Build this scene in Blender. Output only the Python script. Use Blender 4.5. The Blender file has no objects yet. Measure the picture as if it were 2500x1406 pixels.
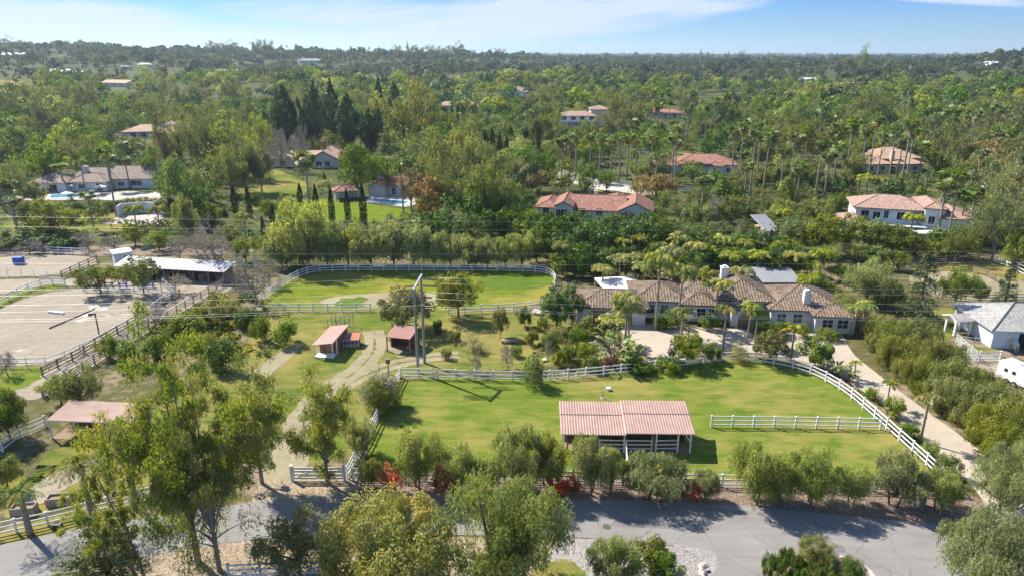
SUN, SKY, EXPO, HAZE = 5.0, .105, 1.04, .00009
HZC = (.66, .82, 1.0, 1); SKT = (.95, .97, 1.0); TLO = (.30, .45, .69); TMI = (.19, .34, .67); THI = (.5, .68, .98); CLC = (3.5, 3.95, 4.8)
CIRRUS = ((1330, 40, 560, 70, .085, 1.1), (1080, 85, 330, 34, .05, 1.0), (150, 50, 380, 60, -.03, 1.2), (420, 95, 700, 50, 0, .65), (860, 30, 380, 44, -.02, .75), (2330, 0, 260, 14, -.05, .9), (1650, 25, 260, 30, .1, .8))
import bpy, math, random
import numpy as np
from mathutils import Vector, Matrix
random.seed(7)
scene = bpy.context.scene
COL = scene.collection
# ------------------------------------------------------------------ camera model
F, HZ, CH = 1700.0, 128.0, 40.0
PT = math.atan((703 - HZ) / F)
def ray(px, py):
    xr = (px - 1250) / F; yr = (703 - py) / F
    return (xr, math.cos(PT) + yr * math.sin(PT), -math.sin(PT) + yr * math.cos(PT))
def sst(a, b, x):
    t = np.clip((x - a) / (b - a), 0, 1); return t * t * (3 - 2 * t)
_AT = np.array([-1.2, -.74, -.55, -.38, -.2, -.07, 0.02, .1, .3, .5, .62, .74, 1.2])
_AZ = np.array([44, 42, 39, 35, 29, 25, 20, 15, 14, 14, 17, 34, 54])
def HT(x, y):
    """height of the terrain"""
    x = np.asarray(x, float); y = np.asarray(y, float)
    r = np.hypot(x, y); t = x / np.maximum(np.abs(y), 1.0)
    A = np.interp(t, _AT, _AZ) * np.where(y > 0, 1, 0.2)
    up = sst(380, 1650, r)
    z = A * up * (1 - 0.35 * sst(1900, 3200, r)) 
    w = sst(420, 800, r)
    z = z + w * (3.5 * np.sin(x * .011 + 1.3) * np.sin(y * .0083) + 2.5 * np.sin(x * .004 - y * .0061))
    return z
def hz(x, y): return float(HT(x, y))
def U(px, py, z=0.0):
    d = ray(px, py); t = (z - CH) / d[2]
    return Vector((d[0] * t, d[1] * t, z))
def G(px, py):
    d = ray(px, py)
    ts = np.geomspace(20, 9000, 500)
    zz = CH + d[2] * ts - HT(d[0] * ts, d[1] * ts)
    k = np.argmax(zz < 0)
    if zz[k] >= 0: k = len(ts) - 1
    a, b = ts[k - 1], ts[k]
    for _ in range(30):
        m = (a + b) / 2
        if CH + d[2] * m - hz(d[0] * m, d[1] * m) < 0: b = m
        else: a = m
    return Vector((d[0] * b, d[1] * b, hz(d[0] * b, d[1] * b)))
def pix(p):
    """where a world point falls in the photograph"""
    x, y, z = p[0], p[1], p[2] - CH
    dep = y * math.cos(PT) - z * math.sin(PT); v = y * math.sin(PT) + z * math.cos(PT)
    return 1250 + F * x / dep, 703 - F * v / dep
def hgt(py, base, px=None):
    """height above base, at the base's distance, seen at row py"""
    d = ray(1250, py); return CH + d[2] * base[1] / d[1] - base[2]
def ppm(base):
    """pixels per metre at a point"""
    return F / (base[1] * math.cos(PT) + (CH - base[2]) * math.sin(PT))
# ------------------------------------------------------------------ mesh building
class MB:
    def __init__(s): s.V = []; s.R = []; s.Fs = []; s.n = 0
    def add(s, v, f, rv=(0, 0, 0), mi=0):
        v = np.asarray(v, float).reshape(-1, 3)
        r = np.asarray(rv, float)
        if r.ndim == 1: r = np.tile(r, (len(v), 1))
        s.V.append(v); s.R.append(r)
        for ff in (f if isinstance(f, list) and len(f) and isinstance(f[0], np.ndarray) else [np.asarray(f, int)]):
            if len(ff): s.Fs.append((ff + s.n, mi))
        s.n += len(v)
    def box(s, x0, x1, y0, y1, z0, z1, mi=0, rv=(0, 0, 0), rot=0, piv=(0, 0)):
        v = np.array([(x, y, z) for z in (z0, z1) for y in (y0, y1) for x in (x0, x1)], float)
        if rot:
            c, q = math.cos(rot), math.sin(rot); dx = v[:, 0] - piv[0]; dy = v[:, 1] - piv[1]
            v[:, 0] = piv[0] + c * dx - q * dy; v[:, 1] = piv[1] + q * dx + c * dy
        s.add(v, [[0, 2, 3, 1], [4, 5, 7, 6], [0, 1, 5, 4], [2, 6, 7, 3], [0, 4, 6, 2], [1, 3, 7, 5]], rv, mi)
    def beam(s, a, b, w, h, mi=0):
        """a square bar from a to b"""
        a = np.array(a, float); b = np.array(b, float); d = b - a; d /= np.linalg.norm(d)
        up = np.array((0, 0, 1.0)) if abs(d[2]) < .95 else np.array((1.0, 0, 0))
        sx = np.cross(d, up); sx /= np.linalg.norm(sx); sz = np.cross(sx, d)
        v = [p + sx * i * w / 2 + sz * j * h / 2 for p in (a, b) for i, j in ((-1, -1), (1, -1), (1, 1), (-1, 1))]
        s.add(v, [[0, 3, 2, 1], [4, 5, 6, 7], [0, 1, 5, 4], [1, 2, 6, 5], [2, 3, 7, 6], [3, 0, 4, 7]], (0, 0, 0), mi)
    def tube(s, P, R, n=6, mi=0, rv=(0, 0, 0), cap=True):
        P = np.asarray(P, float); k = len(P); R = np.broadcast_to(np.asarray(R, float), (k,))
        T = np.gradient(P, axis=0); T /= np.linalg.norm(T, axis=1)[:, None] + 1e-9
        ref = np.array((0, 0, 1.0)) if abs(T[0, 2]) < .9 else np.array((1.0, 0, 0))
        A = np.cross(T, ref); A /= np.linalg.norm(A, axis=1)[:, None] + 1e-9; B = np.cross(T, A)
        an = np.arange(n) * 2 * math.pi / n
        v = (P[:, None, :] + R[:, None, None] * (np.cos(an)[None, :, None] * A[:, None, :] + np.sin(an)[None, :, None] * B[:, None, :])).reshape(-1, 3)
        i = np.arange(k - 1)[:, None] * n; j = np.arange(n)[None, :]; j2 = (j + 1) % n
        f = np.stack([i + j, i + j2, i + n + j2, i + n + j], -1).reshape(-1, 4)
        fs = [f]
        if cap: fs += [np.array([list(range(n - 1, -1, -1))]), np.array([[(k - 1) * n + q for q in range(n)]])]
        s.add(v, fs, rv, mi)
    def lathe(s, prof, n=12, c=(0, 0, 0), mi=0):
        """prof: (radius, z) pairs"""
        an = np.arange(n) * 2 * math.pi / n
        v = np.concatenate([np.stack([c[0] + r * np.cos(an), c[1] + r * np.sin(an), np.full(n, c[2] + z)], 1) for r, z in prof])
        k = len(prof); i = np.arange(k - 1)[:, None] * n; j = np.arange(n)[None, :]; j2 = (j + 1) % n
        f = np.stack([i + j, i + j2, i + n + j2, i + n + j], -1).reshape(-1, 4)
        s.add(v, [f, np.array([list(range(n - 1, -1, -1))]), np.array([[(k - 1) * n + q for q in range(n)]])], (0, 0, 0), mi)
    def build(s, name, mats, parent=None, smooth=False):
        return obj(name, s.mesh(name, mats, smooth), parent)
    def mesh(s, name, mats, smooth=False):
        me = bpy.data.meshes.new(name)
        if s.n:
            V = np.concatenate(s.V); R = np.concatenate(s.R)
            me.vertices.add(len(V)); me.vertices.foreach_set('co', V.astype(np.float32).ravel())
            li = np.concatenate([f.ravel() for f, _ in s.Fs]); tot = np.concatenate([np.full(len(f), f.shape[1]) for f, _ in s.Fs])
            me.loops.add(len(li)); me.loops.foreach_set('vertex_index', li.astype(np.int32))
            me.polygons.add(len(tot)); me.polygons.foreach_set('loop_start', (np.cumsum(tot) - tot).astype(np.int32))
            mi = np.concatenate([np.full(len(f), m) for f, m in s.Fs])
            if mi.any(): me.polygons.foreach_set('material_index', mi.astype(np.int32))
            me.polygons.foreach_set('use_smooth', np.full(len(tot), smooth, dtype=bool))
            a = me.attributes.new('rv', 'FLOAT_VECTOR', 'POINT'); a.data.foreach_set('vector', R.astype(np.float32).ravel())
            me.update(calc_edges=True)
        for m in (mats if isinstance(mats, (list, tuple)) else [mats]): me.materials.append(m)
        return me
def obj(name, me, parent=None):
    o = bpy.data.objects.new(name, me); COL.objects.link(o)
    if parent is not None: o.parent = parent
    return o
def tag(o, label=None, cat=None, group=None, kind=None):
    if label: o['label'] = label
    if cat: o['category'] = cat
    if group: o['group'] = group
    if kind: o['kind'] = kind
    return o
def thing(name, label, cat, loc=(0, 0, 0), rz=0.0, group=None):
    o = obj(name, None); o.location = loc; o.rotation_euler = (0, 0, rz); o.empty_display_size = .3
    return tag(o, label, cat, group)
def copy_tree(o, parent=None, deep=True):
    c = o.copy(); COL.objects.link(c)
    if parent is not None: c.parent = parent
    if deep:
        for ch in KIDS.get(o.name, ()):
            copy_tree(ch, c)
    return c
KIDS = {}
# ------------------------------------------------------------------ materials
class NT:
    def __init__(s, m): s.t = m.node_tree; s.n = s.t.nodes; s.l = s.t.links
    def N(s, typ, **k):
        nd = s.n.new(typ)
        for a, b in k.items():
            if a.startswith('i_'):
                q = a[2:]; nd.inputs[int(q) if q.isdigit() else q.replace('_', ' ')].default_value = b
            else: setattr(nd, a, b)
        return nd
    def L(s, a, b): s.l.new(a, b)
    def noise(s, vec, scale, det=4, rough=.55):
        q = s.N('ShaderNodeTexNoise'); q.inputs['Scale'].default_value = scale; q.inputs['Detail'].default_value = det; q.inputs['Roughness'].default_value = rough
        if vec is not None: s.L(vec, q.inputs['Vector'])
        return q.outputs['Fac']
    def ramp(s, fac, stops, interp='LINEAR'):
        q = s.N('ShaderNodeValToRGB'); e = q.color_ramp; e.interpolation = interp
        while len(e.elements) < len(stops): e.elements.new(.5)
        for el, (p, c) in zip(e.elements, stops): el.position = p; el.color = (*c, 1) if len(c) == 3 else c
        s.L(fac, q.inputs[0]); return q.outputs[0]
    def mix(s, fac, a, b, mode='MIX'):
        q = s.N('ShaderNodeMix', data_type='RGBA', blend_type=mode)
        for sock, v in ((q.inputs[0], fac), (q.inputs[6], a), (q.inputs[7], b)):
            if hasattr(v, 'links'): s.L(v, sock)
            else: sock.default_value = v if isinstance(v, (int, float)) else (*v, 1)
        return q.outputs[2]
    def math(s, op, a, b=None, c=None):
        q = s.N('ShaderNodeMath', operation=op)
        for i, v in enumerate((a, b, c)):
            if v is None: continue
            if hasattr(v, 'links'): s.L(v, q.inputs[i])
            else: q.inputs[i].default_value = v
        return q.outputs[0]
    def bump(s, h, strength, dist=.05):
        q = s.N('ShaderNodeBump'); q.inputs['Strength'].default_value = strength; q.inputs['Distance'].default_value = dist
        s.L(h, q.inputs['Height']); return q.outputs[0]
def newmat(name):
    m = bpy.data.materials.new(name); m.use_nodes = True; m.node_tree.nodes.clear()
    t = NT(m); out = t.N('ShaderNodeOutputMaterial'); return m, t, out
def pbsdf(t, col, rough=.85, bump=None, metal=0, spec=.3):
    p = t.N('ShaderNodeBsdfPrincipled'); p.inputs['Metallic'].default_value = metal; p.inputs['Specular IOR Level'].default_value = spec
    if hasattr(rough, 'links'): t.L(rough, p.inputs['Roughness'])
    else: p.inputs['Roughness'].default_value = rough
    if hasattr(col, 'links'): t.L(col, p.inputs['Base Color'])
    else: p.inputs['Base Color'].default_value = (*col, 1)
    if bump is not None: t.L(bump, p.inputs['Normal'])
    return p.outputs[0]
def plain(name, c, rough=.7, var=.25, scale=1.5, metal=0, bump=.0, spec=.3):
    """paint, plaster, timber, metal: a colour with weathering"""
    m, t, out = newmat(name); g = t.N('ShaderNodeNewGeometry').outputs['Position']
    n1 = t.noise(g, scale, 5); n2 = t.noise(g, scale * 9, 3)
    f = t.math('ADD', t.math('MULTIPLY', n1, .65), t.math('MULTIPLY', n2, .35))
    d = tuple(max(0, x * (1 - var)) for x in c); l = tuple(min(1, x * (1 + var)) for x in c)
    col = t.ramp(f, [(.3, d), (.5, c), (.7, l)])
    t.L(pbsdf(t, col, rough, t.bump(n2, bump, .02) if bump else None, metal, spec), out.inputs[0]); return m
def leafmat(name, stops, trans=.4, hue=.045, val=.42, gloss=.02):
    """leaves: the colour of each leaf comes from its own shade number, the tone from the plant"""
    m, t, out = newmat(name)
    a = t.N('ShaderNodeAttribute', attribute_name='rv'); sep = t.N('ShaderNodeSeparateXYZ'); t.L(a.outputs['Vector'], sep.inputs[0])
    oi = t.N('ShaderNodeObjectInfo').outputs['Random']
    col = t.ramp(sep.outputs[0], stops)
    hs = t.N('ShaderNodeHueSaturation'); t.L(col, hs.inputs['Color'])
    t.L(t.math('MULTIPLY_ADD', oi, hue, .5 - hue / 2), hs.inputs['Hue'])
    o2 = t.math('FRACT', t.math('MULTIPLY', oi, 17.31))
    t.L(t.math('MULTIPLY_ADD', o2, val, 1 - val / 2), hs.inputs['Value'])
    o3 = t.math('FRACT', t.math('MULTIPLY', oi, 7.77)); t.L(t.math('MULTIPLY_ADD', o3, .35, .82), hs.inputs['Saturation'])
    c = hs.outputs[0]
    d = t.N('ShaderNodeBsdfDiffuse'); tr = t.N('ShaderNodeBsdfTranslucent'); t.L(c, d.inputs[0])
    t.L(t.mix(1.0, c, (1.3, 1.22, .7), 'MULTIPLY'), tr.inputs[0])
    mx = t.N('ShaderNodeMixShader'); mx.inputs[0].default_value = trans; t.L(d.outputs[0], mx.inputs[1]); t.L(tr.outputs[0], mx.inputs[2])
    gl = t.N('ShaderNodeBsdfGlossy'); gl.inputs['Roughness'].default_value = .5; m2 = t.N('ShaderNodeMixShader'); m2.inputs[0].default_value = gloss
    t.L(mx.outputs[0], m2.inputs[1]); t.L(gl.outputs[0], m2.inputs[2]); t.L(m2.outputs[0], out.inputs[0]); return m
def ragged(t, out, sh, amp, scale, cap=None):
    """opaque inside the sheet's outline, its border frayed by noise; rv.x is the distance to the outline"""
    a = t.N('ShaderNodeAttribute', attribute_name='rv'); sep = t.N('ShaderNodeSeparateXYZ'); t.L(a.outputs['Vector'], sep.inputs[0])
    g = t.N('ShaderNodeNewGeometry').outputs['Position']
    n = t.math('ADD', t.math('MULTIPLY', t.noise(g, scale, 5, .65), .75), t.math('MULTIPLY', t.noise(g, scale * .22, 2), .25))
    s = t.math('ADD', sep.outputs[0] if cap is None else t.math('MINIMUM', sep.outputs[0], cap), t.math('MULTIPLY', t.math('SUBTRACT', n, .5), amp * 4))
    k = t.math('GREATER_THAN', s, 0); mx = t.N('ShaderNodeMixShader'); t.L(k, mx.inputs[0])
    t.L(t.N('ShaderNodeBsdfTransparent').outputs[0], mx.inputs[1]); t.L(sh, mx.inputs[2]); t.L(mx.outputs[0], out.inputs[0])
def grassmat(name, lush, mid, dry, dirt, dry_amt=.5, dirt_amt=.3, amp=.3, esc=1.2, bs=.5):
    m, t, out = newmat(name); g = t.N('ShaderNodeNewGeometry').outputs['Position']
    mp = t.N('ShaderNodeMapping'); mp.inputs['Scale'].default_value = (.55, 1.5, 1); t.L(g, mp.inputs[0]); gs = mp.outputs[0]
    big = t.noise(g, .07, 4, .6); med = t.noise(gs, .5, 5, .65); fine = t.noise(gs, 4.5, 4, .7); vf = t.noise(g, 14, 2, .7)
    f = t.math('ADD', t.math('MULTIPLY', med, .4), t.math('ADD', t.math('MULTIPLY', fine, .38), t.math('MULTIPLY', vf, .22)))
    base = t.ramp(f, [(.36, tuple(x * .6 for x in lush)), (.46, lush), (.56, mid), (.66, tuple(x * 1.2 for x in mid))])
    df = t.math('ADD', t.math('MULTIPLY', big, .65), t.math('MULTIPLY', med, .35))
    c = t.mix(t.ramp(df, [(.62 - .3 * dry_amt, (0, 0, 0)), (.78 - .3 * dry_amt, (1, 1, 1))]), base, dry)
    dn = t.math('ADD', t.math('MULTIPLY', t.noise(g, .16, 5, .65), .7), t.math('MULTIPLY', fine, .3))
    c = t.mix(t.ramp(dn, [(.74 - .2 * dirt_amt, (0, 0, 0)), (.84 - .2 * dirt_amt, (1, 1, 1))]), c, dirt)
    h = t.math('ADD', t.math('MULTIPLY', fine, .6), t.math('MULTIPLY', vf, .4))
    ragged(t, out, pbsdf(t, c, .95, t.bump(h, bs, .12), 0, 0), amp, esc); return m
def dirtmat(name, a, b, c, amp=.3, esc=1.0, sc=1.0, bump=.3, pebbles=0.0, tracks=False, pale_patch=None, rough=.95, cap=None):
    m, t, out = newmat(name); g = t.N('ShaderNodeNewGeometry').outputs['Position']
    big = t.noise(g, .12 * sc, 4, .6); med = t.noise(g, 1.1 * sc, 5, .65); fine = t.noise(g, 9 * sc, 3, .7)
    f = t.math('ADD', t.math('MULTIPLY', big, .45), t.math('ADD', t.math('MULTIPLY', med, .35), t.math('MULTIPLY', fine, .2)))
    col = t.ramp(f, [(.36, a), (.5, b), (.64, c)])
    h = t.math('ADD', t.math('MULTIPLY', med, .5), fine)
    if pebbles:
        v = t.N('ShaderNodeTexVoronoi'); v.inputs['Scale'].default_value = pebbles; t.L(g, v.inputs['Vector'])
        w = t.ramp(t.math('FRACT', t.math('MULTIPLY', v.outputs['Color'], 3.3)), [(.0, tuple(x * .45 for x in a)), (.5, b), (1, tuple(min(1, x * 1.5) for x in c))])
        col = t.mix(.6, col, w); h = v.outputs['Distance']
    if tracks:
        mp = t.N('ShaderNodeMapping'); mp.inputs['Rotation'].default_value = (0, 0, -.55); mp.inputs['Scale'].default_value = (.05, 1.0, 1); t.L(g, mp.inputs[0])
        tr = t.noise(mp.outputs[0], 1.6, 5, .7)
        col = t.mix(t.ramp(tr, [(.3, (.4, .4, .4)), (.5, (0, 0, 0))]), col, tuple(x * .74 for x in a))
        wv = t.N('ShaderNodeTexWave', wave_type='RINGS', rings_direction='Z'); mp2 = t.N('ShaderNodeMapping'); mp2.inputs['Location'].default_value = (52, -88, 0); t.L(g, mp2.inputs[0]); t.L(mp2.outputs[0], wv.inputs['Vector'])
        wv.inputs['Scale'].default_value = .12; wv.inputs['Distortion'].default_value = 4; wv.inputs['Detail'].default_value = 2; wv.inputs['Detail Scale'].default_value = .15
        thin = t.ramp(wv.outputs['Fac'], [(.012, (1, 1, 1)), (.03, (0, 0, 0))])
        col = t.mix(t.math('MULTIPLY', thin, t.math('MULTIPLY', t.math('GREATER_THAN', big, .5), .6)), col, tuple(x * .66 for x in a))
    r = rough
    if pale_patch:  # paler, smoother patches where the broad noise runs high
        wf = t.ramp(t.math('ADD', t.math('MULTIPLY', t.noise(g, .09, 3), .8), t.math('MULTIPLY', med, .2)), [(.60, (0, 0, 0)), (.66, (1, 1, 1))])
        col = t.mix(wf, col, pale_patch)
        r = t.math('MULTIPLY_ADD', wf, -.55, .95)
    ragged(t, out, pbsdf(t, col, r, t.bump(h, bump, .06), 0, .25), amp, esc, cap); return m
def asphalt(name, c, amp=.06):
    m, t, out = newmat(name); g = t.N('ShaderNodeNewGeometry').outputs['Position']
    mp = t.N('ShaderNodeMapping'); mp.inputs['Scale'].default_value = (.12, 1, 1); mp.inputs['Rotation'].default_value = (0, 0, .12); t.L(g, mp.inputs[0])
    f = t.math('ADD', t.math('MULTIPLY', t.noise(g, .25, 4), .35), t.math('ADD', t.math('MULTIPLY', t.noise(mp.outputs[0], 1.6, 4, .6), .35), t.math('MULTIPLY', t.noise(g, 22, 3, .8), .3)))
    col = t.ramp(f, [(.35, tuple(x * .8 for x in c)), (.5, c), (.65, tuple(x * 1.18 for x in c))])
    v = t.N('ShaderNodeTexVoronoi', feature='DISTANCE_TO_EDGE'); v.inputs['Scale'].default_value = .17
    ad = t.N('ShaderNodeVectorMath', operation='ADD'); nz = t.N('ShaderNodeTexNoise'); nz.inputs['Scale'].default_value = .7; nz.inputs['Detail'].default_value = 5; t.L(g, nz.inputs['Vector'])
    sc = t.N('ShaderNodeVectorMath', operation='SCALE'); sc.inputs['Scale'].default_value = 2.2; t.L(nz.outputs['Color'], sc.inputs[0]); t.L(g, ad.inputs[0]); t.L(sc.outputs[0], ad.inputs[1]); t.L(ad.outputs[0], v.inputs['Vector'])
    cr = t.ramp(v.outputs['Distance'], [(.003, (1, 1, 1)), (.0075, (0, 0, 0))])
    col = t.mix(t.math('MULTIPLY', cr, .6), col, tuple(x * .35 for x in c))
    ragged(t, out, pbsdf(t, col, .9, t.bump(t.noise(g, 30, 2), .2, .01), 0, .25), amp, 2.0); return m
def tilemat(name, c1, c2, c3, course=.38, rough=.8):
    """roofing: rv.x runs along the eave, rv.y up the slope, both in metres"""
    m, t, out = newmat(name)
    a = t.N('ShaderNodeAttribute', attribute_name='rv'); sp = t.N('ShaderNodeSeparateXYZ'); t.L(a.outputs['Vector'], sp.inputs[0])
    cell = t.N('ShaderNodeCombineXYZ'); t.L(t.math('FLOOR', t.math('DIVIDE', sp.outputs[0], .3)), cell.inputs[0]); t.L(t.math('FLOOR', t.math('DIVIDE', sp.outputs[1], course)), cell.inputs[1])
    wn = t.N('ShaderNodeTexWhiteNoise'); t.L(cell.outputs[0], wn.inputs['Vector'])
    g = t.N('ShaderNodeNewGeometry').outputs['Position']; n = t.noise(g, .6, 5, .65)
    f = t.math('ADD', t.math('MULTIPLY', wn.outputs['Value'], .45), t.math('MULTIPLY', n, .55))
    col = t.ramp(f, [(.25, c1), (.5, c2), (.75, c3)])
    fr = t.math('FRACT', t.math('DIVIDE', sp.outputs[1], course))
    col = t.mix(t.ramp(fr, [(.0, (.75, .75, .75)), (.12, (0, 0, 0))]), col, tuple(x * .35 for x in c1))
    t.L(pbsdf(t, col, rough, t.bump(t.math('SUBTRACT', 1.0, fr), .7, .05), 0, .25), out.inputs[0]); return m
# ------------------------------------------------------------------ plants
def unit(a): return a / (np.linalg.norm(a, axis=-1, keepdims=True) + 1e-9)
def leaves(mb, C, D, Nn, L, W, tint, mi=0):
    """one pointed leaf (or spray of leaflets) per row"""
    D = unit(D); S = unit(np.cross(D, Nn)); L = np.broadcast_to(L, (len(C),))[:, None]; W = np.broadcast_to(W, (len(C),))[:, None]
    v = np.stack([C - D * L * .5, C + S * W * .5 + D * L * .05, C + D * L * .5, C - S * W * .5 + D * L * .05], 1)
    r = np.zeros((len(C), 4, 3)); r[:, :, 0] = np.clip(tint, 0, 1)[:, None]
    i = np.arange(len(C))[:, None] * 4 + np.arange(4)[None]
    mb.add(v.reshape(-1, 3), i, r.reshape(-1, 3), mi)
def clump(mb, g, c, rad, n, L, W, tint, droop=.2, mi=0, shell=.35, tj=.22):
    u = unit(g.normal(size=(n, 3))); q = g.random(n) ** shell
    P = np.asarray(c) + u * q[:, None] * np.asarray(rad)
    Nn = unit(u * .9 + g.normal(size=(n, 3)) * .45 + (0, 0, .35))
    D = g.normal(size=(n, 3)); D = unit(D - Nn * (D * Nn).sum(1)[:, None]) + np.array((0, 0, -droop * 1.6))
    leaves(mb, P, D, Nn, L * g.uniform(.65, 1.3, n), W * g.uniform(.7, 1.3, n), tint + g.normal(size=n) * tj, mi)
def strands(mb, g, c, rad, n, k, step, L, W, tint, mi=0):
    """weeping sprays hanging from a clump"""
    u = unit(g.normal(size=(n, 3)) + (0, 0, .45)); P = np.asarray(c) + u * np.asarray(rad) * g.uniform(.5, 1, (n, 1))
    out = np.stack([u[:, 0], u[:, 1], np.zeros(n)], 1); ln = g.uniform(.4, 1.2, n)
    sway = g.normal(size=(n, 3)) * .25
    for j in range(k):
        t = (j / k) * ln[:, None]; Q = P + out * (t * .5 * step * k * .5) + sway * t * step * k * .4 + np.array((0, 0, -1.)) * (t ** 1.4 * step * k) + g.normal(size=(n, 3)) * .05
        D = out * .35 + np.array((0, 0, -1.)) * (.25 + t) + g.normal(size=(n, 3)) * .45
        Nn = unit(u + g.normal(size=(n, 3)) * .6)
        leaves(mb, Q, D, Nn, L * g.uniform(.7, 1.3, n), W * g.uniform(.7, 1.3, n), tint + g.normal(size=n) * .2, mi)
def bez(a, b, c, k=6):
    t = np.linspace(0, 1, k)[:, None]; return (1 - t) ** 2 * np.asarray(a) + 2 * t * (1 - t) * np.asarray(b) + t * t * np.asarray(c)
class T_: pass
TPL = {}
def template(kind, trunk, crown, h, r, mats, smooth=False):
    t = T_(); t.h = h; t.r = r
    t.trunk = trunk.mesh('trunk', mats[0], True) if trunk is not None and trunk.n else None
    t.crown = crown.mesh('crown', mats[1], smooth) if crown is not None and crown.n else None
    TPL.setdefault(kind, []).append(t); return t
def broad(kind, seed, h, r, mats, nc=30, nl=120, L=.5, W=.3, base=.25, droop=.15, env='round', cr=.3, hang=0, lean=0, tr=None, squash=1.0, mult=1, hollow=.6, limbs=True, tj=.2):
    g = np.random.default_rng(seed); tk, cw = MB(), MB(); tr = tr or .022 * h + .05
    z0 = h * base; hc = (h - z0) / 2; cz = z0 + hc
    fork = h * max(base, .12) * g.uniform(.75, 1.0)
    tops = []
    for i in range(nc):
        for _ in range(60):
            u = unit(g.normal(size=3)); q = g.uniform(hollow, .95) if i % 4 else g.uniform(.1, hollow)
            p = u * q
            if p[2] < -.75: continue
            if env == 'cone': w = max(.08, .5 * (1 - p[2])) ** .9
            elif env == 'egg': w = .62 + .38 * (1 - (p[2] + .2) ** 2)
            elif env == 'column': w = min(1, (1 - p[2]) * .95 + .1); p[0] = u[0] * .8; p[1] = u[1] * .8
            elif env == 'flat': w = 1; p[2] = abs(p[2]) * .9 - .3
            else: w = 1
            c = np.array((p[0] * r * w, p[1] * r * w, cz + p[2] * hc * .88))
            rr = r * cr * g.uniform(.65, 1.25) * (w ** .6 if env in ('cone', 'column') else 1)
            if all(np.linalg.norm(c - a) > (rr + b) * .42 for a, b in tops): break
        tops.append((c, rr))
    for m in range(mult):
        a = g.uniform(0, 6.28); off = np.array((math.cos(a), math.sin(a), 0)) * (r * .12 if mult > 1 else 0)
        top = np.array((g.normal() * r * .1 + off[0] * 3, g.normal() * r * .1 + off[1] * 3, h * .82)); 
        tk.tube(bez(off + (0, 0, -.3), off * 1.2 + np.array((g.normal() * .04 * h, g.normal() * .04 * h, fork)), top, 7), np.linspace(tr, tr * .25, 7) / mult ** .4, 7)
    if limbs:
        for i, (c, rr) in enumerate(tops):
            if i % 2 and nc > 24: continue
            s = np.array((0, 0, fork + (c[2] - fork) * g.uniform(.0, .35))); s[2] = max(s[2], fork * .8)
            md = (s + c) / 2 + np.array((0, 0, -.08 * h)) + g.normal(size=3) * .03 * h
            tk.tube(bez(s, md, c, 5), np.linspace(tr * .42, tr * .07, 5), 4, cap=False)
    for c, rr in tops:
        tint = g.uniform(.22, .78)
        clump(cw, g, c, (rr, rr, rr * squash), nl, L, W, tint, droop, tj=tj)
        if hang: strands(cw, g, c, (rr * .95, rr * .95, rr * squash), int(nl * hang / 6), 6, L * .62, L * .95, W * .9, tint)
    return template(kind, tk, cw, h, r, mats)
def gum(kind, seed, h, r, mats, nl=70, L=.42, W=.1, limbs=7, sub=5, tr=.42, spread=1.0, lean=(0, 0), cl=.75, low=.3, skirt=0):
    """eucalyptus: bare forking limbs ending in hanging tufts"""
    g = np.random.default_rng(seed); tk, cw = MB(), MB()
    fork = h * low; lx, ly = lean
    base_top = np.array((lx * fork * .6, ly * fork * .6, fork))
    tk.tube(bez((0, 0, -.4), (0, 0, fork * .5), base_top, 6), np.linspace(tr, tr * .72, 6), 9)
    for i in range(limbs):
        a = i * 6.283 / limbs + g.uniform(-.4, .4); rad = r * g.uniform(.35, 1.0) * spread * (.25 if i == 0 else 1); zt = h * (g.uniform(.42, .8) if i % 2 else g.uniform(.72, .97)) if i else h * .97
        e = np.array((math.cos(a) * rad * .85 + lx * zt, math.sin(a) * rad * .85 + ly * zt, zt - rad * .12))
        md = base_top * .45 + e * .55 + np.array((-math.cos(a) * rad * .15, -math.sin(a) * rad * .15, h * .06)) ; md[:2] += g.normal(size=2) * .03 * h
        pts = bez(base_top, md, e, 9); rs = np.linspace(tr * .46, tr * .07, 9); tk.tube(pts, rs, 6, cap=False)
        for j in range(sub):
            t = g.uniform(.28, 1.0) if j else 1.0; k = min(8, int(t * 8)); s = pts[k]
            d = unit(np.array((math.cos(a + g.uniform(-1.3, 1.3)), math.sin(a + g.uniform(-1.3, 1.3)), g.uniform(.05, .8))))
            ln = r * g.uniform(.22, .5); q = s + d * ln
            if j: tk.tube(bez(s, s + d * ln * .5 + np.array((0, 0, .1 * ln)), q, 5), np.linspace(rs[k] * .55, .025, 5), 4, cap=False)
            tint0 = g.uniform(.2, .8)
            for m in range(3):
                c = q + g.normal(size=3) * ln * .33 * np.array((1, 1, .8)) * (m > 0); rr = r * .17 * g.uniform(.7, 1.3) * cl
                tk.tube(np.array([q - d * ln * .2, (q + c) / 2 + (0, 0, .1), c]), (.03, .02, .01), 3, cap=False)
                clump(cw, g, c, (rr, rr, rr * 1.05), int(nl * .55), L, W, tint0, .9, tj=.2)
                strands(cw, g, c, (rr * .8, rr * .8, rr * .6), int(nl * .1), 5, L * .6, L, W, tint0 + .05)
    for i in range(skirt):
        a = g.uniform(0, 6.283); q = r * g.uniform(.15, .62); z = h * g.uniform(.12, .5); c = np.array((math.cos(a) * q + lx * z, math.sin(a) * q + ly * z, z)); rr = r * .17 * g.uniform(.7, 1.3)
        tk.tube(bez((lx * z * .6, ly * z * .6, z * .6), c * (.5, .5, .9), c, 4), (.07, .05, .03, .015), 4, cap=False)
        clump(cw, g, c, (rr, rr, rr * 1.2), int(nl * .8), L, W, g.uniform(.2, .7), .9, tj=.2); strands(cw, g, c, (rr, rr, rr), int(nl * .12), 6, L * .6, L, W, .5)
    return template(kind, tk, cw, h, r, mats)
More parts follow.
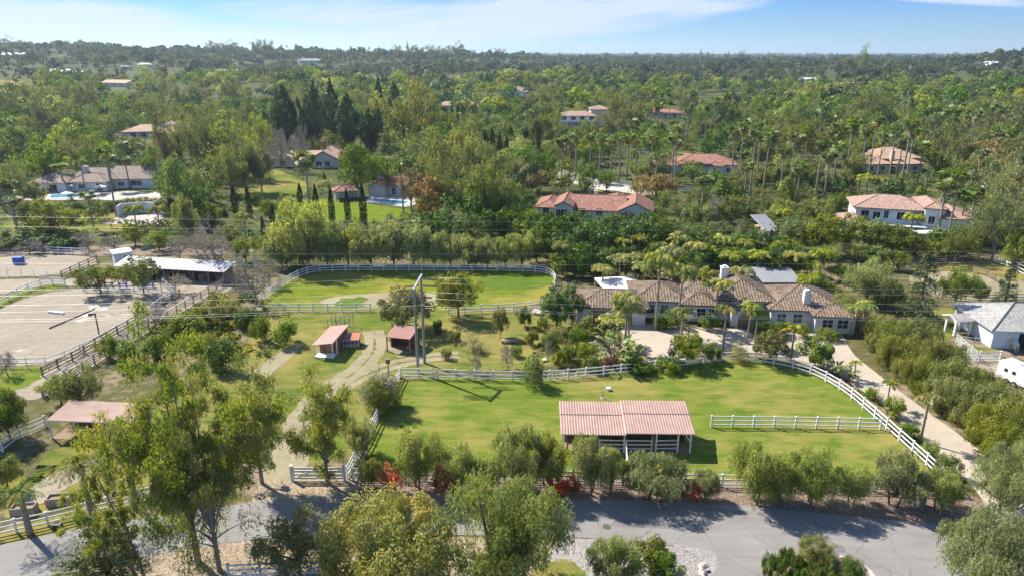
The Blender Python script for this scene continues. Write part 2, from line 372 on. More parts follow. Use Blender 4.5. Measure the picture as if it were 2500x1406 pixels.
def fan_palm(kind, seed, h, mats, nf=44, rc=1.7, n=8):
    g = np.random.default_rng(seed); tk, cw = MB(), MB()
    bx, by = g.normal(size=2) * .012 * h
    P = bez((0, 0, -.3), (bx * .3, by * .3, h * .5), (bx, by, h - rc * .6), 8); tk.tube(P, np.linspace(.19, .12, 8) * (1 + .25 * np.exp(-np.linspace(0, 9, 8))), 8)
    top = P[-1]
    for i in range(nf):
        dead = i < nf * .22; z = g.uniform(-1.15, -.55) if dead else g.uniform(-.45, 1)
        a = g.uniform(0, 6.283); hz_ = math.sqrt(max(.05, 1 - min(1, z * z))); u = unit(np.array((math.cos(a) * hz_, math.sin(a) * hz_, z)))
        ln = rc * (g.uniform(.45, .62) if not dead else .35); c = top + u * ln
        sx = unit(np.cross(u, (0, 0, 1.0)) + g.normal(size=3) * .25); an = np.linspace(-1.25, 1.25, n)
        D = u[None] * np.cos(an)[:, None] + sx[None] * np.sin(an)[:, None] + np.array((0, 0, -.28 - .25 * (z < 0)))
        D = unit(D); bl = rc * .62 * g.uniform(.8, 1.1)
        nn = unit(np.cross(u, sx)); tint = (g.uniform(.1, .7, n)) if not dead else np.full(n, .98)
        leaves(cw, c + D * bl * .5, D, np.broadcast_to(nn, (n, 3)) + g.normal(size=(n, 3)) * .2, bl, bl * .26, tint)
        leaves(cw, (top + u * ln * .5)[None], u[None], nn[None], ln, .07, tint[:1])
    return template(kind, tk, cw, h, rc, mats)
def feather_palm(kind, seed, h, mats, nf=21, fl=3.0, nl=24, tr=.17, droop=1.0, lw=.36):
    g = np.random.default_rng(seed); tk, cw = MB(), MB()
    bx, by = g.normal(size=2) * .02 * h; zt = h - fl * .38
    P = bez((0, 0, -.3), (bx * .2, by * .2, zt * .5), (bx, by, zt), 7); tk.tube(P, np.linspace(tr * 1.25, tr * .8, 7), 8)
    top = P[-1]; cw.tube(np.array([top, top + (0, 0, fl * .12), top + (0, 0, fl * .25)]), (tr * .9, tr * .75, tr * .3), 6, rv=(.35, 0, 0))
    for i in range(nf):
        a = i * 2.4 + g.uniform(-.2, .2); lift = g.uniform(.35, 1.25) * (1 - .55 * (i / nf)); L = fl * g.uniform(.85, 1.1)
        o = np.array((math.cos(a), math.sin(a), 0)); t = np.linspace(0, 1, nl)
        ang = lift - t ** 1.3 * (lift + droop * g.uniform(.7, 1.1)); st = L / nl
        q = top + (0, 0, fl * .1) + np.cumsum(o[None] * np.cos(ang)[:, None] * st + np.array((0, 0, 1.))[None] * np.sin(ang)[:, None] * st, 0)
        cw.tube(q[::3], np.linspace(.035, .01, len(q[::3])), 3, rv=(.75, 0, 0), cap=False)
        tan = np.gradient(q, axis=0); sd = np.array((-o[1], o[0], 0)); tint = np.clip(g.uniform(.15, .75) + g.normal(size=nl) * .08, 0, 1) if i < nf - 2 else np.full(nl, g.uniform(.75, .95))
        wl = fl * .27 * np.sin(np.pi * np.clip(t * .85 + .12, 0, 1)) + .06
        for s in (-1, 1):
            D = unit(sd[None] * s * .75 + unit(tan) * .45 + np.array((0, 0, -.75)) + g.normal(size=(nl, 3)) * .14)
            nn = unit(np.cross(D, tan) + g.normal(size=(nl, 3)) * .15)
            leaves(cw, q + D * wl[:, None] * .5, D, nn, wl, st * lw * 5, tint)
    return template(kind, tk, cw, h, fl, mats)
def bare(kind, seed, h, r, mats, n0=8, twig=.05):
    g = np.random.default_rng(seed); tk, cw = MB(), MB()
    def grow(p, d, L, rad, dep):
        e = p + d * L; m = (p + e) / 2 + g.normal(size=3) * L * .12; (tk if dep < 2 else cw).tube(bez(p, m, e, 4), np.linspace(rad, rad * .6, 4), 5 if dep < 2 else 3, rv=(g.random(), 0, 0), cap=False)
        if dep >= 5: return
        for _ in range((3 if dep < 3 else 4) if dep else n0):
            dd = unit(d * (.9 if dep else .6) + g.normal(size=3) * (.62 if dep else .75) + (0, 0, .12)); grow(p + (e - p) * g.uniform(.55, 1), dd, L * g.uniform(.55, .82), max(twig * .35, rad * .55), dep + 1)
    grow(np.array((0, 0, -.2)), np.array((0, 0, 1.)), h * .24, .035 * h * .6, 0)
    V = np.concatenate(cw.V); zt = V[:, 2].max(); rt = np.hypot(V[:, 0], V[:, 1]).max()
    for b in (cw, tk):
        for a in b.V: a[:, 2] *= h / zt; a[:, :2] *= r / rt
    return template(kind, tk, cw, h, r, mats)
def conifer(kind, seed, h, r, mats, lay=22, per=9, nl=26, L=.4, W=.12, top=.03, low=.06):
    g = np.random.default_rng(seed); tk, cw = MB(), MB(); tk.tube(np.array([(0, 0, -.3), (0, 0, h * .5), (0, 0, h * .97)]), (.028 * h, .016 * h, .02), 6)
    for i in range(lay):
        f = (i + g.uniform(-.3, .3)) / lay; z = h * (low + f * (1 - low)); w = r * max(top, (1 - f) ** .75) * g.uniform(.75, 1.1)
        for j in range(max(3, int(per * (1 - f * .6)))):
            a = g.uniform(0, 6.283); q = g.uniform(.45, 1) * w; c = np.array((math.cos(a) * q, math.sin(a) * q, z - q * .12))
            tk.tube(np.array([(0, 0, z + q * .1), c * (.6, .6, 1), c]), (.05, .035, .015), 3, cap=False)
            clump(cw, g, c, (w * .3 + .2, w * .3 + .2, h / lay * .75), nl, L, W, g.uniform(.2, .75), .1)
    return template(kind, tk, cw, h, r, mats)
def column(kind, seed, h, r, mats, n=1500, L=.45, W=.14):
    """clipped narrow cypress"""
    g = np.random.default_rng(seed); tk, cw = MB(), MB(); tk.tube(np.array([(0, 0, -.3), (0, 0, h * .5), (0, 0, h * .95)]), (.16, .1, .03), 6)
    f = g.random(n) ** .9; a = g.uniform(0, 6.283, n); w = r * np.minimum(1, ((1 - f) * 2.2) ** .75) * np.minimum(1, .72 + f * 2) * (1 + .12 * np.sin(a * 3 + f * 14)) * g.uniform(.72, 1.03, n)
    P = np.stack([np.cos(a) * w, np.sin(a) * w, .12 * h * .3 + f * h * .975], 1); o = np.stack([np.cos(a), np.sin(a), np.full(n, .3)], 1)
    D = np.stack([np.cos(a) * .3, np.sin(a) * .3, np.full(n, 1.)], 1) + g.normal(size=(n, 3)) * .25
    leaves(cw, P, D, unit(o + g.normal(size=(n, 3)) * .45), L * g.uniform(.7, 1.3, n), W * g.uniform(.7, 1.4, n), np.clip(.45 + .25 * np.sin(a * 2 + f * 9) + g.normal(size=n) * .2, 0, 1))
    return template(kind, tk, cw, h, r, mats)
def paddle(kind, seed, h, r, mats, n=26, wid=.5):
    """clump of big upright paddle leaves"""
    g = np.random.default_rng(seed); tk, cw = MB(), MB()
    for i in range(n):
        a = g.uniform(0, 6.283); q = r * g.uniform(0, .45); b = np.array((math.cos(a) * q, math.sin(a) * q, 0)); hh = h * g.uniform(.45, 1); a2 = a + g.uniform(-.6, .6)
        e = b + np.array((math.cos(a2) * r * .35, math.sin(a2) * r * .35, hh * .62)); tk.tube(bez(b - (0, 0, .2), b + (0, 0, hh * .4), e, 5), np.linspace(.06, .03, 5), 4, cap=False)
        d = unit(e - b + np.array((math.cos(a2) * .5, math.sin(a2) * .5, 0))); L = hh * .42; nl = 4; pr = e.copy(); tint = np.array([g.uniform(.1, .85)])
        for k in range(nl):
            dd = unit(d + np.array((math.cos(a2) * .28, math.sin(a2) * .28, -.32)) * k); c = pr + dd * L / nl * .5; sd = unit(np.cross(dd, (0, 0, 1.0)) + g.normal(size=3) * .2)
            nn = np.cross(sd, dd); w = wid * (.75, 1, .9, .55)[k]
            leaves(cw, c[None], dd[None], nn[None], L / nl * 1.7, w, tint); pr = pr + dd * L / nl
    return template(kind, tk, cw, h, r, mats)
# leaf colours, dark to light
def gm(n, a, b, c, d=None, k_=1.75, **k): return leafmat(n, [(p, (q[0] * k_, q[1] * k_, q[2] * k_ * .68)) for p, q in ((0, a), (.35, b), (.75, c), (1, d or c))], **k)
LF = dict(
    gum=gm('gum_leaves', (.054, .078, .030), (.095, .128, .044), (.165, .178, .062), (.23, .20, .08), hue=.02, k_=1.95, trans=.52),
    gumg=gm('grey_gum_leaves', (.055, .075, .038), (.092, .115, .052), (.145, .155, .068), (.19, .16, .08), hue=.03),
    pepper=gm('pepper_tree_leaves', (.072, .094, .046), (.125, .150, .076), (.185, .205, .108), (.24, .245, .13), hue=.02, k_=1.8, trans=.48),
    dark=gm('dark_leaves', (.022, .050, .014), (.042, .082, .020), (.080, .120, .026), (.14, .15, .04), hue=.04),
    mid=gm('mid_leaves', (.040, .068, .018), (.078, .112, .026), (.135, .160, .038), (.20, .18, .05), hue=.06),
    syc=gm('bright_leaves', (.095, .125, .022), (.155, .195, .034), (.22, .255, .05), (.28, .28, .07), hue=.03),
    cyp=gm('cypress_leaves', (.012, .034, .018), (.022, .055, .026), (.040, .080, .032), trans=.2, hue=.02, val=.2, k_=1.0),
    cas=gm('casuarina_leaves', (.020, .042, .024), (.034, .062, .032), (.058, .09, .04), (.09, .11, .05), trans=.25, hue=.02, k_=1.4),
    fan=gm('fan_palm_leaves', (.042, .072, .024), (.080, .118, .036), (.140, .170, .060), (.26, .19, .09), hue=.03, gloss=.05),
    queen=gm('queen_palm_leaves', (.070, .100, .022), (.130, .160, .030), (.22, .22, .05), (.36, .25, .05), hue=.03, gloss=.04),
    orange=gm('bronze_leaves', (.068, .09, .03), (.125, .142, .042), (.21, .19, .055), (.30, .215, .07), hue=.02),
    red=gm('bougainvillea_leaves', (.05, .08, .02), (.10, .06, .02), (.50, .035, .035), (.62, .06, .06), hue=.02, trans=.45),
    rust=gm('rusty_leaves', (.09, .075, .04), (.135, .108, .056), (.18, .125, .072), (.22, .13, .08), hue=.03),
    grey=gm('grey_shrub_leaves', (.09, .085, .06), (.14, .14, .09), (.20, .19, .125), (.26, .22, .15), hue=.03),
    feather=gm('olive_shrub_leaves', (.055, .070, .020), (.098, .112, .032), (.155, .165, .05), (.20, .19, .065), hue=.02, val=.2),
    twig=gm('bare_twigs', (.13, .105, .11), (.20, .165, .18), (.27, .235, .27), trans=0, hue=.01),
    fara=gm('far_green_leaves', (.034, .050, .028), (.056, .078, .036), (.092, .112, .046), (.13, .14, .05), k_=1.3, val=0),
    farb=gm('far_dark_leaves', (.020, .036, .024), (.034, .054, .030), (.056, .078, .036), (.09, .10, .04), k_=1.3, val=0),
    farc=gm('far_olive_leaves', (.05, .058, .032), (.082, .09, .042), (.13, .13, .055), (.17, .16, .06), k_=1.3, val=0),
    paddle=gm('paddle_leaves', (.045, .085, .016), (.09, .14, .028), (.17, .20, .045), (.3, .14, .05), hue=.02, gloss=.06))
BK = dict(gum=plain('gum_bark', (.27, .23, .19), .9, .45, 1.2, bump=.4), brown=plain('brown_bark', (.13, .10, .075), .95, .4, 2, bump=.5), palm=plain('palm_bark', (.27, .225, .18), .95, .3, 3, bump=.5), grey=plain('grey_bark', (.24, .21, .18), .95, .35, 2, bump=.3))
def M2(a, b): return (BK[a], LF[b])
for i in range(3): gum('gum', 10 + i, 17, 6.2, M2('gum', 'gum'), nl=215, limbs=10, sub=6, low=.2, tr=.27, cl=.7, L=.25, W=.085, skirt=(10, 18, 14)[i])
gum('gum_slim', 15, 12, 2.7, M2('gum', 'gum'), nl=105, limbs=6, sub=8, spread=.9, tr=.2, low=.2, L=.27, W=.085, cl=1.35, skirt=16)
gum('gum_slim', 16, 12, 2.7, M2('gum', 'gum'), nl=105, limbs=6, sub=8, spread=.9, tr=.2, low=.2, L=.27, W=.085, cl=1.35, skirt=16)
gum('gum_lean', 18, 15, 3.8, M2('gum', 'gum'), nl=80, limbs=6, sub=6, tr=.2, lean=(-.45, .25), L=.34, W=.09, skirt=6, cl=.7)
for i in range(4): broad('pepper', 30 + i, 6, 3.1, M2('brown', 'pepper'), nc=34, nl=120, L=.34, W=.085, base=.16, droop=.7, hang=2.2, cr=.27, tr=.2, mult=2)
for i in range(3): broad('pepper_big', 36 + i, 9, 5.5, M2('brown', 'pepper'), nc=52, nl=160, L=.36, W=.09, base=.12, droop=.7, hang=2.4, cr=.22, tr=.36, mult=2)
broad('bronze', 41, 8.5, 6.5, M2('brown', 'orange'), nc=85, nl=330, L=.34, W=.15, base=.05, droop=.2, cr=.19, hollow=.82, tr=.35)
for i in range(3): broad('greytree', 44 + i, 6, 3.4, M2('brown', 'gumg'), nc=36, nl=190, L=.3, W=.12, base=.2, cr=.26, tr=.2)
for i in range(4): broad('shrub', 50 + i, 2.2, 1.6, M2('brown', 'mid'), nc=20, nl=110, L=.24, W=.11, base=.0, cr=.36, tr=.06)
for i in range(2): broad('dark_shrub', 55 + i, 2.2, 1.6, M2('brown', 'dark'), nc=20, nl=120, L=.24, W=.12, base=.0, cr=.36, tr=.06)
for i in range(2): broad('grey_shrub', 58 + i, 2.2, 1.6, M2('grey', 'grey'), nc=18, nl=90, L=.24, W=.06, base=.05, cr=.34, tr=.05)
for i in range(3): broad('feather', 60 + i, 5, 4, M2('brown', 'feather'), nc=60, nl=260, L=.32, W=.09, base=.0, cr=.24, tr=.15, tj=.16)
for i in range(2): broad('red', 65 + i, 2.4, 1.4, M2('brown', 'red'), nc=14, nl=120, L=.2, W=.13, base=.0, cr=.36, tr=.05, tj=.3)
for i in range(3): broad('yard_tree', 70 + i, 6.5, 4.2, M2('brown', 'mid'), nc=40, nl=170, L=.36, W=.17, base=.2, cr=.25, tr=.22)
broad('citrus', 75, 3.5, 2.2, M2('brown', 'mid'), nc=26, nl=180, L=.26, W=.13, base=.1, cr=.3, tr=.1)
broad('citrus', 76, 3.5, 2.2, M2('brown', 'mid'), nc=26, nl=180, L=.26, W=.13, base=.1, cr=.3, tr=.1)
# farther plants, coarser leaves
for i in range(4): broad('oak', 80 + i, 11, 6, M2('brown', 'mid'), nc=40, nl=75, L=.62, W=.34, base=.12, cr=.24)
for i in range(4): broad('weeping', 86 + i, 9, 4.4, M2('brown', 'pepper'), nc=34, nl=70, L=.55, W=.18, base=.1, droop=.7, hang=1.8, cr=.27)
for i in range(4): broad('ficus', 92 + i, 9, 4.6, M2('brown', 'dark'), nc=46, nl=62, L=.6, W=.34, base=.04, cr=.24, hollow=.75)
for i in range(4): gum('far_gum', 98 + i, 17, 7, M2('gum', 'gumg'), nl=34, L=.75, W=.26, limbs=9, sub=6, cl=1.25, low=.2)
for i in range(2): broad('sycamore', 104 + i, 14, 5, M2('grey', 'syc'), nc=46, nl=60, L=.5, W=.3, base=.1, cr=.22, env='egg')
for i in range(2): broad('rust', 108 + i, 8, 4, M2('brown', 'rust'), nc=34, nl=60, L=.5, W=.28, base=.1, cr=.27)
for i in range(3): column('cypress', 110 + i, 9, .85, M2('brown', 'cyp'))
for i in range(3): broad('casuarina', 114 + i, 24, 4.6, M2('brown', 'cas'), nc=95, nl=46, L=.75, W=.3, base=.06, cr=.24, env='column', tj=.16)
for i in range(4): fan_palm('fan_palm', 120 + i, 12, M2('palm', 'fan'))
for i in range(3): feather_palm('queen_palm', 126 + i, 7.5, M2('palm', 'queen'), droop=1.2)
feather_palm('small_queen', 130, 4.6, M2('palm', 'queen'), nf=11, fl=1.9, nl=18, tr=.15)
feather_palm('small_queen', 131, 4.6, M2('palm', 'queen'), nf=9, fl=1.9, nl=18, tr=.15)
feather_palm('road_palm', 132, 6.2, M2('palm', 'fan'), nf=13, fl=2.6, nl=26, tr=.24, lw=.12)
for i in range(2): conifer('conifer', 134 + i, 10, 3, M2('brown', 'cas'))
for i in range(3): bare('bare', 138 + i, 7, 4.2, M2('grey', 'twig'))
for i in range(2): paddle('paddle', 142 + i, 4, 1.8, M2('brown', 'paddle'))
broad('juniper', 146, 1.3, 3.4, M2('brown', 'dark'), nc=70, nl=120, L=.34, W=.06, base=.0, cr=.11, squash=.9, tr=.04, limbs=False, tj=.3, droop=-.9)
# ------------------------------------------------------------------ placing plants
PLANTS = []
KN = dict(gum=('gum_tree', 'tree', 'tall airy gum tree'), gum_slim=('gum_tree', 'tree', 'slim upright gum tree'), gum_lean=('gum_tree', 'tree', 'leaning gum tree'), pepper=('pepper_tree', 'tree', 'weeping pepper tree'), pepper_big=('pepper_tree', 'tree', 'big weeping pepper tree'),
    bronze=('broadleaf_tree', 'tree', 'domed bronze-tipped tree'), greytree=('olive_tree', 'tree', 'grey-green olive tree'), shrub=('shrub', 'shrub', 'rounded green shrub'), dark_shrub=('shrub', 'shrub', 'dark green shrub'), grey_shrub=('shrub', 'shrub', 'dry grey shrub'),
    feather=('hedge_shrub', 'shrub', 'feathery olive shrub'), red=('bougainvillea', 'shrub', 'red bougainvillea bush'), yard_tree=('broadleaf_tree', 'tree', 'spreading green tree'), citrus=('citrus_tree', 'tree', 'low round citrus tree'), oak=('broadleaf_tree', 'tree', 'rounded green tree'),
    weeping=('pepper_tree', 'tree', 'drooping pepper tree'), ficus=('ficus_tree', 'tree', 'dense dark ficus'), far_gum=('gum_tree', 'tree', 'grey-green gum tree'), sycamore=('sycamore_tree', 'tree', 'bright lime sycamore'), rust=('broadleaf_tree', 'tree', 'rusty red-brown tree'), cypress=('cypress_tree', 'tree', 'narrow dark cypress'),
    casuarina=('casuarina_tree', 'tree', 'towering dark casuarina'), fan_palm=('fan_palm', 'palm', 'slender fan palm'), queen_palm=('queen_palm', 'palm', 'feathery queen palm'), small_queen=('queen_palm', 'palm', 'young queen palm'), road_palm=('queen_palm', 'palm', 'stout queen palm'), conifer=('pine_tree', 'tree', 'shaggy green conifer'), bare=('bare_tree', 'tree', 'leafless grey tree'), paddle=('paddle_plant', 'plant', 'broad-leaved paddle plant'), juniper=('juniper', 'shrub', 'spiky spreading juniper'))
TR = random.Random(5)
KC = {}
def TW(kind, x, y, h, r=None, label=None, group=None, var=None, rz=None, z=None, solo=False):
    ts = TPL[kind]; k = KC.get(kind, 0) if var is None else var; KC[kind] = k + 1; t = ts[k % len(ts)]
    z = hz(x, y) if z is None else z
    sz = h / t.h; sx = (r / t.r) if r else (TR.uniform(1.15, 1.6) if kind == 'fan_palm' else sz * TR.uniform(.88, 1.12))
    nm, cat, ph = KN[kind]
    o = thing(nm, label, cat, (x, y, z), TR.uniform(0, 6.28) if rz is None else rz, group); o.scale = (sx, sx, sz)
    if t.trunk: obj('trunk', t.trunk, o)
    if t.crown: obj('crown' if cat in ('tree', 'palm') else 'foliage', t.crown, o)
    PLANTS.append((o, kind, ph, h, label)); return o
def T(kind, bx, by, top, w=None, label=None, **k):
    b = G(bx, by); h = max(.5, hgt(top, b)); return TW(kind, b.x, b.y, h, (w / 2 / ppm(b)) if w else None, label, z=b.z, **k)
# ------------------------------------------------------------------ ground
def chaikin(P, n=2, closed=True):
    P = np.asarray(P, float)
    for _ in range(n):
        Q = np.roll(P, -1, 0) if closed else P[1:]; A = P if closed else P[:-1]
        N = np.empty((len(A) * 2, P.shape[1])); N[::2] = A * .75 + Q * .25; N[1::2] = A * .25 + Q * .75
        if not closed: N = np.concatenate([P[:1], N, P[-1:]])
        P = N
    return P
def sdist(P, x, y):
    """signed distance to a polygon, positive inside"""
    d = np.full(x.shape, 1e9); ins = np.zeros(x.shape, bool)
    for a, b in zip(P, np.roll(P, -1, 0)):
        e = b - a; L = (e ** 2).sum() + 1e-12; t = np.clip(((x - a[0]) * e[0] + (y - a[1]) * e[1]) / L, 0, 1)
        d = np.minimum(d, np.hypot(x - a[0] - t * e[0], y - a[1] - t * e[1]))
        c = ((a[1] > y) != (b[1] > y)) & (x < (b[0] - a[0]) * (y - a[1]) / (b[1] - a[1] + 1e-12) + a[0]); ins ^= c
    return np.where(ins, d, -d)
def sheet(name, pts, mat, dz, res=.6, amp=.3, smooth=2, world=False, kind='structure', label=None, cat=None):
    P = np.array([(q[0], q[1]) for q in pts]) if world else np.array([tuple(G(*q))[:2] for q in pts])
    if smooth: P = chaikin(P, smooth)
    mg = amp * 2 + res; x0, y0 = P.min(0) - mg; x1, y1 = P.max(0) + mg
    nx = int((x1 - x0) / res) + 2; ny = int((y1 - y0) / res) + 2
    X, Y = np.meshgrid(x0 + np.arange(nx) * res, y0 + np.arange(ny) * res); d = sdist(P, X, Y)
    i = np.arange(ny - 1)[:, None] * nx + np.arange(nx - 1)[None]; q = np.stack([i, i + 1, i + nx + 1, i + nx], -1).reshape(-1, 4)
    df = d.ravel(); q = q[(df[q] > -mg).any(1)]
    V = np.stack([X.ravel(), Y.ravel(), HT(X, Y).ravel() + dz], 1)
    us = np.unique(q); mp = np.zeros(len(V), int); mp[us] = np.arange(len(us))
    m = MB(); r = np.zeros((len(us), 3)); r[:, 0] = df[us]; m.add(V[us], mp[q], r)
    o = m.build(name, mat, None, True); tag(o, label, cat, None, kind); return o
m_, t_, o_ = newmat('soil_and_rough_grass')
g_ = t_.N('ShaderNodeNewGeometry').outputs['Position']
n1 = t_.noise(g_, .06, 5, .6); n2 = t_.noise(g_, .7, 5, .7); n3 = t_.noise(g_, 6, 3, .7)
sy_ = t_.N('ShaderNodeSeparateXYZ'); t_.L(g_, sy_.inputs[0]); fy_ = t_.ramp(t_.math('MULTIPLY', sy_.outputs[1], .004), [(.48, (0, 0, 0)), (.62, (1, 1, 1))])
c1 = t_.ramp(t_.math('ADD', t_.math('MULTIPLY', n2, .6), t_.math('MULTIPLY', n3, .4)), [(.35, (.045, .05, .018)), (.5, (.10, .095, .035)), (.62, (.17, .14, .07))])
c2 = t_.ramp(n3, [(.35, (.15, .11, .07)), (.6, (.30, .235, .165))])
cc = t_.mix(t_.ramp(t_.math('ADD', t_.math('MULTIPLY', n1, .6), t_.math('MULTIPLY', n2, .4)), [(.50, (0, 0, 0)), (.58, (1, 1, 1))]), c1, c2)
cw_ = t_.ramp(t_.math('ADD', t_.math('MULTIPLY', n2, .5), t_.math('MULTIPLY', n1, .5)), [(.36, (.032, .045, .014)), (.5, (.06, .075, .022)), (.62, (.12, .12, .04))])
cc = t_.mix(fy_, cc, cw_)
t_.L(pbsdf(t_, cc, .95, t_.bump(n3, .5, .1), 0, .1), o_.inputs[0]); SOIL = m_
def make_ground():
    rs = np.concatenate([[1], np.geomspace(8, 9500, 190)]); na = 360; an = np.arange(na) * 2 * math.pi / na
    X = rs[:, None] * np.sin(an)[None]; Y = rs[:, None] * np.cos(an)[None]
    V = np.stack([X, Y, HT(X, Y)], -1).reshape(-1, 3)
    i = np.arange(len(rs) - 1)[:, None] * na; j = np.arange(na)[None]; j2 = (j + 1) % na
    f = np.stack([i + j, i + na + j, i + na + j2, i + j2], -1).reshape(-1, 4)
    m = MB(); m.add(V, [f[:, ::-1], np.array([list(range(na))])]); return tag(m.build('ground', SOIL, None, True), kind='structure')
make_ground()
GR_FRONT = grassmat('front_paddock_grass', (.105, .158, .024), (.168, .196, .032), (.26, .22, .07), (.33, .27, .16), .5, .52, .9, .8, .9)
GR_BACK = grassmat('back_paddock_grass', (.105, .150, .018), (.18, .198, .024), (.25, .22, .05), (.34, .28, .17), .55, .15, .4, .8)
GR_YARD = grassmat('yard_grass', (.088, .136, .024), (.152, .176, .034), (.25, .21, .07), (.34, .28, .18), .66, .7, 1.0, .6, 1.0)
GR_DRY = grassmat('dry_verge_grass', (.13, .135, .03), (.21, .19, .05), (.28, .225, .085), (.33, .26, .15), .6, .3, .5, .9)
GR_LUSH = grassmat('villa_lawn_grass', (.10, .155, .018), (.165, .195, .024), (.22, .21, .04), (.25, .2, .1), .2, .05, .25, .8)
CLOVER = grassmat('clover_grass', (.075, .135, .016), (.12, .175, .024), (.17, .19, .03), (.2, .2, .06), .4, .2, 1.3, .9, bs=1)
DIRT = dirtmat('track_dirt', (.185, .165, .09), (.25, .22, .13), (.325, .28, .19), .42, .8, bump=.12)
SAND = dirtmat('arena_sand', (.215, .18, .135), (.275, .235, .18), (.33, .285, .225), .4, .6, tracks=True, pale_patch=(.50, .48, .47))
PATHD = dirtmat('stable_yard_dirt', (.20, .165, .12), (.28, .235, .175), (.345, .295, .225), .6, .5)
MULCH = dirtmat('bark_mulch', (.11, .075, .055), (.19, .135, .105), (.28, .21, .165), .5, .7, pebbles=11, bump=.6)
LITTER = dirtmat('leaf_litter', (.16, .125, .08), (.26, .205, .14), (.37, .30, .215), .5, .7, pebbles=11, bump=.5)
GRAVEL = dirtmat('pale_gravel', (.18, .165, .155), (.26, .24, .225), (.36, .33, .31), .4, .9, pebbles=13, bump=.5)
CONC = dirtmat('driveway_concrete', (.34, .285, .225), (.40, .34, .27), (.45, .385, .31), .05, 1, .8, .08)
PAVE = dirtmat('court_paving', (.47, .35, .28), (.56, .435, .355), (.63, .51, .42), .05, 1, .8, .08)
SLAB = dirtmat('pale_concrete', (.34, .31, .28), (.41, .375, .335), (.47, .43, .39), .04, 1, .8, .08)
ROAD = asphalt('worn_asphalt', (.215, .205, .195))
sheet('front_lawn', [(985, 912), (1280, 928), (1420, 918), (1580, 902), (1720, 884), (1800, 872), (1900, 882), (1980, 905), (2060, 952), (2150, 1035), (2230, 1100), (2310, 1182), (2050, 1182), (1750, 1170), (1350, 1158), (860, 1152), (925, 1010)], GR_FRONT, .012, .7, .5)
sheet('yard_lawn', [(560, 1145), (585, 1000), (560, 900), (610, 820), (600, 770), (650, 752), (905, 758), (1325, 752), (1400, 790), (1430, 870), (1290, 905), (985, 905), (925, 1005), (850, 1140)], GR_YARD, .010, .7, .8)
sheet('back_lawn', [(632, 745), (655, 715), (712, 680), (765, 660), (1310, 660), (1350, 672), (1356, 700), (1330, 748), (1100, 757), (905, 757), (660, 757)], GR_BACK, .012, .8, .4)
sheet('clover_patch', [(1160, 668), (1350, 672), (1345, 705), (1180, 712)], CLOVER, .02, .8, 1.2)
sheet('bare_patch', [(770, 745), (800, 725), (900, 716), (1085, 712), (1075, 752), (900, 753)], DIRT, .022, .6, 1.0)
sheet('clover_patch', [(812, 746), (835, 730), (880, 725), (905, 731), (880, 738), (900, 748), (850, 751)], CLOVER, .030, .5, .8)
sheet('left_lawn', [(60, 1190), (120, 1090), (300, 1060), (420, 960), (640, 870), (600, 1000), (560, 1060), (420, 1080), (300, 1110), (160, 1150)], GR_YARD, .011, .7, .6)
sheet('left_lawn', [(0, 1270), (0, 1160), (120, 1165), (330, 1150), (560, 1100), (600, 1140), (340, 1200), (100, 1255)], GR_DRY, .011, .7, .6)
sheet('gravel_path', [(40, 1210), (120, 1160), (200, 1130), (330, 1085), (400, 1068), (440, 1085), (330, 1130), (170, 1180), (90, 1240)], PATHD, .024, .5, .6)
sheet('verge_grass', [(0, 1335), (0, 1290), (120, 1265), (320, 1215), (380, 1225), (300, 1270), (140, 1310)], GR_DRY, .013, .5, .5)
TRACK = [(620, 1225), (640, 1130), (668, 1080), (700, 1020), (740, 965), (830, 905), (875, 870), (880, 820), (905, 815), (925, 850), (900, 890), (960, 880), (1045, 868), (1120, 862), (1120, 878), (1010, 895), (870, 940), (800, 985), (770, 1060), (760, 1120), (730, 1160), (720, 1220)]
sheet('dirt_track', [(620, 1225), (640, 1130), (690, 1035), (715, 1000), (765, 985), (765, 1060), (760, 1120), (730, 1160), (720, 1220)], DIRT, .026, .4, .8)
RUTN = [0]
def ruts(px, wpx, n=2):
    P = chaikin(np.array([tuple(G(*q))[:2] for q in px]), 2, False); T = np.gradient(P, axis=0); T /= np.linalg.norm(T, axis=1)[:, None]; Nn = np.stack([-T[:, 1], T[:, 0]], 1)
    for s in ((-.85, .85) if n == 2 else (0,)):
        A = P + Nn * (s + wpx); B = P + Nn * (s - wpx); RUTN[0] += 1; sheet('dirt_track', np.concatenate([A, B[::-1]]), DIRT, .027 + .004 * RUTN[0], .3, .5, 0, True)
ruts([(735, 1020), (790, 950), (850, 922), (900, 880), (918, 845), (912, 808)], .75); ruts([(770, 985), (850, 935), (950, 892), (1020, 878), (1060, 870), (1120, 868)], .6); ruts([(905, 815), (930, 830), (985, 872)], .6, 1)
sheet('worn_track', [(610, 915), (660, 870), (735, 835), (745, 842), (690, 890), (640, 930)], DIRT, .026, .5, 1.0)
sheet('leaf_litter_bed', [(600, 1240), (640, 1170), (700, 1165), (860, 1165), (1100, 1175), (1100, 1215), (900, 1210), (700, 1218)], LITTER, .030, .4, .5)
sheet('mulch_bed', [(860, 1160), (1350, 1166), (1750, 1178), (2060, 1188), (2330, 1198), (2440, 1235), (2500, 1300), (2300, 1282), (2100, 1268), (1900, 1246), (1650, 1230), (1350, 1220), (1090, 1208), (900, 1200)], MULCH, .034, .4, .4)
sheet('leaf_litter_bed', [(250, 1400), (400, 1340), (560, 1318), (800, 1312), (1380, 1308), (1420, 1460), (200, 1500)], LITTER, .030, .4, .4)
sheet('gravel_bed', [(1340, 1312), (1450, 1312), (1600, 1325), (1690, 1340), (1740, 1360), (1745, 1480), (1340, 1480)], GRAVEL, .034, .4, .3)
sheet('verge_grass', [(1300, 1380), (1400, 1362), (1430, 1400), (1440, 1480), (1280, 1480)], GR_YARD, .04, .4, .4)
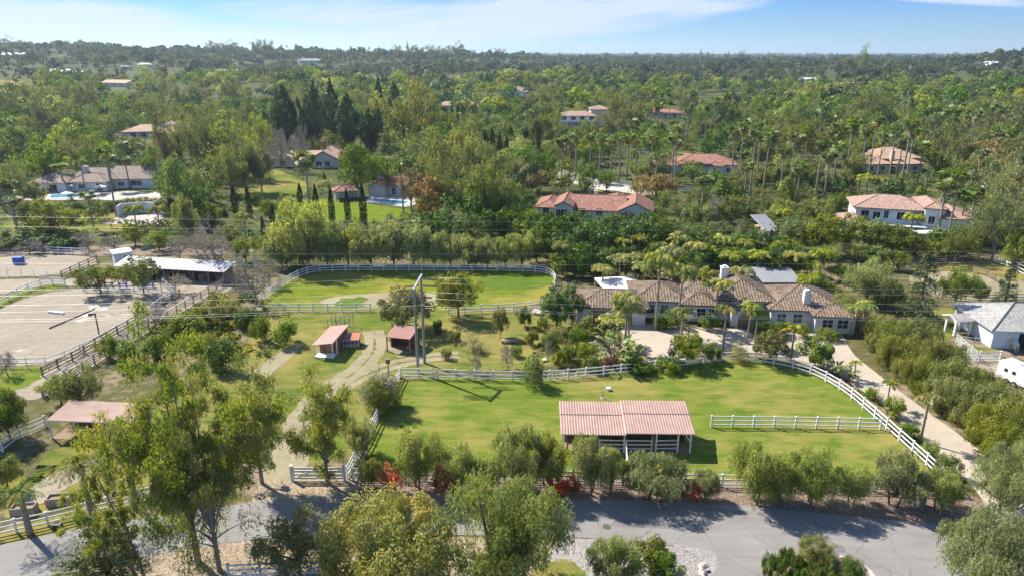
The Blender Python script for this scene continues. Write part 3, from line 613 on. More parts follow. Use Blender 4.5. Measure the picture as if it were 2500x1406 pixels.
sheet('road', [(-400, 1400), (-100, 1345), (0, 1332), (130, 1302), (240, 1282), (400, 1258), (620, 1225), (720, 1215), (900, 1205), (1100, 1205), (1350, 1216), (1650, 1224), (1900, 1241), (2100, 1264), (2260, 1276), (2420, 1292), (2560, 1300), (2800, 1330), (2800, 1600), (1725, 1520), (1735, 1395), (1722, 1352), (1650, 1333), (1550, 1322), (1380, 1310), (1000, 1305), (640, 1312), (400, 1348), (240, 1388), (-100, 1440), (-400, 1500)], ROAD, .05, .5, .06)
ROAD2 = asphalt('patched_asphalt', (.165, .16, .157), .12)
sheet('road_patch', [(1500, 1268), (1640, 1275), (1655, 1292), (1490, 1284)], ROAD2, .058, .4, .1, 0); sheet('road_patch', [(2010, 1330), (2060, 1334), (2065, 1350), (2000, 1345)], ROAD2, .058, .4, .1, 0); sheet('road_patch', [(150, 1345), (250, 1325), (262, 1335), (160, 1356)], ROAD2, .058, .4, .1, 0)
sheet('gravel_spill', [(1560, 1318), (1740, 1340), (1760, 1372), (1735, 1420), (1720, 1360), (1640, 1336)], GRAVEL, .060, .35, .7); sheet('gravel_spill', [(640, 1228), (900, 1212), (1200, 1214), (1350, 1222), (1200, 1221), (900, 1221), (660, 1236)], LITTER, .060, .3, .5)
sheet('driveway', [(1560, 842), (1505, 806), (1545, 788), (1700, 800), (1850, 805), (1960, 800), (2055, 812), (2062, 830), (2085, 868), (2120, 895), (2186, 948), (2258, 1000), (2332, 1054), (2400, 1105), (2470, 1170), (2540, 1240), (2600, 1310), (2440, 1310), (2420, 1260), (2380, 1190), (2310, 1125), (2214, 1050), (2172, 1000), (2102, 952), (2050, 915), (1960, 880), (1850, 862), (1740, 862), (1660, 880), (1612, 892)], CONC, .055, .5, .06)
sheet('gravel_bed', [(1690, 858), (1560, 845), (1430, 815), (1400, 850), (1450, 895), (1600, 890)], LITTER, .04, .5, .8)
sheet('arena_sand', [(-200, 790), (0, 758), (60, 728), (150, 708), (300, 700), (405, 700), (430, 716), (385, 750), (300, 805), (220, 850), (130, 884), (60, 893), (-60, 893), (-200, 890)], SAND, .016, .8, .5)
sheet('arena_sand', [(-100, 640), (0, 628), (100, 622), (225, 626), (245, 640), (190, 662), (120, 674), (-100, 680)], SAND, .016, .8, .5)
sheet('stable_yard', [(-100, 700), (0, 680), (150, 682), (250, 680), (560, 688), (580, 700), (480, 742), (380, 800), (300, 845), (220, 895), (140, 950), (70, 985), (20, 960), (110, 895), (230, 850), (330, 790), (440, 720), (400, 696), (150, 696), (20, 712), (-100, 740)], PATHD, .014, .7, .6)
sheet('verge_grass', [(-100, 780), (0, 752), (80, 715), (160, 700), (150, 692), (60, 704), (0, 728), (-100, 750)], GR_FRONT, .022, .6, .5)
sheet('verge_grass', [(-60, 960), (0, 900), (70, 893), (118, 893), (95, 930), (40, 952), (0, 965)], GR_FRONT, .022, .6, .5)
sheet('left_slope', [(-100, 640), (-100, 590), (0, 600), (200, 605), (420, 590), (620, 600), (640, 620), (250, 628), (100, 618), (0, 624)], MULCH, .012, .9, 1)
sheet('tennis_lawn', [(-50, 568), (0, 548), (100, 520), (250, 520), (420, 540), (420, 560), (250, 565), (50, 572)], GR_YARD, .012, .9, .6)
sheet('villa_lawn', [(690, 500), (760, 485), (880, 488), (930, 505), (1000, 512), (1010, 522), (960, 545), (740, 545)], GR_LUSH, .012, .9, .3)
sheet('side_lawn', [(580, 500), (590, 430), (630, 405), (690, 420), (760, 450), (740, 480), (690, 500), (640, 520)], GR_YARD, .012, 1, .8)
sheet('garden_lawn', [(1440, 700), (1450, 682), (1560, 680), (1620, 690), (1600, 702)], GR_BACK, .012, .8, .3)
sheet('garden_path', [(1350, 430), (1385, 410), (1400, 425), (1480, 445), (1640, 470), (1640, 482), (1480, 468), (1400, 450)], SLAB, .014, .8, .1)
sheet('garden_lawn', [(1420, 455), (1500, 462), (1640, 478), (1640, 492), (1500, 478)], GR_LUSH, .013, .9, .3)
sheet('garden_lawn', [(1640, 372), (1720, 372), (1740, 384), (1650, 386)], GR_LUSH, .013, 1, .4)
sheet('barn_yard', [(2270, 880), (2300, 850), (2400, 850), (2430, 880), (2600, 900), (2600, 1150), (2480, 1010), (2400, 935)], PATHD, .018, .6, .5)
sheet('barn_lawn', [(2225, 800), (2240, 770), (2330, 745), (2350, 790), (2300, 850), (2420, 845), (2440, 862), (2290, 870)], GR_YARD, .020, .6, .5)
sheet('sand_paddock', [(2210, 690), (2230, 662), (2300, 655), (2400, 660), (2520, 690), (2520, 735), (2300, 735)], DIRT, .016, .9, .4)
sheet('dry_paddock', [(2230, 662), (2250, 640), (2400, 640), (2520, 655), (2520, 690), (2420, 675), (2320, 660)], GR_DRY, .018, .9, .5)
sheet('vineyard_slope', [(-60, 240), (-60, 196), (60, 200), (120, 212), (110, 228), (40, 240)], grassmat('vineyard', (.11, .12, .03), (.2, .19, .05), (.3, .24, .1), (.35, .27, .17), .6, .3, 3, .05), .8, 6, 4)
sheet('hill_lawn', [(335, 180), (355, 176), (385, 182), (375, 187), (345, 187)], GR_LUSH, .8, 4, 1)
# ------------------------------------------------------------------ fences
WHITE = plain('white_fence_paint', (.70, .70, .70), .6, .17, 1.1)
DARKW = plain('dark_stained_timber', (.17, .135, .11), .9, .35, 2)
GREYW = plain('weathered_timber', (.30, .25, .21), .95, .3, 2)
PIPE = plain('white_pipe', (.62, .62, .62), .5, .12, 2)
def resample(P, step):
    P = np.asarray(P, float); s = np.concatenate([[0], np.cumsum(np.linalg.norm(np.diff(P, axis=0), axis=1))]); n = max(1, int(round(s[-1] / step)))
    t = np.linspace(0, s[-1], n + 1); return np.stack([np.interp(t, s, P[:, k]) for k in range(P.shape[1])], 1)
def fence(label, pts, h=1.4, rails=3, step=2.45, mat=None, w=.15, rw=.05, rh=.15, curve=True, group=None, name='fence', low=.32, world=False):
    mat = mat or WHITE
    W = np.array([tuple(p) if world else tuple(G(*p)) for p in pts])
    if curve and len(W) > 2: W = chaikin(W, 2, False)
    W = resample(W, step); c = W.mean(0)
    o = thing(name, label, 'fence', (c[0], c[1], c[2]), 0, group); W = W - c; W[:, 2] = [hz(*(q[:2] + c[:2])) - c[2] for q in W]
    zs = np.linspace(h - .09, low, rails)
    for z in zs:
        m = MB()
        for a, b in zip(W[:-1], W[1:]): m.beam(a + (0, 0, z + TR.uniform(-.012, .012)), b + (0, 0, z + TR.uniform(-.012, .012)), rw, rh)
        m.build('rail', mat, o)
    m = MB(); m.box(-w / 2, w / 2, -w / 2, w / 2, -.3, h + .04); m.box(-w / 2 - .025, w / 2 + .025, -w / 2 - .025, w / 2 + .025, h + .04, h + .075); k = w / 2
    m.add([(-k, -k, h + .075), (k, -k, h + .075), (k, k, h + .075), (-k, k, h + .075), (0, 0, h + .13)], [[0, 1, 4], [1, 2, 4], [2, 3, 4], [3, 0, 4]]); me = m.mesh('post', mat)
    for i, q in enumerate(W):
        p = obj('post', me, o); p.location = q; d = W[min(i + 1, len(W) - 1)] - W[max(i - 1, 0)]; p.rotation_euler = (TR.uniform(-.015, .015), TR.uniform(-.015, .015), math.atan2(d[1], d[0]))
    return o
fence('curving white rail fence between the front paddock and the driveway', [(978, 922), (1000, 922), (1275, 932), (1400, 925), (1560, 908), (1700, 890), (1795, 878), (1880, 888), (1965, 905), (2060, 955), (2150, 1035), (2275, 1148), (2330, 1205)])
fence('long white rail fence behind the roadside pepper trees', [(862, 1172), (1100, 1175), (1350, 1178), (1750, 1188), (2050, 1196), (2322, 1206)], curve=False)
fence('white rail fence closing the far and left sides of the back lawn', [(632, 742), (660, 722), (690, 702), (715, 684), (740, 672), (775, 664), (850, 662), (1100, 662), (1310, 664), (1340, 670), (1355, 682), (1357, 695), (1350, 708)])
fence('short white cross fence behind the tin-roofed coop', [(660, 760), (780, 760), (905, 760)], curve=False, group=None)
fence('pale cross fence running behind the round lawn tree', [(1095, 768), (1160, 764), (1240, 761), (1290, 757), (1325, 750)])
fence('white fence spur slanting past the grey bush to the lane', [(978, 922), (955, 965), (930, 1010)], curve=False)
fence('white fence spur slanting down to the entrance gate', [(922, 1025), (895, 1080), (865, 1135), (848, 1168)], curve=False)
fence('straight white fence crossing the front paddock beside the shelter', [(1736, 1042), (1950, 1044), (2148, 1048)], curve=False)
fence('white stall fence under the front edge of the double shelter', [(1462, 1099), (1560, 1101), (1653, 1100)], curve=False, h=1.35)
fence('little white fence spur in front of the double shelter', [(1527, 1110), (1529, 1130), (1531, 1158)], curve=False)
fence('white rail fence between the dry verge and the left lawns', [(-120, 1335), (0, 1308), (150, 1275), (350, 1222), (480, 1195), (600, 1165)], curve=False)
fence('white fence climbing from the left edge to the low pink shelter', [(-60, 1135), (0, 1108), (60, 1062), (112, 1042)], curve=False)
fence('white top-rail fence along the near side of the sand arena', [(-60, 893), (0, 897), (70, 897), (112, 896), (160, 880), (230, 848), (330, 792), (428, 722), (398, 697)], curve=False, rails=2, low=.7, w=.1)
fence('white fence at the far side of the sand arena under two trees', [(205, 712), (300, 715), (395, 712)], curve=False)
fence('white double fence running out of the left edge above the arena', [(-60, 772), (0, 745), (60, 715), (115, 696), (160, 698)], curve=False)
fence('dark timber fence along the lane beside the arena', [(105, 918), (180, 880), (280, 820), (360, 775), (440, 725)], curve=False, mat=DARKW, rails=3, h=1.3)
fence('weathered fence between the lane and the overgrown shrubs', [(105, 970), (165, 935), (260, 870), (345, 820), (420, 775), (500, 725), (565, 688)], curve=False, mat=GREYW, rails=4)
fence('white fence at the low end of the lane below the arena', [(108, 965), (135, 945), (162, 922)], curve=False)
fence('white fence stretch on the bank behind the upper sand yard', [(115, 618), (160, 621), (210, 622)], curve=False, step=3)
fence('dark fence closing the right end of the upper sand yard', [(152, 680), (190, 662), (238, 640)], curve=False, mat=DARKW, step=3)
fence('thin pipe corral fence in front of the upper sand yard', [(-20, 676), (30, 674), (75, 677), (110, 680), (150, 682)], curve=False, mat=PIPE, rails=2, w=.07, rh=.05, step=2.6)
fence('dark rail fence along the hedge behind the sand paddock', [(2180, 652), (2260, 648), (2400, 640), (2420, 636)], mat=DARKW, step=3.6, rails=4, h=1.7)
fence('white fence corner at the far right beyond the sand paddock', [(2420, 640), (2450, 648), (2480, 662), (2530, 690)], curve=False, h=1.7, step=3)
fence('dark fence curving behind the pale sand paddock', [(2255, 662), (2310, 657), (2370, 663), (2420, 678), (2440, 700)], mat=DARKW, step=3.2)
fence('timber fence in front of the pale sand paddock', [(2270, 700), (2300, 728), (2400, 738), (2520, 735)], mat=GREYW, step=3.2, curve=False)
fence('slanting white pipe fence beside the grey-roofed barn', [(2332, 840), (2355, 862), (2382, 885)], curve=False, mat=PIPE, rails=5, w=.08, rh=.06, step=1.8, h=1.7)
fence('white fence behind the horse trailer', [(2340, 882), (2420, 880), (2440, 880)], curve=False, step=2.4)
fence('pipe fence in front of the barn lawn', [(2333, 838), (2375, 846), (2420, 848)], curve=False, mat=PIPE, rails=3, w=.07, rh=.05)
fence('white garden fence beside the driveway of the red villa', [(1495, 452), (1540, 454)], curve=False, step=3.2)
fence('white garden fence below the rust-coloured tree', [(1655, 468), (1700, 470)], curve=False, step=3.2)
fence('white rail fence zigzagging above the white-walled red house', [(1560, 380), (1590, 378), (1598, 395)], curve=False, step=3.5)
fence('white fence along the bottom edge beneath the grey-green tree', [(560, 1412), (640, 1408), (790, 1404)], curve=False)
# entrance gate
def gate():
    a, b = U(714, 1173), U(842, 1173); L = (b - a).length; yaw = math.atan2(b.y - a.y, b.x - a.x)
    o = thing('entrance_gate', 'broad white plank gate at the mouth of the dirt lane', 'gate', a, yaw)
    for x in (0, L): 
        m = MB(); m.box(x - .11, x + .11, -.11, .11, -.3, 1.7); m.box(x - .14, x + .14, -.14, .14, 1.7, 1.76); m.build('post', WHITE, o)
    for x0, x1 in ((.16, L / 2 - .04), (L / 2 + .04, L - .16)):
        m = MB(); m.box(x0, x0 + .1, -.03, .03, .2, 1.5); m.box(x1 - .1, x1, -.03, .03, .2, 1.5)
        for z in (.22, .62, 1.0, 1.32): m.box(x0 + .1, x1 - .1, -.025, .025, z, z + .2)
        m.beam((x0 + .1, .04, .3), (x1 - .1, .04, 1.4), .03, .1); m.build('gate_leaf', WHITE, o)
gate()
# ------------------------------------------------------------------ buildings
STUC = plain('pale_stucco', (.60, .57, .53), .9, .08, .8)
STUW = plain('white_stucco', (.70, .70, .70), .9, .07, .8)
STUB = plain('bluish_white_siding', (.60, .64, .69), .85, .07, .8)
STUT = plain('tan_stucco', (.52, .43, .33), .9, .1, .8)
TRIM = plain('white_trim', (.76, .76, .76), .6, .05, 1)
DKTR = plain('dark_fascia', (.10, .075, .06), .8, .25, 2)
BRICKW = plain('red_stained_boards', (.24, .095, .06), .9, .3, 2.5)
WOODB = plain('brown_timber', (.27, .165, .09), .9, .3, 2)
PANEC, t_, o_ = newmat('window_glass'); t_.L(pbsdf(t_, (.022, .032, .045), .12, None, 0, .6), o_.inputs[0])
T_MAIN = tilemat('brown_clay_tile', (.115, .08, .055), (.20, .145, .10), (.30, .23, .165))
T_RED = tilemat('red_clay_tile', (.23, .10, .07), (.31, .15, .11), (.38, .21, .16))
T_PINK = tilemat('pink_clay_tile', (.28, .175, .135), (.38, .245, .19), (.46, .32, .25))
T_TAN = tilemat('tan_clay_tile', (.34, .22, .15), (.44, .29, .20), (.52, .37, .27))
T_BROWN = tilemat('brown_flat_tile', (.15, .115, .095), (.225, .175, .145), (.29, .235, .20))
T_GREY = tilemat('grey_shingle', (.24, .235, .22), (.33, .32, .30), (.40, .39, .37), .25)
R_PINK = plain('pink_corrugated_sheet', (.36, .235, .19), .6, .22, .8)
R_RED = plain('red_corrugated_sheet', (.33, .165, .135), .55, .18, .6)
R_REDB = plain('bright_red_panel', (.52, .12, .07), .55, .15, .6)
R_WHITE = plain('galvanised_sheet', (.62, .62, .64), .5, .12, .4, 0)
R_GREY = plain('grey_metal_sheet', (.23, .24, .26), .75, .1, .4, 0)
CANVAS = plain('white_canvas', (.58, .57, .55), .8, .05, .6)
def plane_poly(mb, P0, Ud, Vd, poly, pitch, amp, thick=.12, mi=0, mi2=1):
    """a roof plane: poly in (along the eave, up the slope) metres, with a real corrugation, on a slab"""
    P0 = np.array(P0, float); Ud = np.array(Ud, float); Vd = np.array(Vd, float); Ud /= np.linalg.norm(Ud); Vd /= np.linalg.norm(Vd); Nn = np.cross(Ud, Vd); Nn /= np.linalg.norm(Nn)
    if Nn[2] < 0: Nn = -Nn
    Q = np.array(poly, float); u0, u1 = Q[:, 0].min(), Q[:, 0].max(); n = max(2, int((u1 - u0) / (pitch / 4)))
    us = np.linspace(u0 + 1e-4, u1 - 1e-4, n + 1); lo = np.full(n + 1, 1e9); hi = np.full(n + 1, -1e9)
    for a, b in zip(Q, np.roll(Q, -1, 0)):
        if abs(b[0] - a[0]) < 1e-6: continue
        t = (us - a[0]) / (b[0] - a[0]); ok = (t >= -1e-6) & (t <= 1 + 1e-6); v = a[1] + t * (b[1] - a[1]); lo = np.where(ok, np.minimum(lo, v), lo); hi = np.where(ok, np.maximum(hi, v), hi)
    h = amp * np.abs(np.sin(np.pi * us / pitch)) + .004
    A = P0 + us[:, None] * Ud + lo[:, None] * Vd + h[:, None] * Nn; B = P0 + us[:, None] * Ud + hi[:, None] * Vd + h[:, None] * Nn
    r = np.concatenate([np.stack([us, lo, us * 0], 1), np.stack([us, hi, us * 0], 1)]); i = np.arange(n); mb.add(np.concatenate([A, B]), np.stack([i, i + 1, i + n + 2, i + n + 1], 1), r, mi)
    k = len(Q); top = P0 + Q[:, :1] * Ud + Q[:, 1:] * Vd; bot = top - Nn * thick; mb.add(np.concatenate([top - Nn * .003, bot]), [np.array([list(range(k))]), np.array([list(range(2 * k - 1, k - 1, -1))]), np.array([[j, j + k, (j + 1) % k + k, (j + 1) % k] for j in range(k)])], (0, 0, 0), mi2)
class House:
    def __init__(s, name, label, cat, pl, pr, wall, roof, fascia=None, pitch=.3, amp=.07, group=None, world=None):
        a, b = (G(*pl), G(*pr)) if world is None else world; s.L = (b - a).length; s.yaw = math.atan2(b.y - a.y, b.x - a.x)
        s.o = thing(name, label, cat, a, s.yaw, group); s.w, s.r, s.c = MB(), MB(), []; s.wm, s.rm, s.fm, s.p, s.a = wall, roof, fascia or TRIM, pitch, amp
    def hip(s, x0, x1, y0, y1, z, slope=.36, kind='hip', ov=.55, cap=True):
        x0 -= ov; x1 += ov; y0 -= ov; y1 += ov; W, D = x1 - x0, y1 - y0; z -= ov * slope * .4; r = s.r; k = math.sqrt(1 + slope * slope)
        def pl(P0, Ud, Vh, poly): plane_poly(r, P0, Ud, (Vh[0], Vh[1], slope), [(u, v * k) for u, v in poly], s.p, s.a)
        if kind == 'hip':
            m = min(W, D) / 2
            if W >= D: f = [(0, 0), (W, 0), (W - m, m), (m, m)]; q = [(0, 0), (D, 0), (m, m)]
            else: f = [(0, 0), (W, 0), (m, m)]; q = [(0, 0), (D, 0), (D - m, m), (m, m)]
            pl((x0, y0, z), (1, 0, 0), (0, 1), f); pl((x1, y1, z), (-1, 0, 0), (0, -1), f); pl((x1, y0, z), (0, 1, 0), (-1, 0), q); pl((x0, y1, z), (0, -1, 0), (1, 0), q)
            A = (x0 + m, y0 + m, z + m * slope); B = (x1 - m, y1 - m, z + m * slope)
            lines = [((x0, y0, z), A), ((x1, y1, z), B), ((x1, y0, z), (x1 - m, y0 + m, A[2])), ((x0, y1, z), (x0 + m, y1 - m, A[2])), (A, B)]
        elif kind == 'gx':
            m = D / 2; f = [(0, 0), (W, 0), (W, m), (0, m)]; pl((x0, y0, z), (1, 0, 0), (0, 1), f); pl((x1, y1, z), (-1, 0, 0), (0, -1), f); lines = [((x0, y0 + m, z + m * slope), (x1, y0 + m, z + m * slope))]
            for x in (x0 + ov, x1 - ov): s.w.add([(x, y0 + ov, z), (x, y1 - ov, z), (x, (y0 + y1) / 2, z + (m - ov * .6) * slope)], [[0, 1, 2]])
        else:
            m = W / 2; f = [(0, 0), (D, 0), (D, m), (0, m)]; pl((x1, y0, z), (0, 1, 0), (-1, 0), f); pl((x0, y1, z), (0, -1, 0), (1, 0), f); lines = [((x0 + m, y0, z + m * slope), (x0 + m, y1, z + m * slope))]
            for y in (y0 + ov, y1 - ov): s.w.add([(x0 + ov, y, z), (x1 - ov, y, z), ((x0 + x1) / 2, y, z + (m - ov * .6) * slope)], [[0, 1, 2]])
        if cap:
            for a, b in lines:
                if np.linalg.norm(np.subtract(a, b)) > .3: r.tube(np.array([a, b], float) + (0, 0, .03), .11, 6)
    def wing(s, x0, x1, y0, y1, h, kind='hip', slope=.36, ov=.55, z0=-.4):
        s.w.box(x0, x1, y0, y1, z0, h - .02 * slope)
        if kind: s.hip(x0, x1, y0, y1, h, slope, kind, ov)
        return s
    def shed(s, x0, x1, y0, y1, zf, zb):
        d = y1 - y0; plane_poly(s.r, (x0, y0, zf), (1, 0, 0), (0, d, zb - zf), [(0, 0), (x1 - x0, 0), (x1 - x0, math.hypot(d, zb - zf)), (0, math.hypot(d, zb - zf))], s.p, s.a, .07)
    def win(s, x, y, z, w, h, face='f', nx=2, ny=1, name='window', frame=None, pane=None):
        """a framed opening, x along the wall; its panes are a part of it"""
        f, p = MB(), MB(); t = .07
        f.box(-w / 2 - t, -w / 2, -.05, .03, -t, h + t); f.box(w / 2, w / 2 + t, -.05, .03, -t, h + t); f.box(-w / 2, w / 2, -.05, .03, h, h + t); f.box(-w / 2, w / 2, -.05, .03, -t, 0)
        for i in range(1, nx): f.box(-w / 2 + w * i / nx - .025, -w / 2 + w * i / nx + .025, -.04, .03, 0, h)
        for i in range(1, ny): f.box(-w / 2, w / 2, -.038, .03, h * i / ny - .02, h * i / ny + .02)
        p.box(-w / 2, w / 2, -.012, .02, 0, h); fo = f.build(name, frame or TRIM, s.o); po = p.build('pane', pane or PANEC, fo); fo.location = (x, y, z); fo.rotation_euler = (0, 0, dict(f=0, l=-math.pi / 2, r=math.pi / 2, b=math.pi)[face]); return fo
    def door(s, x, y, w, h, face='f', mat=None, z=0):
        m = MB(); m.box(-w / 2, w / 2, -.03, .03, 0, h); f = m.build('door', mat or WOODB, s.o); f.location = (x, y - (.02 if face == 'f' else 0), z); f.rotation_euler = (0, 0, dict(f=0, l=-math.pi / 2, r=math.pi / 2)[face])
        k = MB(); k.box(w * .3, w * .36, -.07, -.03, h * .45, h * .53); k.build('handle', DKTR, f); return f
    def chimney(s, x, y, z0, z1, w=.9, mat=None, arch=False):
        m = MB(); m.box(x - w / 2, x + w / 2, y - w / 2, y + w / 2, z0, z1); m.box(x - w / 2 - .1, x + w / 2 + .1, y - w / 2 - .1, y + w / 2 + .1, z1, z1 + .14)
        if arch:
            for q in (-1, 1): m.box(x + q * w * .36 - .12, x + q * w * .36 + .12, y - w * .4, y + w * .4, z1 + .14, z1 + .5)
            m.tube(np.array([(x, y - w * .42, z1 + .48), (x, y + w * .42, z1 + .48)]), w * .52, 10)
        else: m.box(x - w * .25, x + w * .25, y - w * .25, y + w * .25, z1 + .14, z1 + .4)
        s.c.append((m, mat or STUW))
    def posts(s, pts, h, w=.14, mat=None, name='post'):
        m = MB(); m.box(-w / 2, w / 2, -w / 2, w / 2, -.3, 1); me = m.mesh(name, mat or s.fm)
        for q in pts: p = obj(name, me, s.o); p.location = (q[0], q[1], 0); p.scale = (1, 1, q[2] if len(q) > 2 else h)
    def done(s):
        if s.w.n: s.w.build('wall', s.wm, s.o)
        if s.r.n:
            ro = s.r.build('roof', [s.rm, s.fm], s.o)
            for m, mt in s.c: m.build('chimney', mt, ro)
        return s.o
# the ranch house
H_ = House('ranch_house', 'sprawling white ranch house with brown tiled hips behind the paved court', 'house', (1408, 796), (2062, 816), STUC, T_MAIN, DKTR, .46, .12)
H_.wing(0, 10.5, 1.2, 9, 2.9); H_.wing(9, 17.5, 4.6, 13.5, 3.0); H_.wing(16, 23.5, 7.2, 15, 3.0, slope=.34); H_.wing(16.6, 21.8, 3.6, 8.2, 2.9, slope=.42, ov=.5)
H_.wing(21.9, 30.4, 4.4, 16, 3.5, slope=.42); H_.wing(23.6, 27.6, 1.8, 6, 3.0, 'hip', .45); H_.wing(29.6, 40.6, 2.2, 13, 3.0, slope=.38); H_.wing(35.6, 41.4, .3, 5, 2.85, slope=.36)
for x, y in ((3.2, 1.2),): H_.door(x, y, 2.6, 2.2)
H_.door(7.2, 1.2, 2.6, 2.2)
for x, y, w in ((11.6, 4.6, 1.2), (13.8, 4.6, 1.2), (17.6, 3.6, .9), (19.3, 3.6, 1.4), (20.9, 3.6, .9), (31.2, 2.2, 1.3), (33.6, 2.2, 1.3), (37.4, .3, 1.5), (39.6, .3, 1.5)): H_.win(x, y, .85, w, 1.35, nx=2, ny=2)
H_.win(0, 4, .9, 1.3, 1.2, 'l'); H_.win(41.4, 2.6, .9, 1.3, 1.2, 'r')
m = MB(); m.tube(np.array([(25.6 + 1.15 * math.cos(a), 1.76, 1.35 + 1.0 * math.sin(a)) for a in np.linspace(0, math.pi, 11)]), .13, 6); m.box(24.3, 24.6, 1.66, 1.79, 0, 1.35); m.box(26.6, 26.9, 1.66, 1.79, 0, 1.35); m.build('entry_arch', STUW, H_.o)
H_.door(25.6, 1.77, 1.9, 2.1)
H_.chimney(35, 3.6, 2.5, 4.8, 1.0, STUC, True); H_.chimney(24.2, 12.2, 3, 6.3, 1.05, STUW); H_.done()
# run-in shelter
def shelter():
    H = House('horse_shelter', 'double horse shelter with pink corrugated roof standing in the front paddock', 'shelter', (1376, 1102), (1684, 1106), plain('warm_barn_boards', (.42, .24, .13), .9, .3, 2), R_PINK, TRIM, .29, .05)
    L = H.L; D = U(1525, 981, 3.3).y - U(1525, 1100).y; h1, h2 = 2.35, 3.2
    for x0, x1, dz in ((-.35, L * .487, 0), (L * .48, L + .35, .2)):
        for y0, y1, q in ((-.35, D * .62, 0), (D * .59, D + .3, .07)):
            f = lambda y: h1 + (h2 - h1) * (y / D) + dz + q
            H.shed(x0, x1, y0, y1, f(y0), f(y1))
    f2 = lambda y: h1 + (h2 - h1) * (y / D)
    H.w.box(0, L, D - .1, D, -.1, f2(D) - .1); H.w.box(-.02, .08, D * .45, D - .1, -.1, f2(D * .45) - .1); H.w.box(L * .485, L * .485 + .1, D * .3, D - .1, -.1, f2(D * .3) - .1); H.w.box(L - .08, L + .02, D * .45, D - .1, -.1, f2(D * .45) - .1)
    H.posts([(x, .05, h1 + (.12 if x > L * .48 else -.05)) for x in (0, L * .245, L * .485 - .1, L * .73, L * .9, L)] + [(x, D * .5, f2(D * .5) - .08) for x in (0, L * .245, L * .73, L)], 2.3)
    for x in (L * .735, .55):
        m = MB(); m.beam((x - .55, .25, h1), (x - .1, .35, .8), .22, .2); m.beam((x - .1, .35, .8), (x - .25, .3, 0), .24, .2); m.build('brace', WOODB, H.o)
    m = MB(); m.beam((L - .7, 0, h1), (L - .02, 0, h1 - 1), .09, .09); m.beam((L, .7, h1 + .1), (L, .05, h1 - .9), .09, .09); m.build('brace', TRIM, H.o)
    m = MB(); m.box(.1, L - .1, .1, D - .12, -.05, .035); m.build('floor', DIRT2, H.o); H.done()
DIRT2 = plain('packed_earth', (.24, .17, .115), .95, .25, 1)
shelter()
def world_shed(name, label, cat, c4, zf, zb, roof, post=WOODB, walls=None, wm=BRICKW, pitch=.25, amp=.04, slab=None, extra=None):
    """a lean-to: roof corners as pixels front-left, front-right, back-right at the heights zf, zb"""
    a = U(*c4[0], zf); b = U(*c4[1], zf); c = U(*c4[2], zb); a.z = b.z = c.z = 0
    H = House(name, label, cat, None, None, wm, roof, post, pitch, amp, world=(a, b)); D = Vector((-math.sin(H.yaw), math.cos(H.yaw), 0)).dot(c - b); H.D = D; L = H.L; sk = Vector((math.cos(H.yaw), math.sin(H.yaw), 0)).dot(c - b)
    k = math.hypot(D, zb - zf); plane_poly(H.r, (0, 0, zf), (1, 0, 0), (0, D, zb - zf), [(0, 0), (L, 0), (L + (0 if not H.p else 0), k), (0, k)], pitch, amp, .06)
    f = lambda y: zf + (zb - zf) * y / D - .07; H.f = f
    H.posts([(x, y, f(y)) for x in (.12, L - .12) for y in (.12, D - .12)], 1)
    if walls:
        for x0, x1, y0, y1 in walls: H.w.box(x0 * L, x1 * L, y0 * D, y1 * D, -.1, f(min(y0, y1) * D))
    return H
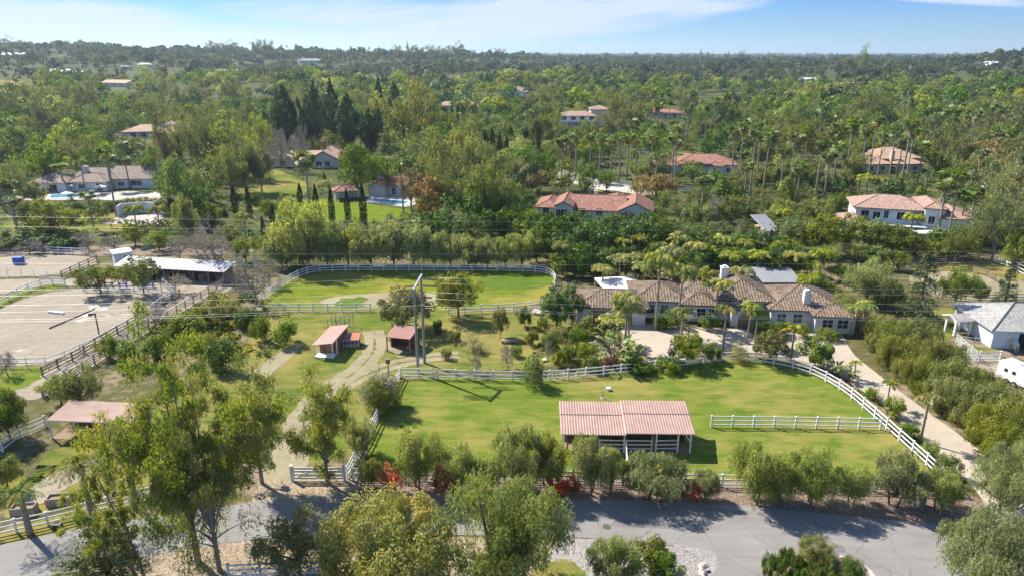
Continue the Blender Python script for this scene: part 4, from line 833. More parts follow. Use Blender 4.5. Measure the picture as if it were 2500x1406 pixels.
# coop: long in depth, its roof falling to the left
def coop():
    a, b = U(772, 870), U(806, 872); fl = U(767, 838, 1.9); fr = U(812, 839, 2.25); br = U(853, 793, 2.25)
    d = (br - fr); d.z = 0; D = d.length; yaw = math.atan2(d.y, d.x); L = 2.9
    o = thing('chicken_coop', 'long tin-roofed red timber coop with a white porch slab', 'shed', (fr.x, fr.y, 0), yaw)   # x runs away from the camera, y to the left
    r = MB(); plane_poly(r, (0, L, 1.95), (1, 0, 0), (0, -L, .4), [(0, 0), (D, 0), (D, math.hypot(L, .4)), (0, math.hypot(L, .4))], .25, .035, .06); r.build('roof', [R_RED, TRIM], o)
    w = MB(); w.box(1.7, D - .2, .25, L - .3, -.1, 1.9); w.build('wall', BRICKW, o)
    for x, y, h in ((.12, .15, 2.25), (.12, L - .15, 1.9), (1.75, .12, 2.2), (1.75, L - .15, 1.9)): m = MB(); m.box(x - .06, x + .06, y - .06, y + .06, -.2, h); m.build('post', TRIM, o)
    m = MB(); m.box(.1, 1.6, .1, L - .1, -.05, .12); m.build('porch', SLABP, o)
    m = MB(); m.box(1.66, 1.7, .8, 1.7, .1, 1.8); m.build('door', WOODB, o)
    o2 = thing('rabbit_hutch', 'small low hutch with a bright red roof beside the red coop', 'hutch', U(838, 848), 0.05)
    r = MB(); plane_poly(r, (-.1, -.1, 1.15), (1, 0, 0), (0, 1.9, .35), [(0, 0), (1.25, 0), (1.25, 1.93), (0, 1.93)], .2, .03, .05); r.build('roof', [R_RED, TRIM], o2)
    r = MB(); plane_poly(r, (1.16, -.1, 1.17), (1, 0, 0), (0, 1.9, .35), [(0, 0), (1.15, 0), (1.15, 1.93), (0, 1.93)], .2, .03, .05); r.build('roof', [R_REDB, TRIM], o2)
    w = MB(); w.box(0, 2.2, .9, 1.7, .0, 1.3); w.box(0, 2.2, .05, .9, .0, .35); w.build('wall', GREYW, o2)
    f = MB(); [f.box(x - .03, x + .03, .0, .06, 0, 1.15) for x in (.03, .58, 1.12, 1.65, 2.17)]; f.box(0, 2.2, 0, .06, .35, .41); f.build('mesh_frame', TRIM, o2)
    p = U(846, 812); o3 = thing('wire_aviary', 'open wire cage standing behind the red coop', 'cage', p, yaw)
    f = MB(); 
    for x in (0, 1.6, 3.2):
        for y in (0, 1.4, 2.8): f.box(x - .035, x + .035, y - .035, y + .035, 0, 2)
    for y in (0, 1.4, 2.8): f.beam((0, y, 2), (3.2, y, 2), .05, .05); f.beam((0, y, 1), (3.2, y, 1), .04, .04)
    for x in (0, 1.6, 3.2): f.beam((x, 0, 2), (x, 2.8, 2), .05, .05); f.beam((x, 0, 1), (x, 2.8, 1), .04, .04)
    f.build('frame', GREYW, o3)
SLABP = plain('porch_slab', (.66, .64, .62), .8, .06, 1)
coop()
H_ = world_shed('field_shelter', 'small open shelter with a dark red tin roof beside the twin poles', 'shelter', [(941, 822), (1001, 828), (1020, 797)], 2.2, 2.7, R_RED, WOODB, [(.04, .96, .93, .97), (.0, .04, .45, .95), (.96, 1, .4, .95)]); H_.done()
def floor_slab(H, mat, z=.04): m = MB(); m.box(.05, H.L - .05, .05, H.D - .05, -.1, z); m.build('floor', mat, H.o)
floor_slab(H_, DIRT2)
H_ = world_shed('field_shelter', 'low pink corrugated shelter half hidden by the big gum tree', 'shelter', [(113, 1026), (318, 1034), (300, 982)], 2.3, 2.7, R_PINK, TRIM, [(.02, .98, .95, .98)], pitch=.3, amp=.06); H_.done(); floor_slab(H_, DIRT2)
# grey-roofed barn, its small pavilion and the trailer
H_ = House('horse_barn', 'bluish-white barn with a grey shingle hip roof at the right edge', 'barn', (2418, 849), (2560, 853), STUB, T_GREY, TRIM, .5, .02)
H_.wing(0, 16, 0, 10.2, 3.0, slope=.40, ov=.7); H_.done()
d = H_.door(2.7, -.02, 1.5, 2.35, mat=STUB); m = MB(); m.box(3.5, 4.9, -.03, .1, 0, 2.35); m.build('doorway', plain('painted_interior_shade', (.03, .03, .03), .9, .2), H_.o); m = MB(); m.beam((2.0, -.06, .1), (3.4, -.06, 2.2), .04, .1); m.box(1.95, 3.45, -.075, -.05, 2.25, 2.35); m.build('door_brace', TRIM, d); d.location.x = 2.7  # doorway is a near-black slab on the wall, the shade inside painted on
for ch in d.children: 
    if ch.name.startswith('door_brace'): ch.location = (-2.7, 0, 0)
def pavilion():
    a, b = U(2310, 806), U(2328, 820); e = U(2366, 818); ux = (e - b); D = ux.length; yaw = math.atan2(ux.y, ux.x); L = 2.1
    o = thing('pavilion', 'little grey-roofed pavilion on white posts beside the barn', 'pavilion', b, yaw); h = 2.5; r = MB()
    for s in (0, 1): plane_poly(r, (-.4, -.5 if s == 0 else L + .5, h), (1, 0, 0), (0, 1 if s == 0 else -1, .4), [(0, 0), (D + .8, 0), (D + .8, (L / 2 + .5) * 1.077), (0, (L / 2 + .5) * 1.077)], .5, .01, .15)
    r.build('roof', [T_GREY, TRIM], o)
    for x in (.1, D - .1):
        for y in (.1, L - .1):
            m = MB(); m.box(x - .13, x + .13, y - .13, y + .13, -.2, h); m.beam((x, y, h - .8), (x, y + (.7 if y < 1 else -.7), h), .12, .12); m.build('post', TRIM, o)
pavilion()
def trailer():
    a = U(2428, 925); d = (U(2505, 958) - a).normalized(); yaw = math.atan2(d.y, d.x); o = thing('horse_trailer', 'white horse trailer parked in front of the barn', 'trailer', a, yaw)
    WP = plain('white_trailer_paint', (.78, .78, .79), .35, .04, 1, spec=.5); L, W, z0, z1 = 7.4, 2.3, .55, 2.75
    m = MB(); m.box(0, L, 0, W, z0, z1 - .12); m.add([(0, 0, z1 - .12), (L, 0, z1 - .12), (L, W, z1 - .12), (0, W, z1 - .12), (.12, .15, z1 + .02), (L - .12, .15, z1 + .02), (L - .12, W - .15, z1 + .02), (.12, W - .15, z1 + .02)], [[0, 1, 5, 4], [1, 2, 6, 5], [2, 3, 7, 6], [3, 0, 4, 7], [4, 5, 6, 7]]); m.box(L, L + 1.8, .15, W - .15, 1.5, z1 - .1); m.build('body', WP, o)
    for x in (.9, 1.9, 3.6, 5.6): p = MB(); w = .75 if x == 3.6 else .42; p.box(x, x + w, -.025, .0, 1.6, 2.2 if w > .5 else 2.0); p.build('window', PANEC, o)
    for x in (2.2, 4.2): p = MB(); p.box(x, x + .5, .8, 1.3, z1 + .02, z1 + .1); p.build('roof_vent', R_GREY, o)
    p = MB(); p.box(5.2, 7.2, -.02, 0, .62, 1.0); p.build('stripe_panel', R_GREY, o)
    tm = plain('tyre_rubber', (.03, .03, .03), .9, .2)
    for x in (1.5, 2.45):
        for y in (-.06, W + .06): p = MB(); p.tube(np.array([(x, y - .11, .38), (x, y + .11, .38)]), .38, 14); wq = p.build('wheel', tm, o); q = MB(); q.tube(np.array([(x, y - .13, .38), (x, y + .13, .38)]), .2, 10); q.build('rim', R_GREY, wq)
    p = MB(); p.beam((L + 1.3, W / 2, 1.5), (L + 1.3, W / 2, .1), .1, .1); p.build('gooseneck_post', DKTR, o)
    p = U(2492, 968); c = thing('traffic_cone', 'small red marker cone beside the trailer nose', 'cone', p); m = MB(); m.lathe([(.2, .03), (.17, .05), (.04, .7), (.03, .72)], 12); m.build('cone', R_REDB, c); m = MB(); m.box(-.24, .24, -.24, .24, 0, .04); m.build('base', R_REDB, c)
trailer()
# stables by the arena
H_ = House('stable_block', 'long low stable with a pale corrugated roof beyond the arena', 'stable', (294, 677), (550, 692), GREYW, plain('dull_galvanised_sheet', (.35, .345, .36), .5, .25, .5), GREYW, .85, .08)
H_.w.box(0, H_.L, 2.8, 3.0, -.1, 2.5); [H_.w.box(x, x + .12, .4, 2.8, -.1, 2.2) for x in np.linspace(.5, H_.L - .6, 7)]; H_.shed(-.6, H_.L + .6, -.8, 3.5, 2.35, 3.1); H_.posts([(x, 0, 2.35) for x in np.linspace(.2, H_.L - .2, 8)], 2.35, mat=GREYW); H_.done()
for x in np.linspace(1.5, H_.L - 2, 6): m = MB(); m.box(x, x + 1.3, .36, .42, 0, 1.3); m.build('stall_door', DARKW, H_.o)
H_ = House('site_cabin', 'small white flat-roofed cabin behind the long stable', 'cabin', (283, 650), (326, 643), STUW, R_WHITE, TRIM, .4, .02); H_.w.box(0, H_.L, 0, 2.6, 0, 2.5); H_.shed(-.2, H_.L + .2, -.2, 2.8, 2.5, 2.7); H_.win(H_.L * .65, 0, 1, .7, .8); H_.win(H_.L * .9, 0, 1, .4, .8); H_.done()
# brown-roofed house with the pool
H_ = House('brown_roofed_house', 'broad brown-tiled house with white walls above a pool terrace', 'house', (75, 472), (400, 468), STUW, T_BROWN, DKTR, .4, .03)
L = H_.L; H_.wing(0, L * .27, 0, 9, 3.1, slope=.42, ov=.8); H_.wing(L * .2, L * .6, 5, 15, 3.3, slope=.5, ov=.8); H_.wing(L * .27, L * .56, 1.5, 9, 3.0, slope=.45, ov=.7); H_.wing(L * .55, L, 5.5, 17, 3.2, 'gx', .5, .7)
for x, y, w, h in ((L * .17, 0, 2.6, 2.2), (L * .37, 1.5, 1.9, 1.3), (L * .5, 1.5, 1.6, 2.2), (L * .62, 5.5, 1.8, 1.2), (L * .74, 5.5, 3.2, 1.5), (L * .9, 5.5, 1.6, 1.2)): H_.win(x, y, .2 if h > 2 else .9, w, h)
H_.chimney(L * .34, 7.5, 3, 6.6, 1.5, STUC); H_.chimney(L * .985, 9, 3, 8.6, 1.4, STUW); H_.done()
def pool(label, pts, z=.03):
    P = np.array([tuple(U(*q))[:2] for q in pts]); c = P.mean(0); o = thing('swimming_pool', label, 'pool', (c[0], c[1], 0)); k = len(P); Q = (P - c)
    m = MB(); Q2 = Q * (1 + 1.1 / np.abs(Q).max(0)); n = np.arange(k); V = np.concatenate([np.c_[Q2, np.full(k, z + .06)], np.c_[Q, np.full(k, z + .06)], np.c_[Q, np.full(k, z - .1)], np.c_[Q2, np.full(k, z - .1)]]); j = (n + 1) % k
    m.add(V, [np.stack([n, j, j + k, n + k], 1), np.stack([n + k, j + k, j + 2 * k, n + 2 * k], 1), np.stack([n, n + 3 * k, j + 3 * k, j], 1)]); m.build('coping', SLABP, o)
    m = MB(); m.add(np.c_[Q, np.full(k, z)], np.array([list(range(k))])); m.build('water', WATER, o)
WATER, t_, o_ = newmat('pool_water'); t_.L(pbsdf(t_, (.08, .34, .46), .08, t_.bump(t_.noise(t_.N('ShaderNodeNewGeometry').outputs['Position'], 1.5), .05, .05), 0, .5), o_.inputs[0])
pool('turquoise pool on the terrace of the brown-tiled house', [(122, 485), (205, 482), (210, 475), (125, 477)], .06)
sheet('pool_terrace', [(60, 490), (240, 488), (440, 500), (440, 470), (300, 468), (60, 474)], SLAB, .02, .9, .1, 0)
pool('dark narrow pool beside the sloping villa lawn', [(905, 492), (985, 501), (1000, 493), (915, 486)], .06)
sheet('pool_terrace', [(880, 494), (990, 506), (1015, 500), (1010, 470), (930, 470)], SLAB, .02, .9, .1, 0)
def parasol(px, py, label, h=2.5, r=1.7):
    o = thing('parasol', label, 'parasol', G(px, py), 0, 'white parasols on the pool terrace'); m = MB(); m.tube(np.array([(0, 0, 0), (0, 0, h)]), .04, 6); m.box(-.3, .3, -.3, .3, 0, .08); m.build('pole', DKTR, o)
    m = MB(); n = 8; an = np.arange(n) * 6.2832 / n; V = [(0, 0, h + .15)] + [(r * math.cos(a), r * math.sin(a), h - .45) for a in an] + [(r * math.cos(a), r * math.sin(a), h - .6) for a in an]
    m.add(V, [np.array([[0, 1 + i, 1 + (i + 1) % n] for i in range(n)]), np.array([[1 + i, 1 + n + i, 1 + n + (i + 1) % n, 1 + (i + 1) % n] for i in range(n)])]); m.build('canopy', CANVAS, o)
for px, py, lb in ((48, 482, 'white parasol at the far left end of the pool terrace'), (68, 480, 'white parasol left of the turquoise pool'), (176, 469, 'lone white parasol in front of the brown-tiled house windows'), (248, 473, 'white parasol beyond the right end of the turquoise pool'), (262, 466, 'white parasol close to the house wall by the dining table'), (166, 490, 'low white parasol on the near pool edge')): parasol(px, py, lb)
# ball court
o = thing('practice_wall', 'curved white practice wall behind a pale court slab', 'wall', G(292, 530)); P = np.array([tuple(G(px, py) - G(292, 530)) for px, py in ((288, 532), (300, 524), (360, 520), (398, 524))]); m = MB()
for a, b in zip(P[:-1], P[1:]): 
    m.beam(a + (0, 0, 1.3), b + (0, 0, 1.3), .25, 3.2)
m.build('panel', STUW, o)
sheet('court_slab', [(245, 548), (300, 526), (395, 522), (400, 548)], SLAB, .03, .9, .05, 0)
# gabled house
H_ = House('gabled_house', 'tan-roofed ranch house with a big white gable behind leafless trees', 'house', (640, 412), (828, 410), STUC, T_TAN, DKTR, .4, .03); L = H_.L
H_.wing(0, L * .75, 3, 14, 3, 'gx', .38, .9); H_.wing(L * .62, L, 0, 18, 3.0, 'gy', .55, .9)
for x in (.1, .25, .42): H_.win(L * x, 3, .4, 2.2, 1.9)
H_.win(L * .74, 0, .5, 2.0, 1.8); H_.win(L * .85, 0, .5, 1.6, 1.8); H_.chimney(L * .77, 9, 4, 8.2, 1.1, BRICKW); H_.done()
# pool house and red-tiled house on the slope
H_ = House('red_tiled_cottage', 'low red-tiled house with white chimney beside the narrow pool', 'house', (900, 478), (1040, 486), STUC, T_RED, DKTR, .36, .06); L = H_.L
H_.wing(L * .15, L, 2, 11, 3.0, 'gx', .42, .7); H_.wing(0, L * .3, 0, 9, 2.8, 'gy', .42, .6)
for x in (.4, .55, .7, .85): H_.win(L * x, 2, .3, 1.2, 2)
H_.chimney(L * .12, 5, 3, 6.6, 1.5, STUW); H_.done()
H_ = House('pool_pavilion', 'small red-tiled pavilion among the cypresses on the villa lawn', 'pavilion', (820, 492), (880, 488), STUC, T_RED, DKTR, .36, .06); L = H_.L; H_.hip(0, L, 0, 5, 2.8, .45, 'hip'); H_.w.box(.2, L - .2, 3.5, 4.6, -.2, 2.7); H_.posts([(.2, .2), (L / 2, .2), (L - .2, .2)], 2.7, .3, STUC); H_.done()
# red villa
H_ = House('red_villa', 'wide villa with bright red tile roofs behind the dark hedge', 'house', (1306, 550), (1588, 562), STUC, T_RED, DKTR, .36, .07); L = H_.L
H_.wing(0, L * .2, 3, 14, 4.0, slope=.42); H_.wing(L * .17, L * .32, 1, 13, 4.8, 'gy', .5, .4); H_.wing(L * .3, L * .76, 3.5, 15, 3.6, 'gx', .42); H_.wing(L * .73, L, 1, 13, 4.2, 'gy', .5, .6); H_.wing(L * .62, L * .78, 9, 17, 4.8, 'hip', .4)
for x, y, w in ((.08, 3, 1.4), (.2, 1, 1.0), (.25, 1, 1.6), (.8, 1, 1.3), (.92, 1, 1.0), (.4, 3.5, 1.4), (.55, 3.5, 1.4)): H_.win(L * x, y, 2.2, w, 1.7)
m = MB(); plane_poly(m, (L * .74, .3, 3.2), (1, 0, 0), (0, .9, .4), [(0, 0), (3.4, 0), (3.4, 1), (0, 1)], .36, .06); m.build('porch_roof', [T_RED, DKTR], H_.o); H_.chimney(L * .5, 11, 4, 6.8, .8); H_.done()
# white two-storey villa
H_ = House('white_villa', 'two-storey white villa with pink tiled roof behind palms', 'house', (2066, 572), (2362, 592), STUW, T_PINK, DKTR, .36, .07); L = H_.L
H_.wing(L * .06, L * .66, 1.5, 12, 6.4, slope=.36, ov=.9); H_.wing(-L * .06, L * .16, -1.5, 6, 3.4, slope=.4); H_.wing(L * .62, L * .78, 0, 12, 7.2, 'hip', .4); H_.wing(L * .75, L, -1, 11, 5.4, slope=.4)
for x, y, z, w in ((.14, 1.5, 3.8, 1.6), (.24, 1.5, 3.6, 1.4), (.32, 1.5, 4, .9), (.44, 1.5, 3.8, 1.5), (.56, 1.5, 3.8, 1.5), (.4, 1.5, .5, 2.4), (.68, 0, 3.6, 1.2), (.74, 0, .6, 1.6), (.84, -1, .6, 1.8), (.93, -1, .6, 1.4)): H_.win(L * x, y, z, w, 1.7)
m = MB(); m.box(L * .3, L * .64, -1.6, 1.5, 2.85, 3.05); [m.box(L * q - .12, L * q + .12, -1.55, -1.3, 0, 2.85) for q in (.31, .42, .53, .63)]; m.build('balcony', STUW, H_.o); H_.done()
o = thing('shade_sail', 'pale shade awning in front of the white villa', 'awning', G(2240, 600)); m = MB(); m.box(0, 6, 0, 3, 2.6, 2.7); m.build('canopy', CANVAS, o); 
for x in (.1, 5.9):
    for y in (.1, 2.9): m = MB(); m.tube(np.array([(x, y, 0), (x, y, 2.6)]), .05, 6); m.build('pole', DKTR, o)
# red-roofed white house
H_ = House('red_hipped_house', 'white house with wide red hip roof above the rust-coloured tree', 'house', (1598, 424), (1800, 428), STUW, T_RED, DKTR, .4, .07); L = H_.L
H_.wing(0, L * .28, 0, 9, 3, slope=.35); H_.wing(L * .26, L, 1, 14, 3.4, slope=.38); H_.wing(L * .64, L * .82, -1, 6, 3.2, slope=.4)
for x, y in ((.1, 0), (.2, 0), (.36, 1), (.48, 1), (.73, -1), (.9, 1)): H_.win(L * x, y, .8, 1.5, 1.5)
H_.done()
H_ = House('tan_roofed_house', 'tan-tiled house half hidden behind tall palm trunks', 'house', (2100, 424), (2262, 420), STUT, T_TAN, DKTR, .4, .07); L = H_.L
H_.wing(0, L * .45, 0, 9, 3.2, slope=.4); H_.wing(L * .35, L, 4, 18, 4.4, slope=.42); H_.wing(L * .5, L * .9, -1, 7, 3.2, slope=.4)
for x, y in ((.15, 0), (.32, 0), (.62, -1), (.78, -1)): H_.win(L * x, y, .8, 1.6, 1.5)
H_.chimney(L * .52, 3, 3, 7, 1.2, STUT); H_.done()
H_ = House('pink_tiled_house', 'pale house with broad pink tiled roofs left of the tall casuarinas', 'house', (292, 342), (462, 338), STUC, T_TAN, DKTR, .4, .06); L = H_.L
H_.wing(0, L * .6, 6, 20, 3.2, slope=.36, ov=1); H_.wing(L * .4, L, 12, 26, 4, slope=.36, ov=1); H_.wing(L * .55, L * .95, 0, 11, 3, slope=.4, ov=.8)
for x, y in ((.15, 6), (.3, 6), (.45, 6), (.65, 0), (.85, 0)): H_.win(L * x, y, .5, 2.4, 2)
H_.done()
H_ = House('balcony_house', 'two-storey pink-roofed house with a long balcony in the woods', 'house', (1366, 312), (1478, 312), STUC, T_PINK, DKTR, .4, .06); L = H_.L
H_.wing(0, L * .8, 1.5, 13, 6.4, slope=.34, ov=1); H_.wing(L * .7, L * 1.1, 6, 16, 9.5, slope=.36, ov=.8)
for x, z in ((.1, 3.8), (.3, 3.8), (.5, 3.8), (.7, 3.8), (.5, .5), (.7, .5)): H_.win(L * x, 1.5, z, 2.6, 2)
m = MB(); m.box(0, L * .8, -1.8, 1.5, 3.0, 3.2); m.box(0, L * .8, -1.8, -1.7, 3.2, 4.0); [m.box(L * q - .2, L * q + .2, -1.8, -1.4, 0, 3.0) for q in (.02, .27, .53, .78)]; m.build('balcony', STUW, H_.o); H_.done()
for pl, pr, lb, wm, rm, kind, hh in (((1062, 272), (1168, 274), 'long pink-roofed house behind a row of small cypresses', STUC, T_PINK, 'hip', 4), ((1224, 244), (1276, 248), 'pink-gabled house among yellow palms', STUC, T_PINK, 'gy', 7), ((1585, 290), (1662, 292), 'red-orange roofed house glimpsed through the woods', STUT, T_RED, 'hip', 4),
        ((1990, 232), (2052, 232), 'distant pink-roofed house on the wooded plain', STUT, T_PINK, 'hip', 4), ((1950, 205), (1990, 205), 'distant white peaked house in the trees', STUW, R_WHITE, 'gx', 5), ((2060, 212), (2130, 214), 'distant low tan-roofed house right of the white peak', STUT, T_PINK, 'hip', 4),
        ((300, 172), (322, 172), 'distant house on the left hillside', STUC, T_GREY, 'hip', 4), ((337, 166), (372, 167), 'white-roofed house under the lone dark hill tree', STUW, R_WHITE, 'hip', 4), ((540, 182), (584, 182), 'flat pale house on the far hillside', STUC, R_WHITE, 'gx', 3.5), ((100, 185), (190, 188), 'long pale hillside house above the vineyard', STUC, R_WHITE, 'hip', 3.5), ((250, 212), (310, 214), 'low pale house at the foot of the left hill', STUC, T_TAN, 'gx', 3.5),
        ((0, 142), (55, 144), 'pale house near the top of the left ridge', STUW, R_WHITE, 'gx', 4), ((730, 155), (790, 155), 'faint pale roof below the ridge line', STUC, T_GREY, 'hip', 4), ((860, 188), (888, 188), 'small white house in the valley woods', STUW, R_WHITE, 'gx', 4), ((1000, 182), (1040, 182), 'small pinkish house in the far valley', STUC, T_PINK, 'hip', 4), ((1335, 168), (1362, 168), 'white modern house on the far plain', STUW, R_WHITE, 'gx', 5), ((2374, 166), (2408, 166), 'white house below the far right hill', STUW, R_WHITE, 'gx', 4), ((1665, 410), (1690, 412), 'tiny white wall of an outbuilding by the red hip roof', STUW, T_RED, 'gx', 3)):
    H_ = House('distant_house', lb, 'house', pl, pr, wm, rm, DKTR, .8, .05); L = H_.L; H_.wing(0, L, 0, max(9, L * .4), hh, kind, .36, .8); [H_.win(L * x, 0, hh - 2.6, 1.8, 1.6) for x in (.2, .5, .8)]; H_.done()
# buildings behind the ranch house
H_ = House('metal_shed', 'dark red shed with a grey metal roof behind the ranch house', 'shed', (1832, 722), (1952, 722), BRICKW, R_GREY, DKTR, .3, .035); H_.w.box(0.3, H_.L - .2, .6, 5.4, -.2, 2.3); H_.shed(-.2, H_.L + .2, 0, 6.2, 2.4, 3.3); H_.posts([(x, .3, 2.35) for x in np.linspace(.3, H_.L - .3, 5)], 2.3, mat=DARKW); H_.done()
o = thing('canopy_tent', 'white square canopy tent behind the left end of the ranch house', 'tent', U(1512, 722), .15); m = MB(); s = 3.6; h = 2.3
m.add([(-s, -s, h), (s, -s, h), (s, s, h), (-s, s, h), (0, 0, h + .9), (-s, -s, h - .2), (s, -s, h - .2), (s, s, h - .2), (-s, s, h - .2)], [np.array([[0, 1, 4], [1, 2, 4], [2, 3, 4], [3, 0, 4]]), np.array([[5, 6, 1, 0], [6, 7, 2, 1], [7, 8, 3, 2], [8, 5, 0, 3]])]); m.build('canopy', CANVAS, o)
for x in (-s, s):
    for y in (-s, s): m = MB(); m.tube(np.array([(x * .97, y * .97, 0), (x * .97, y * .97, h)]), .05, 6); m.build('pole', TRIM, o)
sheet('patio', [(1608, 712), (1600, 690), (1740, 690), (1750, 712)], SLAB, .03, .8, .08, 0)
o = thing('garden_wall', 'low curved tan wall on the lawn behind the canopy tent', 'wall', U(1555, 692)); P = [U(px, py) - U(1555, 692) for px, py in ((1518, 684), (1520, 692), (1560, 695), (1610, 694))]; m = MB(); [m.beam(a + Vector((0, 0, .3)), b + Vector((0, 0, .3)), .35, .7) for a, b in zip(P[:-1], P[1:])]; m.build('wall', STUT, o)
H_ = House('solar_roofed_shed', 'small shed whose tilted roof is covered in grey panels', 'shed', (1868, 590), (1905, 588), STUT, R_GREY, TRIM, 1.0, .015); H_.w.box(.2, H_.L - .2, .5, 6, -.2, 2.4); H_.shed(0, H_.L, 0, 7.5, 2.3, 4.4)
m = MB(); [m.box(x, x + .05, .05, 7.4, 0, .02) for x in ()]; H_.done()
H_ = House('carport', 'flat pale carport roof beside the white villa', 'carport', (2362, 600), (2420, 604), STUT, R_WHITE, DKTR, .6, .02); H_.w.box(.3, H_.L - .3, 3.5, 4, -.2, 2.2); H_.shed(0, H_.L, 0, 4.5, 2.4, 2.7); H_.posts([(.2, .2), (H_.L - .2, .2)], 2.4); H_.done()
# ------------------------------------------------------------------ things standing about
STEEL = plain('weathered_pole_steel', (.23, .23, .235), .6, .15, 1.5)
def power_poles():
    p1, p2 = U(1021, 909), U(1037, 886); o = thing('power_pole', 'twin tall grey power poles joined by a beam at the top', 'power pole', p1); q = p2 - p1
    h1, h2 = 11.8, 12.5; m = MB(); m.tube(np.array([(0, 0, -.5), (0, 0, h1)]), (.2, .14), 10); m.build('pole', STEEL, o); m = MB(); m.tube(np.array([(q.x, q.y, -.5), (q.x, q.y, h2)]), (.21, .14), 10); m.build('pole', STEEL, o)
    m = MB(); d = Vector((q.x, q.y, h2 - h1)).normalized(); m.beam(Vector((0, 0, h1 - .1)) - d * .35, Vector((q.x, q.y, h2 - .1)) + d * .35, .2, .24); m.build('crossbeam', plain('pale_beam_steel', (.42, .42, .44), .5, .1), o)
    m = MB(); m.beam((-1.5, -.3, 9.3), (1.3, -.3, 9.6), .1, .12); m.build('crossarm', GREYW, o)
    for z, r, k in ((h1 - 1.2, 0, -1), (h1 - .3, 0, -1), (h1 - 1.2, 0, 1), (h2 - .5, 1, 1), (h2 - 1.4, 1, -1), (h2 - 1.4, 1, 1)):
        b = Vector((q.x, q.y, 0)) * r + Vector((0, 0, z)); m = MB()
        for g in (-.16, .16): m.tube(np.array([b + Vector((k * (.25 if j == 0 else .3 + j * .19), g, -.05 * j * .3)) for j in range(11)]), [.05 if j % 2 else .085 for j in range(11)], 6)
        m.build('insulator', DARKW, o)
    for x, y, z in ((.2, 0, 6.8), (q.x + .2, q.y, 6.9)): m = MB(); m.tube(np.array([(x - .02, y, z), (x + .14, y, z)]), .13, 8); m.build('bracket', STEEL, o)
    return p1, q, h1, h2
p1, q_, h1_, h2_ = power_poles()
WIRE = plain('aluminium_wire', (.52, .52, .54), .45, .05, 1, .4)
def wire(label, x0, y0, z0, x1, y1, z1, sag, r=.012):
    c = Vector(((x0 + x1) / 2, (y0 + y1) / 2, (z0 + z1) / 2)); t = np.linspace(0, 1, 25); P = np.stack([x0 + (x1 - x0) * t - c.x, y0 + (y1 - y0) * t - c.y, z0 + (z1 - z0) * t - sag * 4 * t * (1 - t) - c.z], 1)
    m = MB(); m.tube(P, r, 4); o = m.build('power_line', WIRE, None, True); o.location = c; tag(o, label, 'cable', 'overhead power lines crossing the scene')
ordn = ['first', 'second', 'third', 'fourth', 'fifth', 'sixth', 'seventh', 'eighth', 'ninth', 'tenth', 'eleventh', 'twelfth', 'thirteenth', 'fourteenth', 'fifteenth', 'sixteenth', 'seventeenth', 'eighteenth', 'nineteenth', 'twentieth']
zs = [(12.3, 1), (11.6, 1), (11.3, 0), (10.5, 0), (9.55, 0), (9.35, 0)]
for side, nm in ((-1, 'left'), (1, 'right')):
    for i, (z, r) in enumerate(zs):
        bx, by = p1.x + q_.x * r + side * (2.3 if i < 4 else 1.3), p1.y + q_.y * r + (-.1 if i % 2 else .1) - (.3 if i > 3 else 0)
        wire(f'thin power line running {nm} from the twin poles, {ordn[i]} from the top', bx, by, z - .15, bx + side * 120, by + 6 * side * (1 if side < 0 else -.4), z + (1.2 if side < 0 else .5), 1.5)
for i, (ya, yb, zz, dz) in enumerate(((115, 112, 14.2, -.4), (115, 112, 12.4, .3), (112, 110, 8.6, .9), (105, 103, 8.9, .8))):
    wire(f'long wire high above the hedge behind the lawn, {ordn[i]} from the top', -110, ya, zz, 115, yb, zz + dz * 1.2, .8, .009)
def simple(name, label, cat, loc, parts, rz=0, group=None):
    o = thing(name, label, cat, loc, rz, group)
    for pn, mb, mat in parts: mb.build(pn, mat, o)
    return o
def bxs(*L):
    m = MB()
    for b in L: m.box(*b)
    return m
PL_BLUE = plain('blue_plastic', (.03, .09, .42), .45, .1); PL_GREEN = plain('green_plastic', (.02, .2, .11), .45, .1); PL_BLACK = plain('black_plastic', (.03, .03, .03), .6, .1)
STONE = plain('pale_boulder', (.50, .44, .36), .95, .2, 2, bump=.4)
simple('nest_box', 'wooden owl box on a dark post by the dirt track', 'nest box', U(949, 912), [('post', bxs((-.06, .06, -.06, .06, -.3, 1.9)), DARKW), ('box', bxs((-.25, .25, -.2, .2, 1.5, 2.1), (-.32, .32, -.27, .27, 2.1, 2.16)), DARKW)])
simple('garden_bench', 'long weathered plank bench on the lawn by the small tree', 'bench', U(1222, 836), [('seat', bxs((0, 2.6, -.35, -.12, .45, .5), (0, 2.6, -.1, .1, .45, .5), (0, 2.6, .12, .35, .45, .5)), GREYW), ('leg', bxs((.2, .3, -.3, .3, 0, .45)), GREYW), ('leg', bxs((2.3, 2.4, -.3, .3, 0, .45)), GREYW)], -.12)
m = MB(); m.lathe([(.24, 0), (.3, .35), (.32, .36), (.0, .38)], 12); simple('feed_bucket', 'small white bucket standing alone in the front paddock', 'bucket', U(1485, 952), [('tub', m, R_WHITE)])
m = MB(); m.lathe([(.35, 0), (.35, .05), (.06, .12), (.04, 1.1), (.1, 1.15)], 10); simple('water_trough', 'slim standpipe on a round base in the front paddock', 'standpipe', U(1471, 972), [('pipe', m, GREYW)])
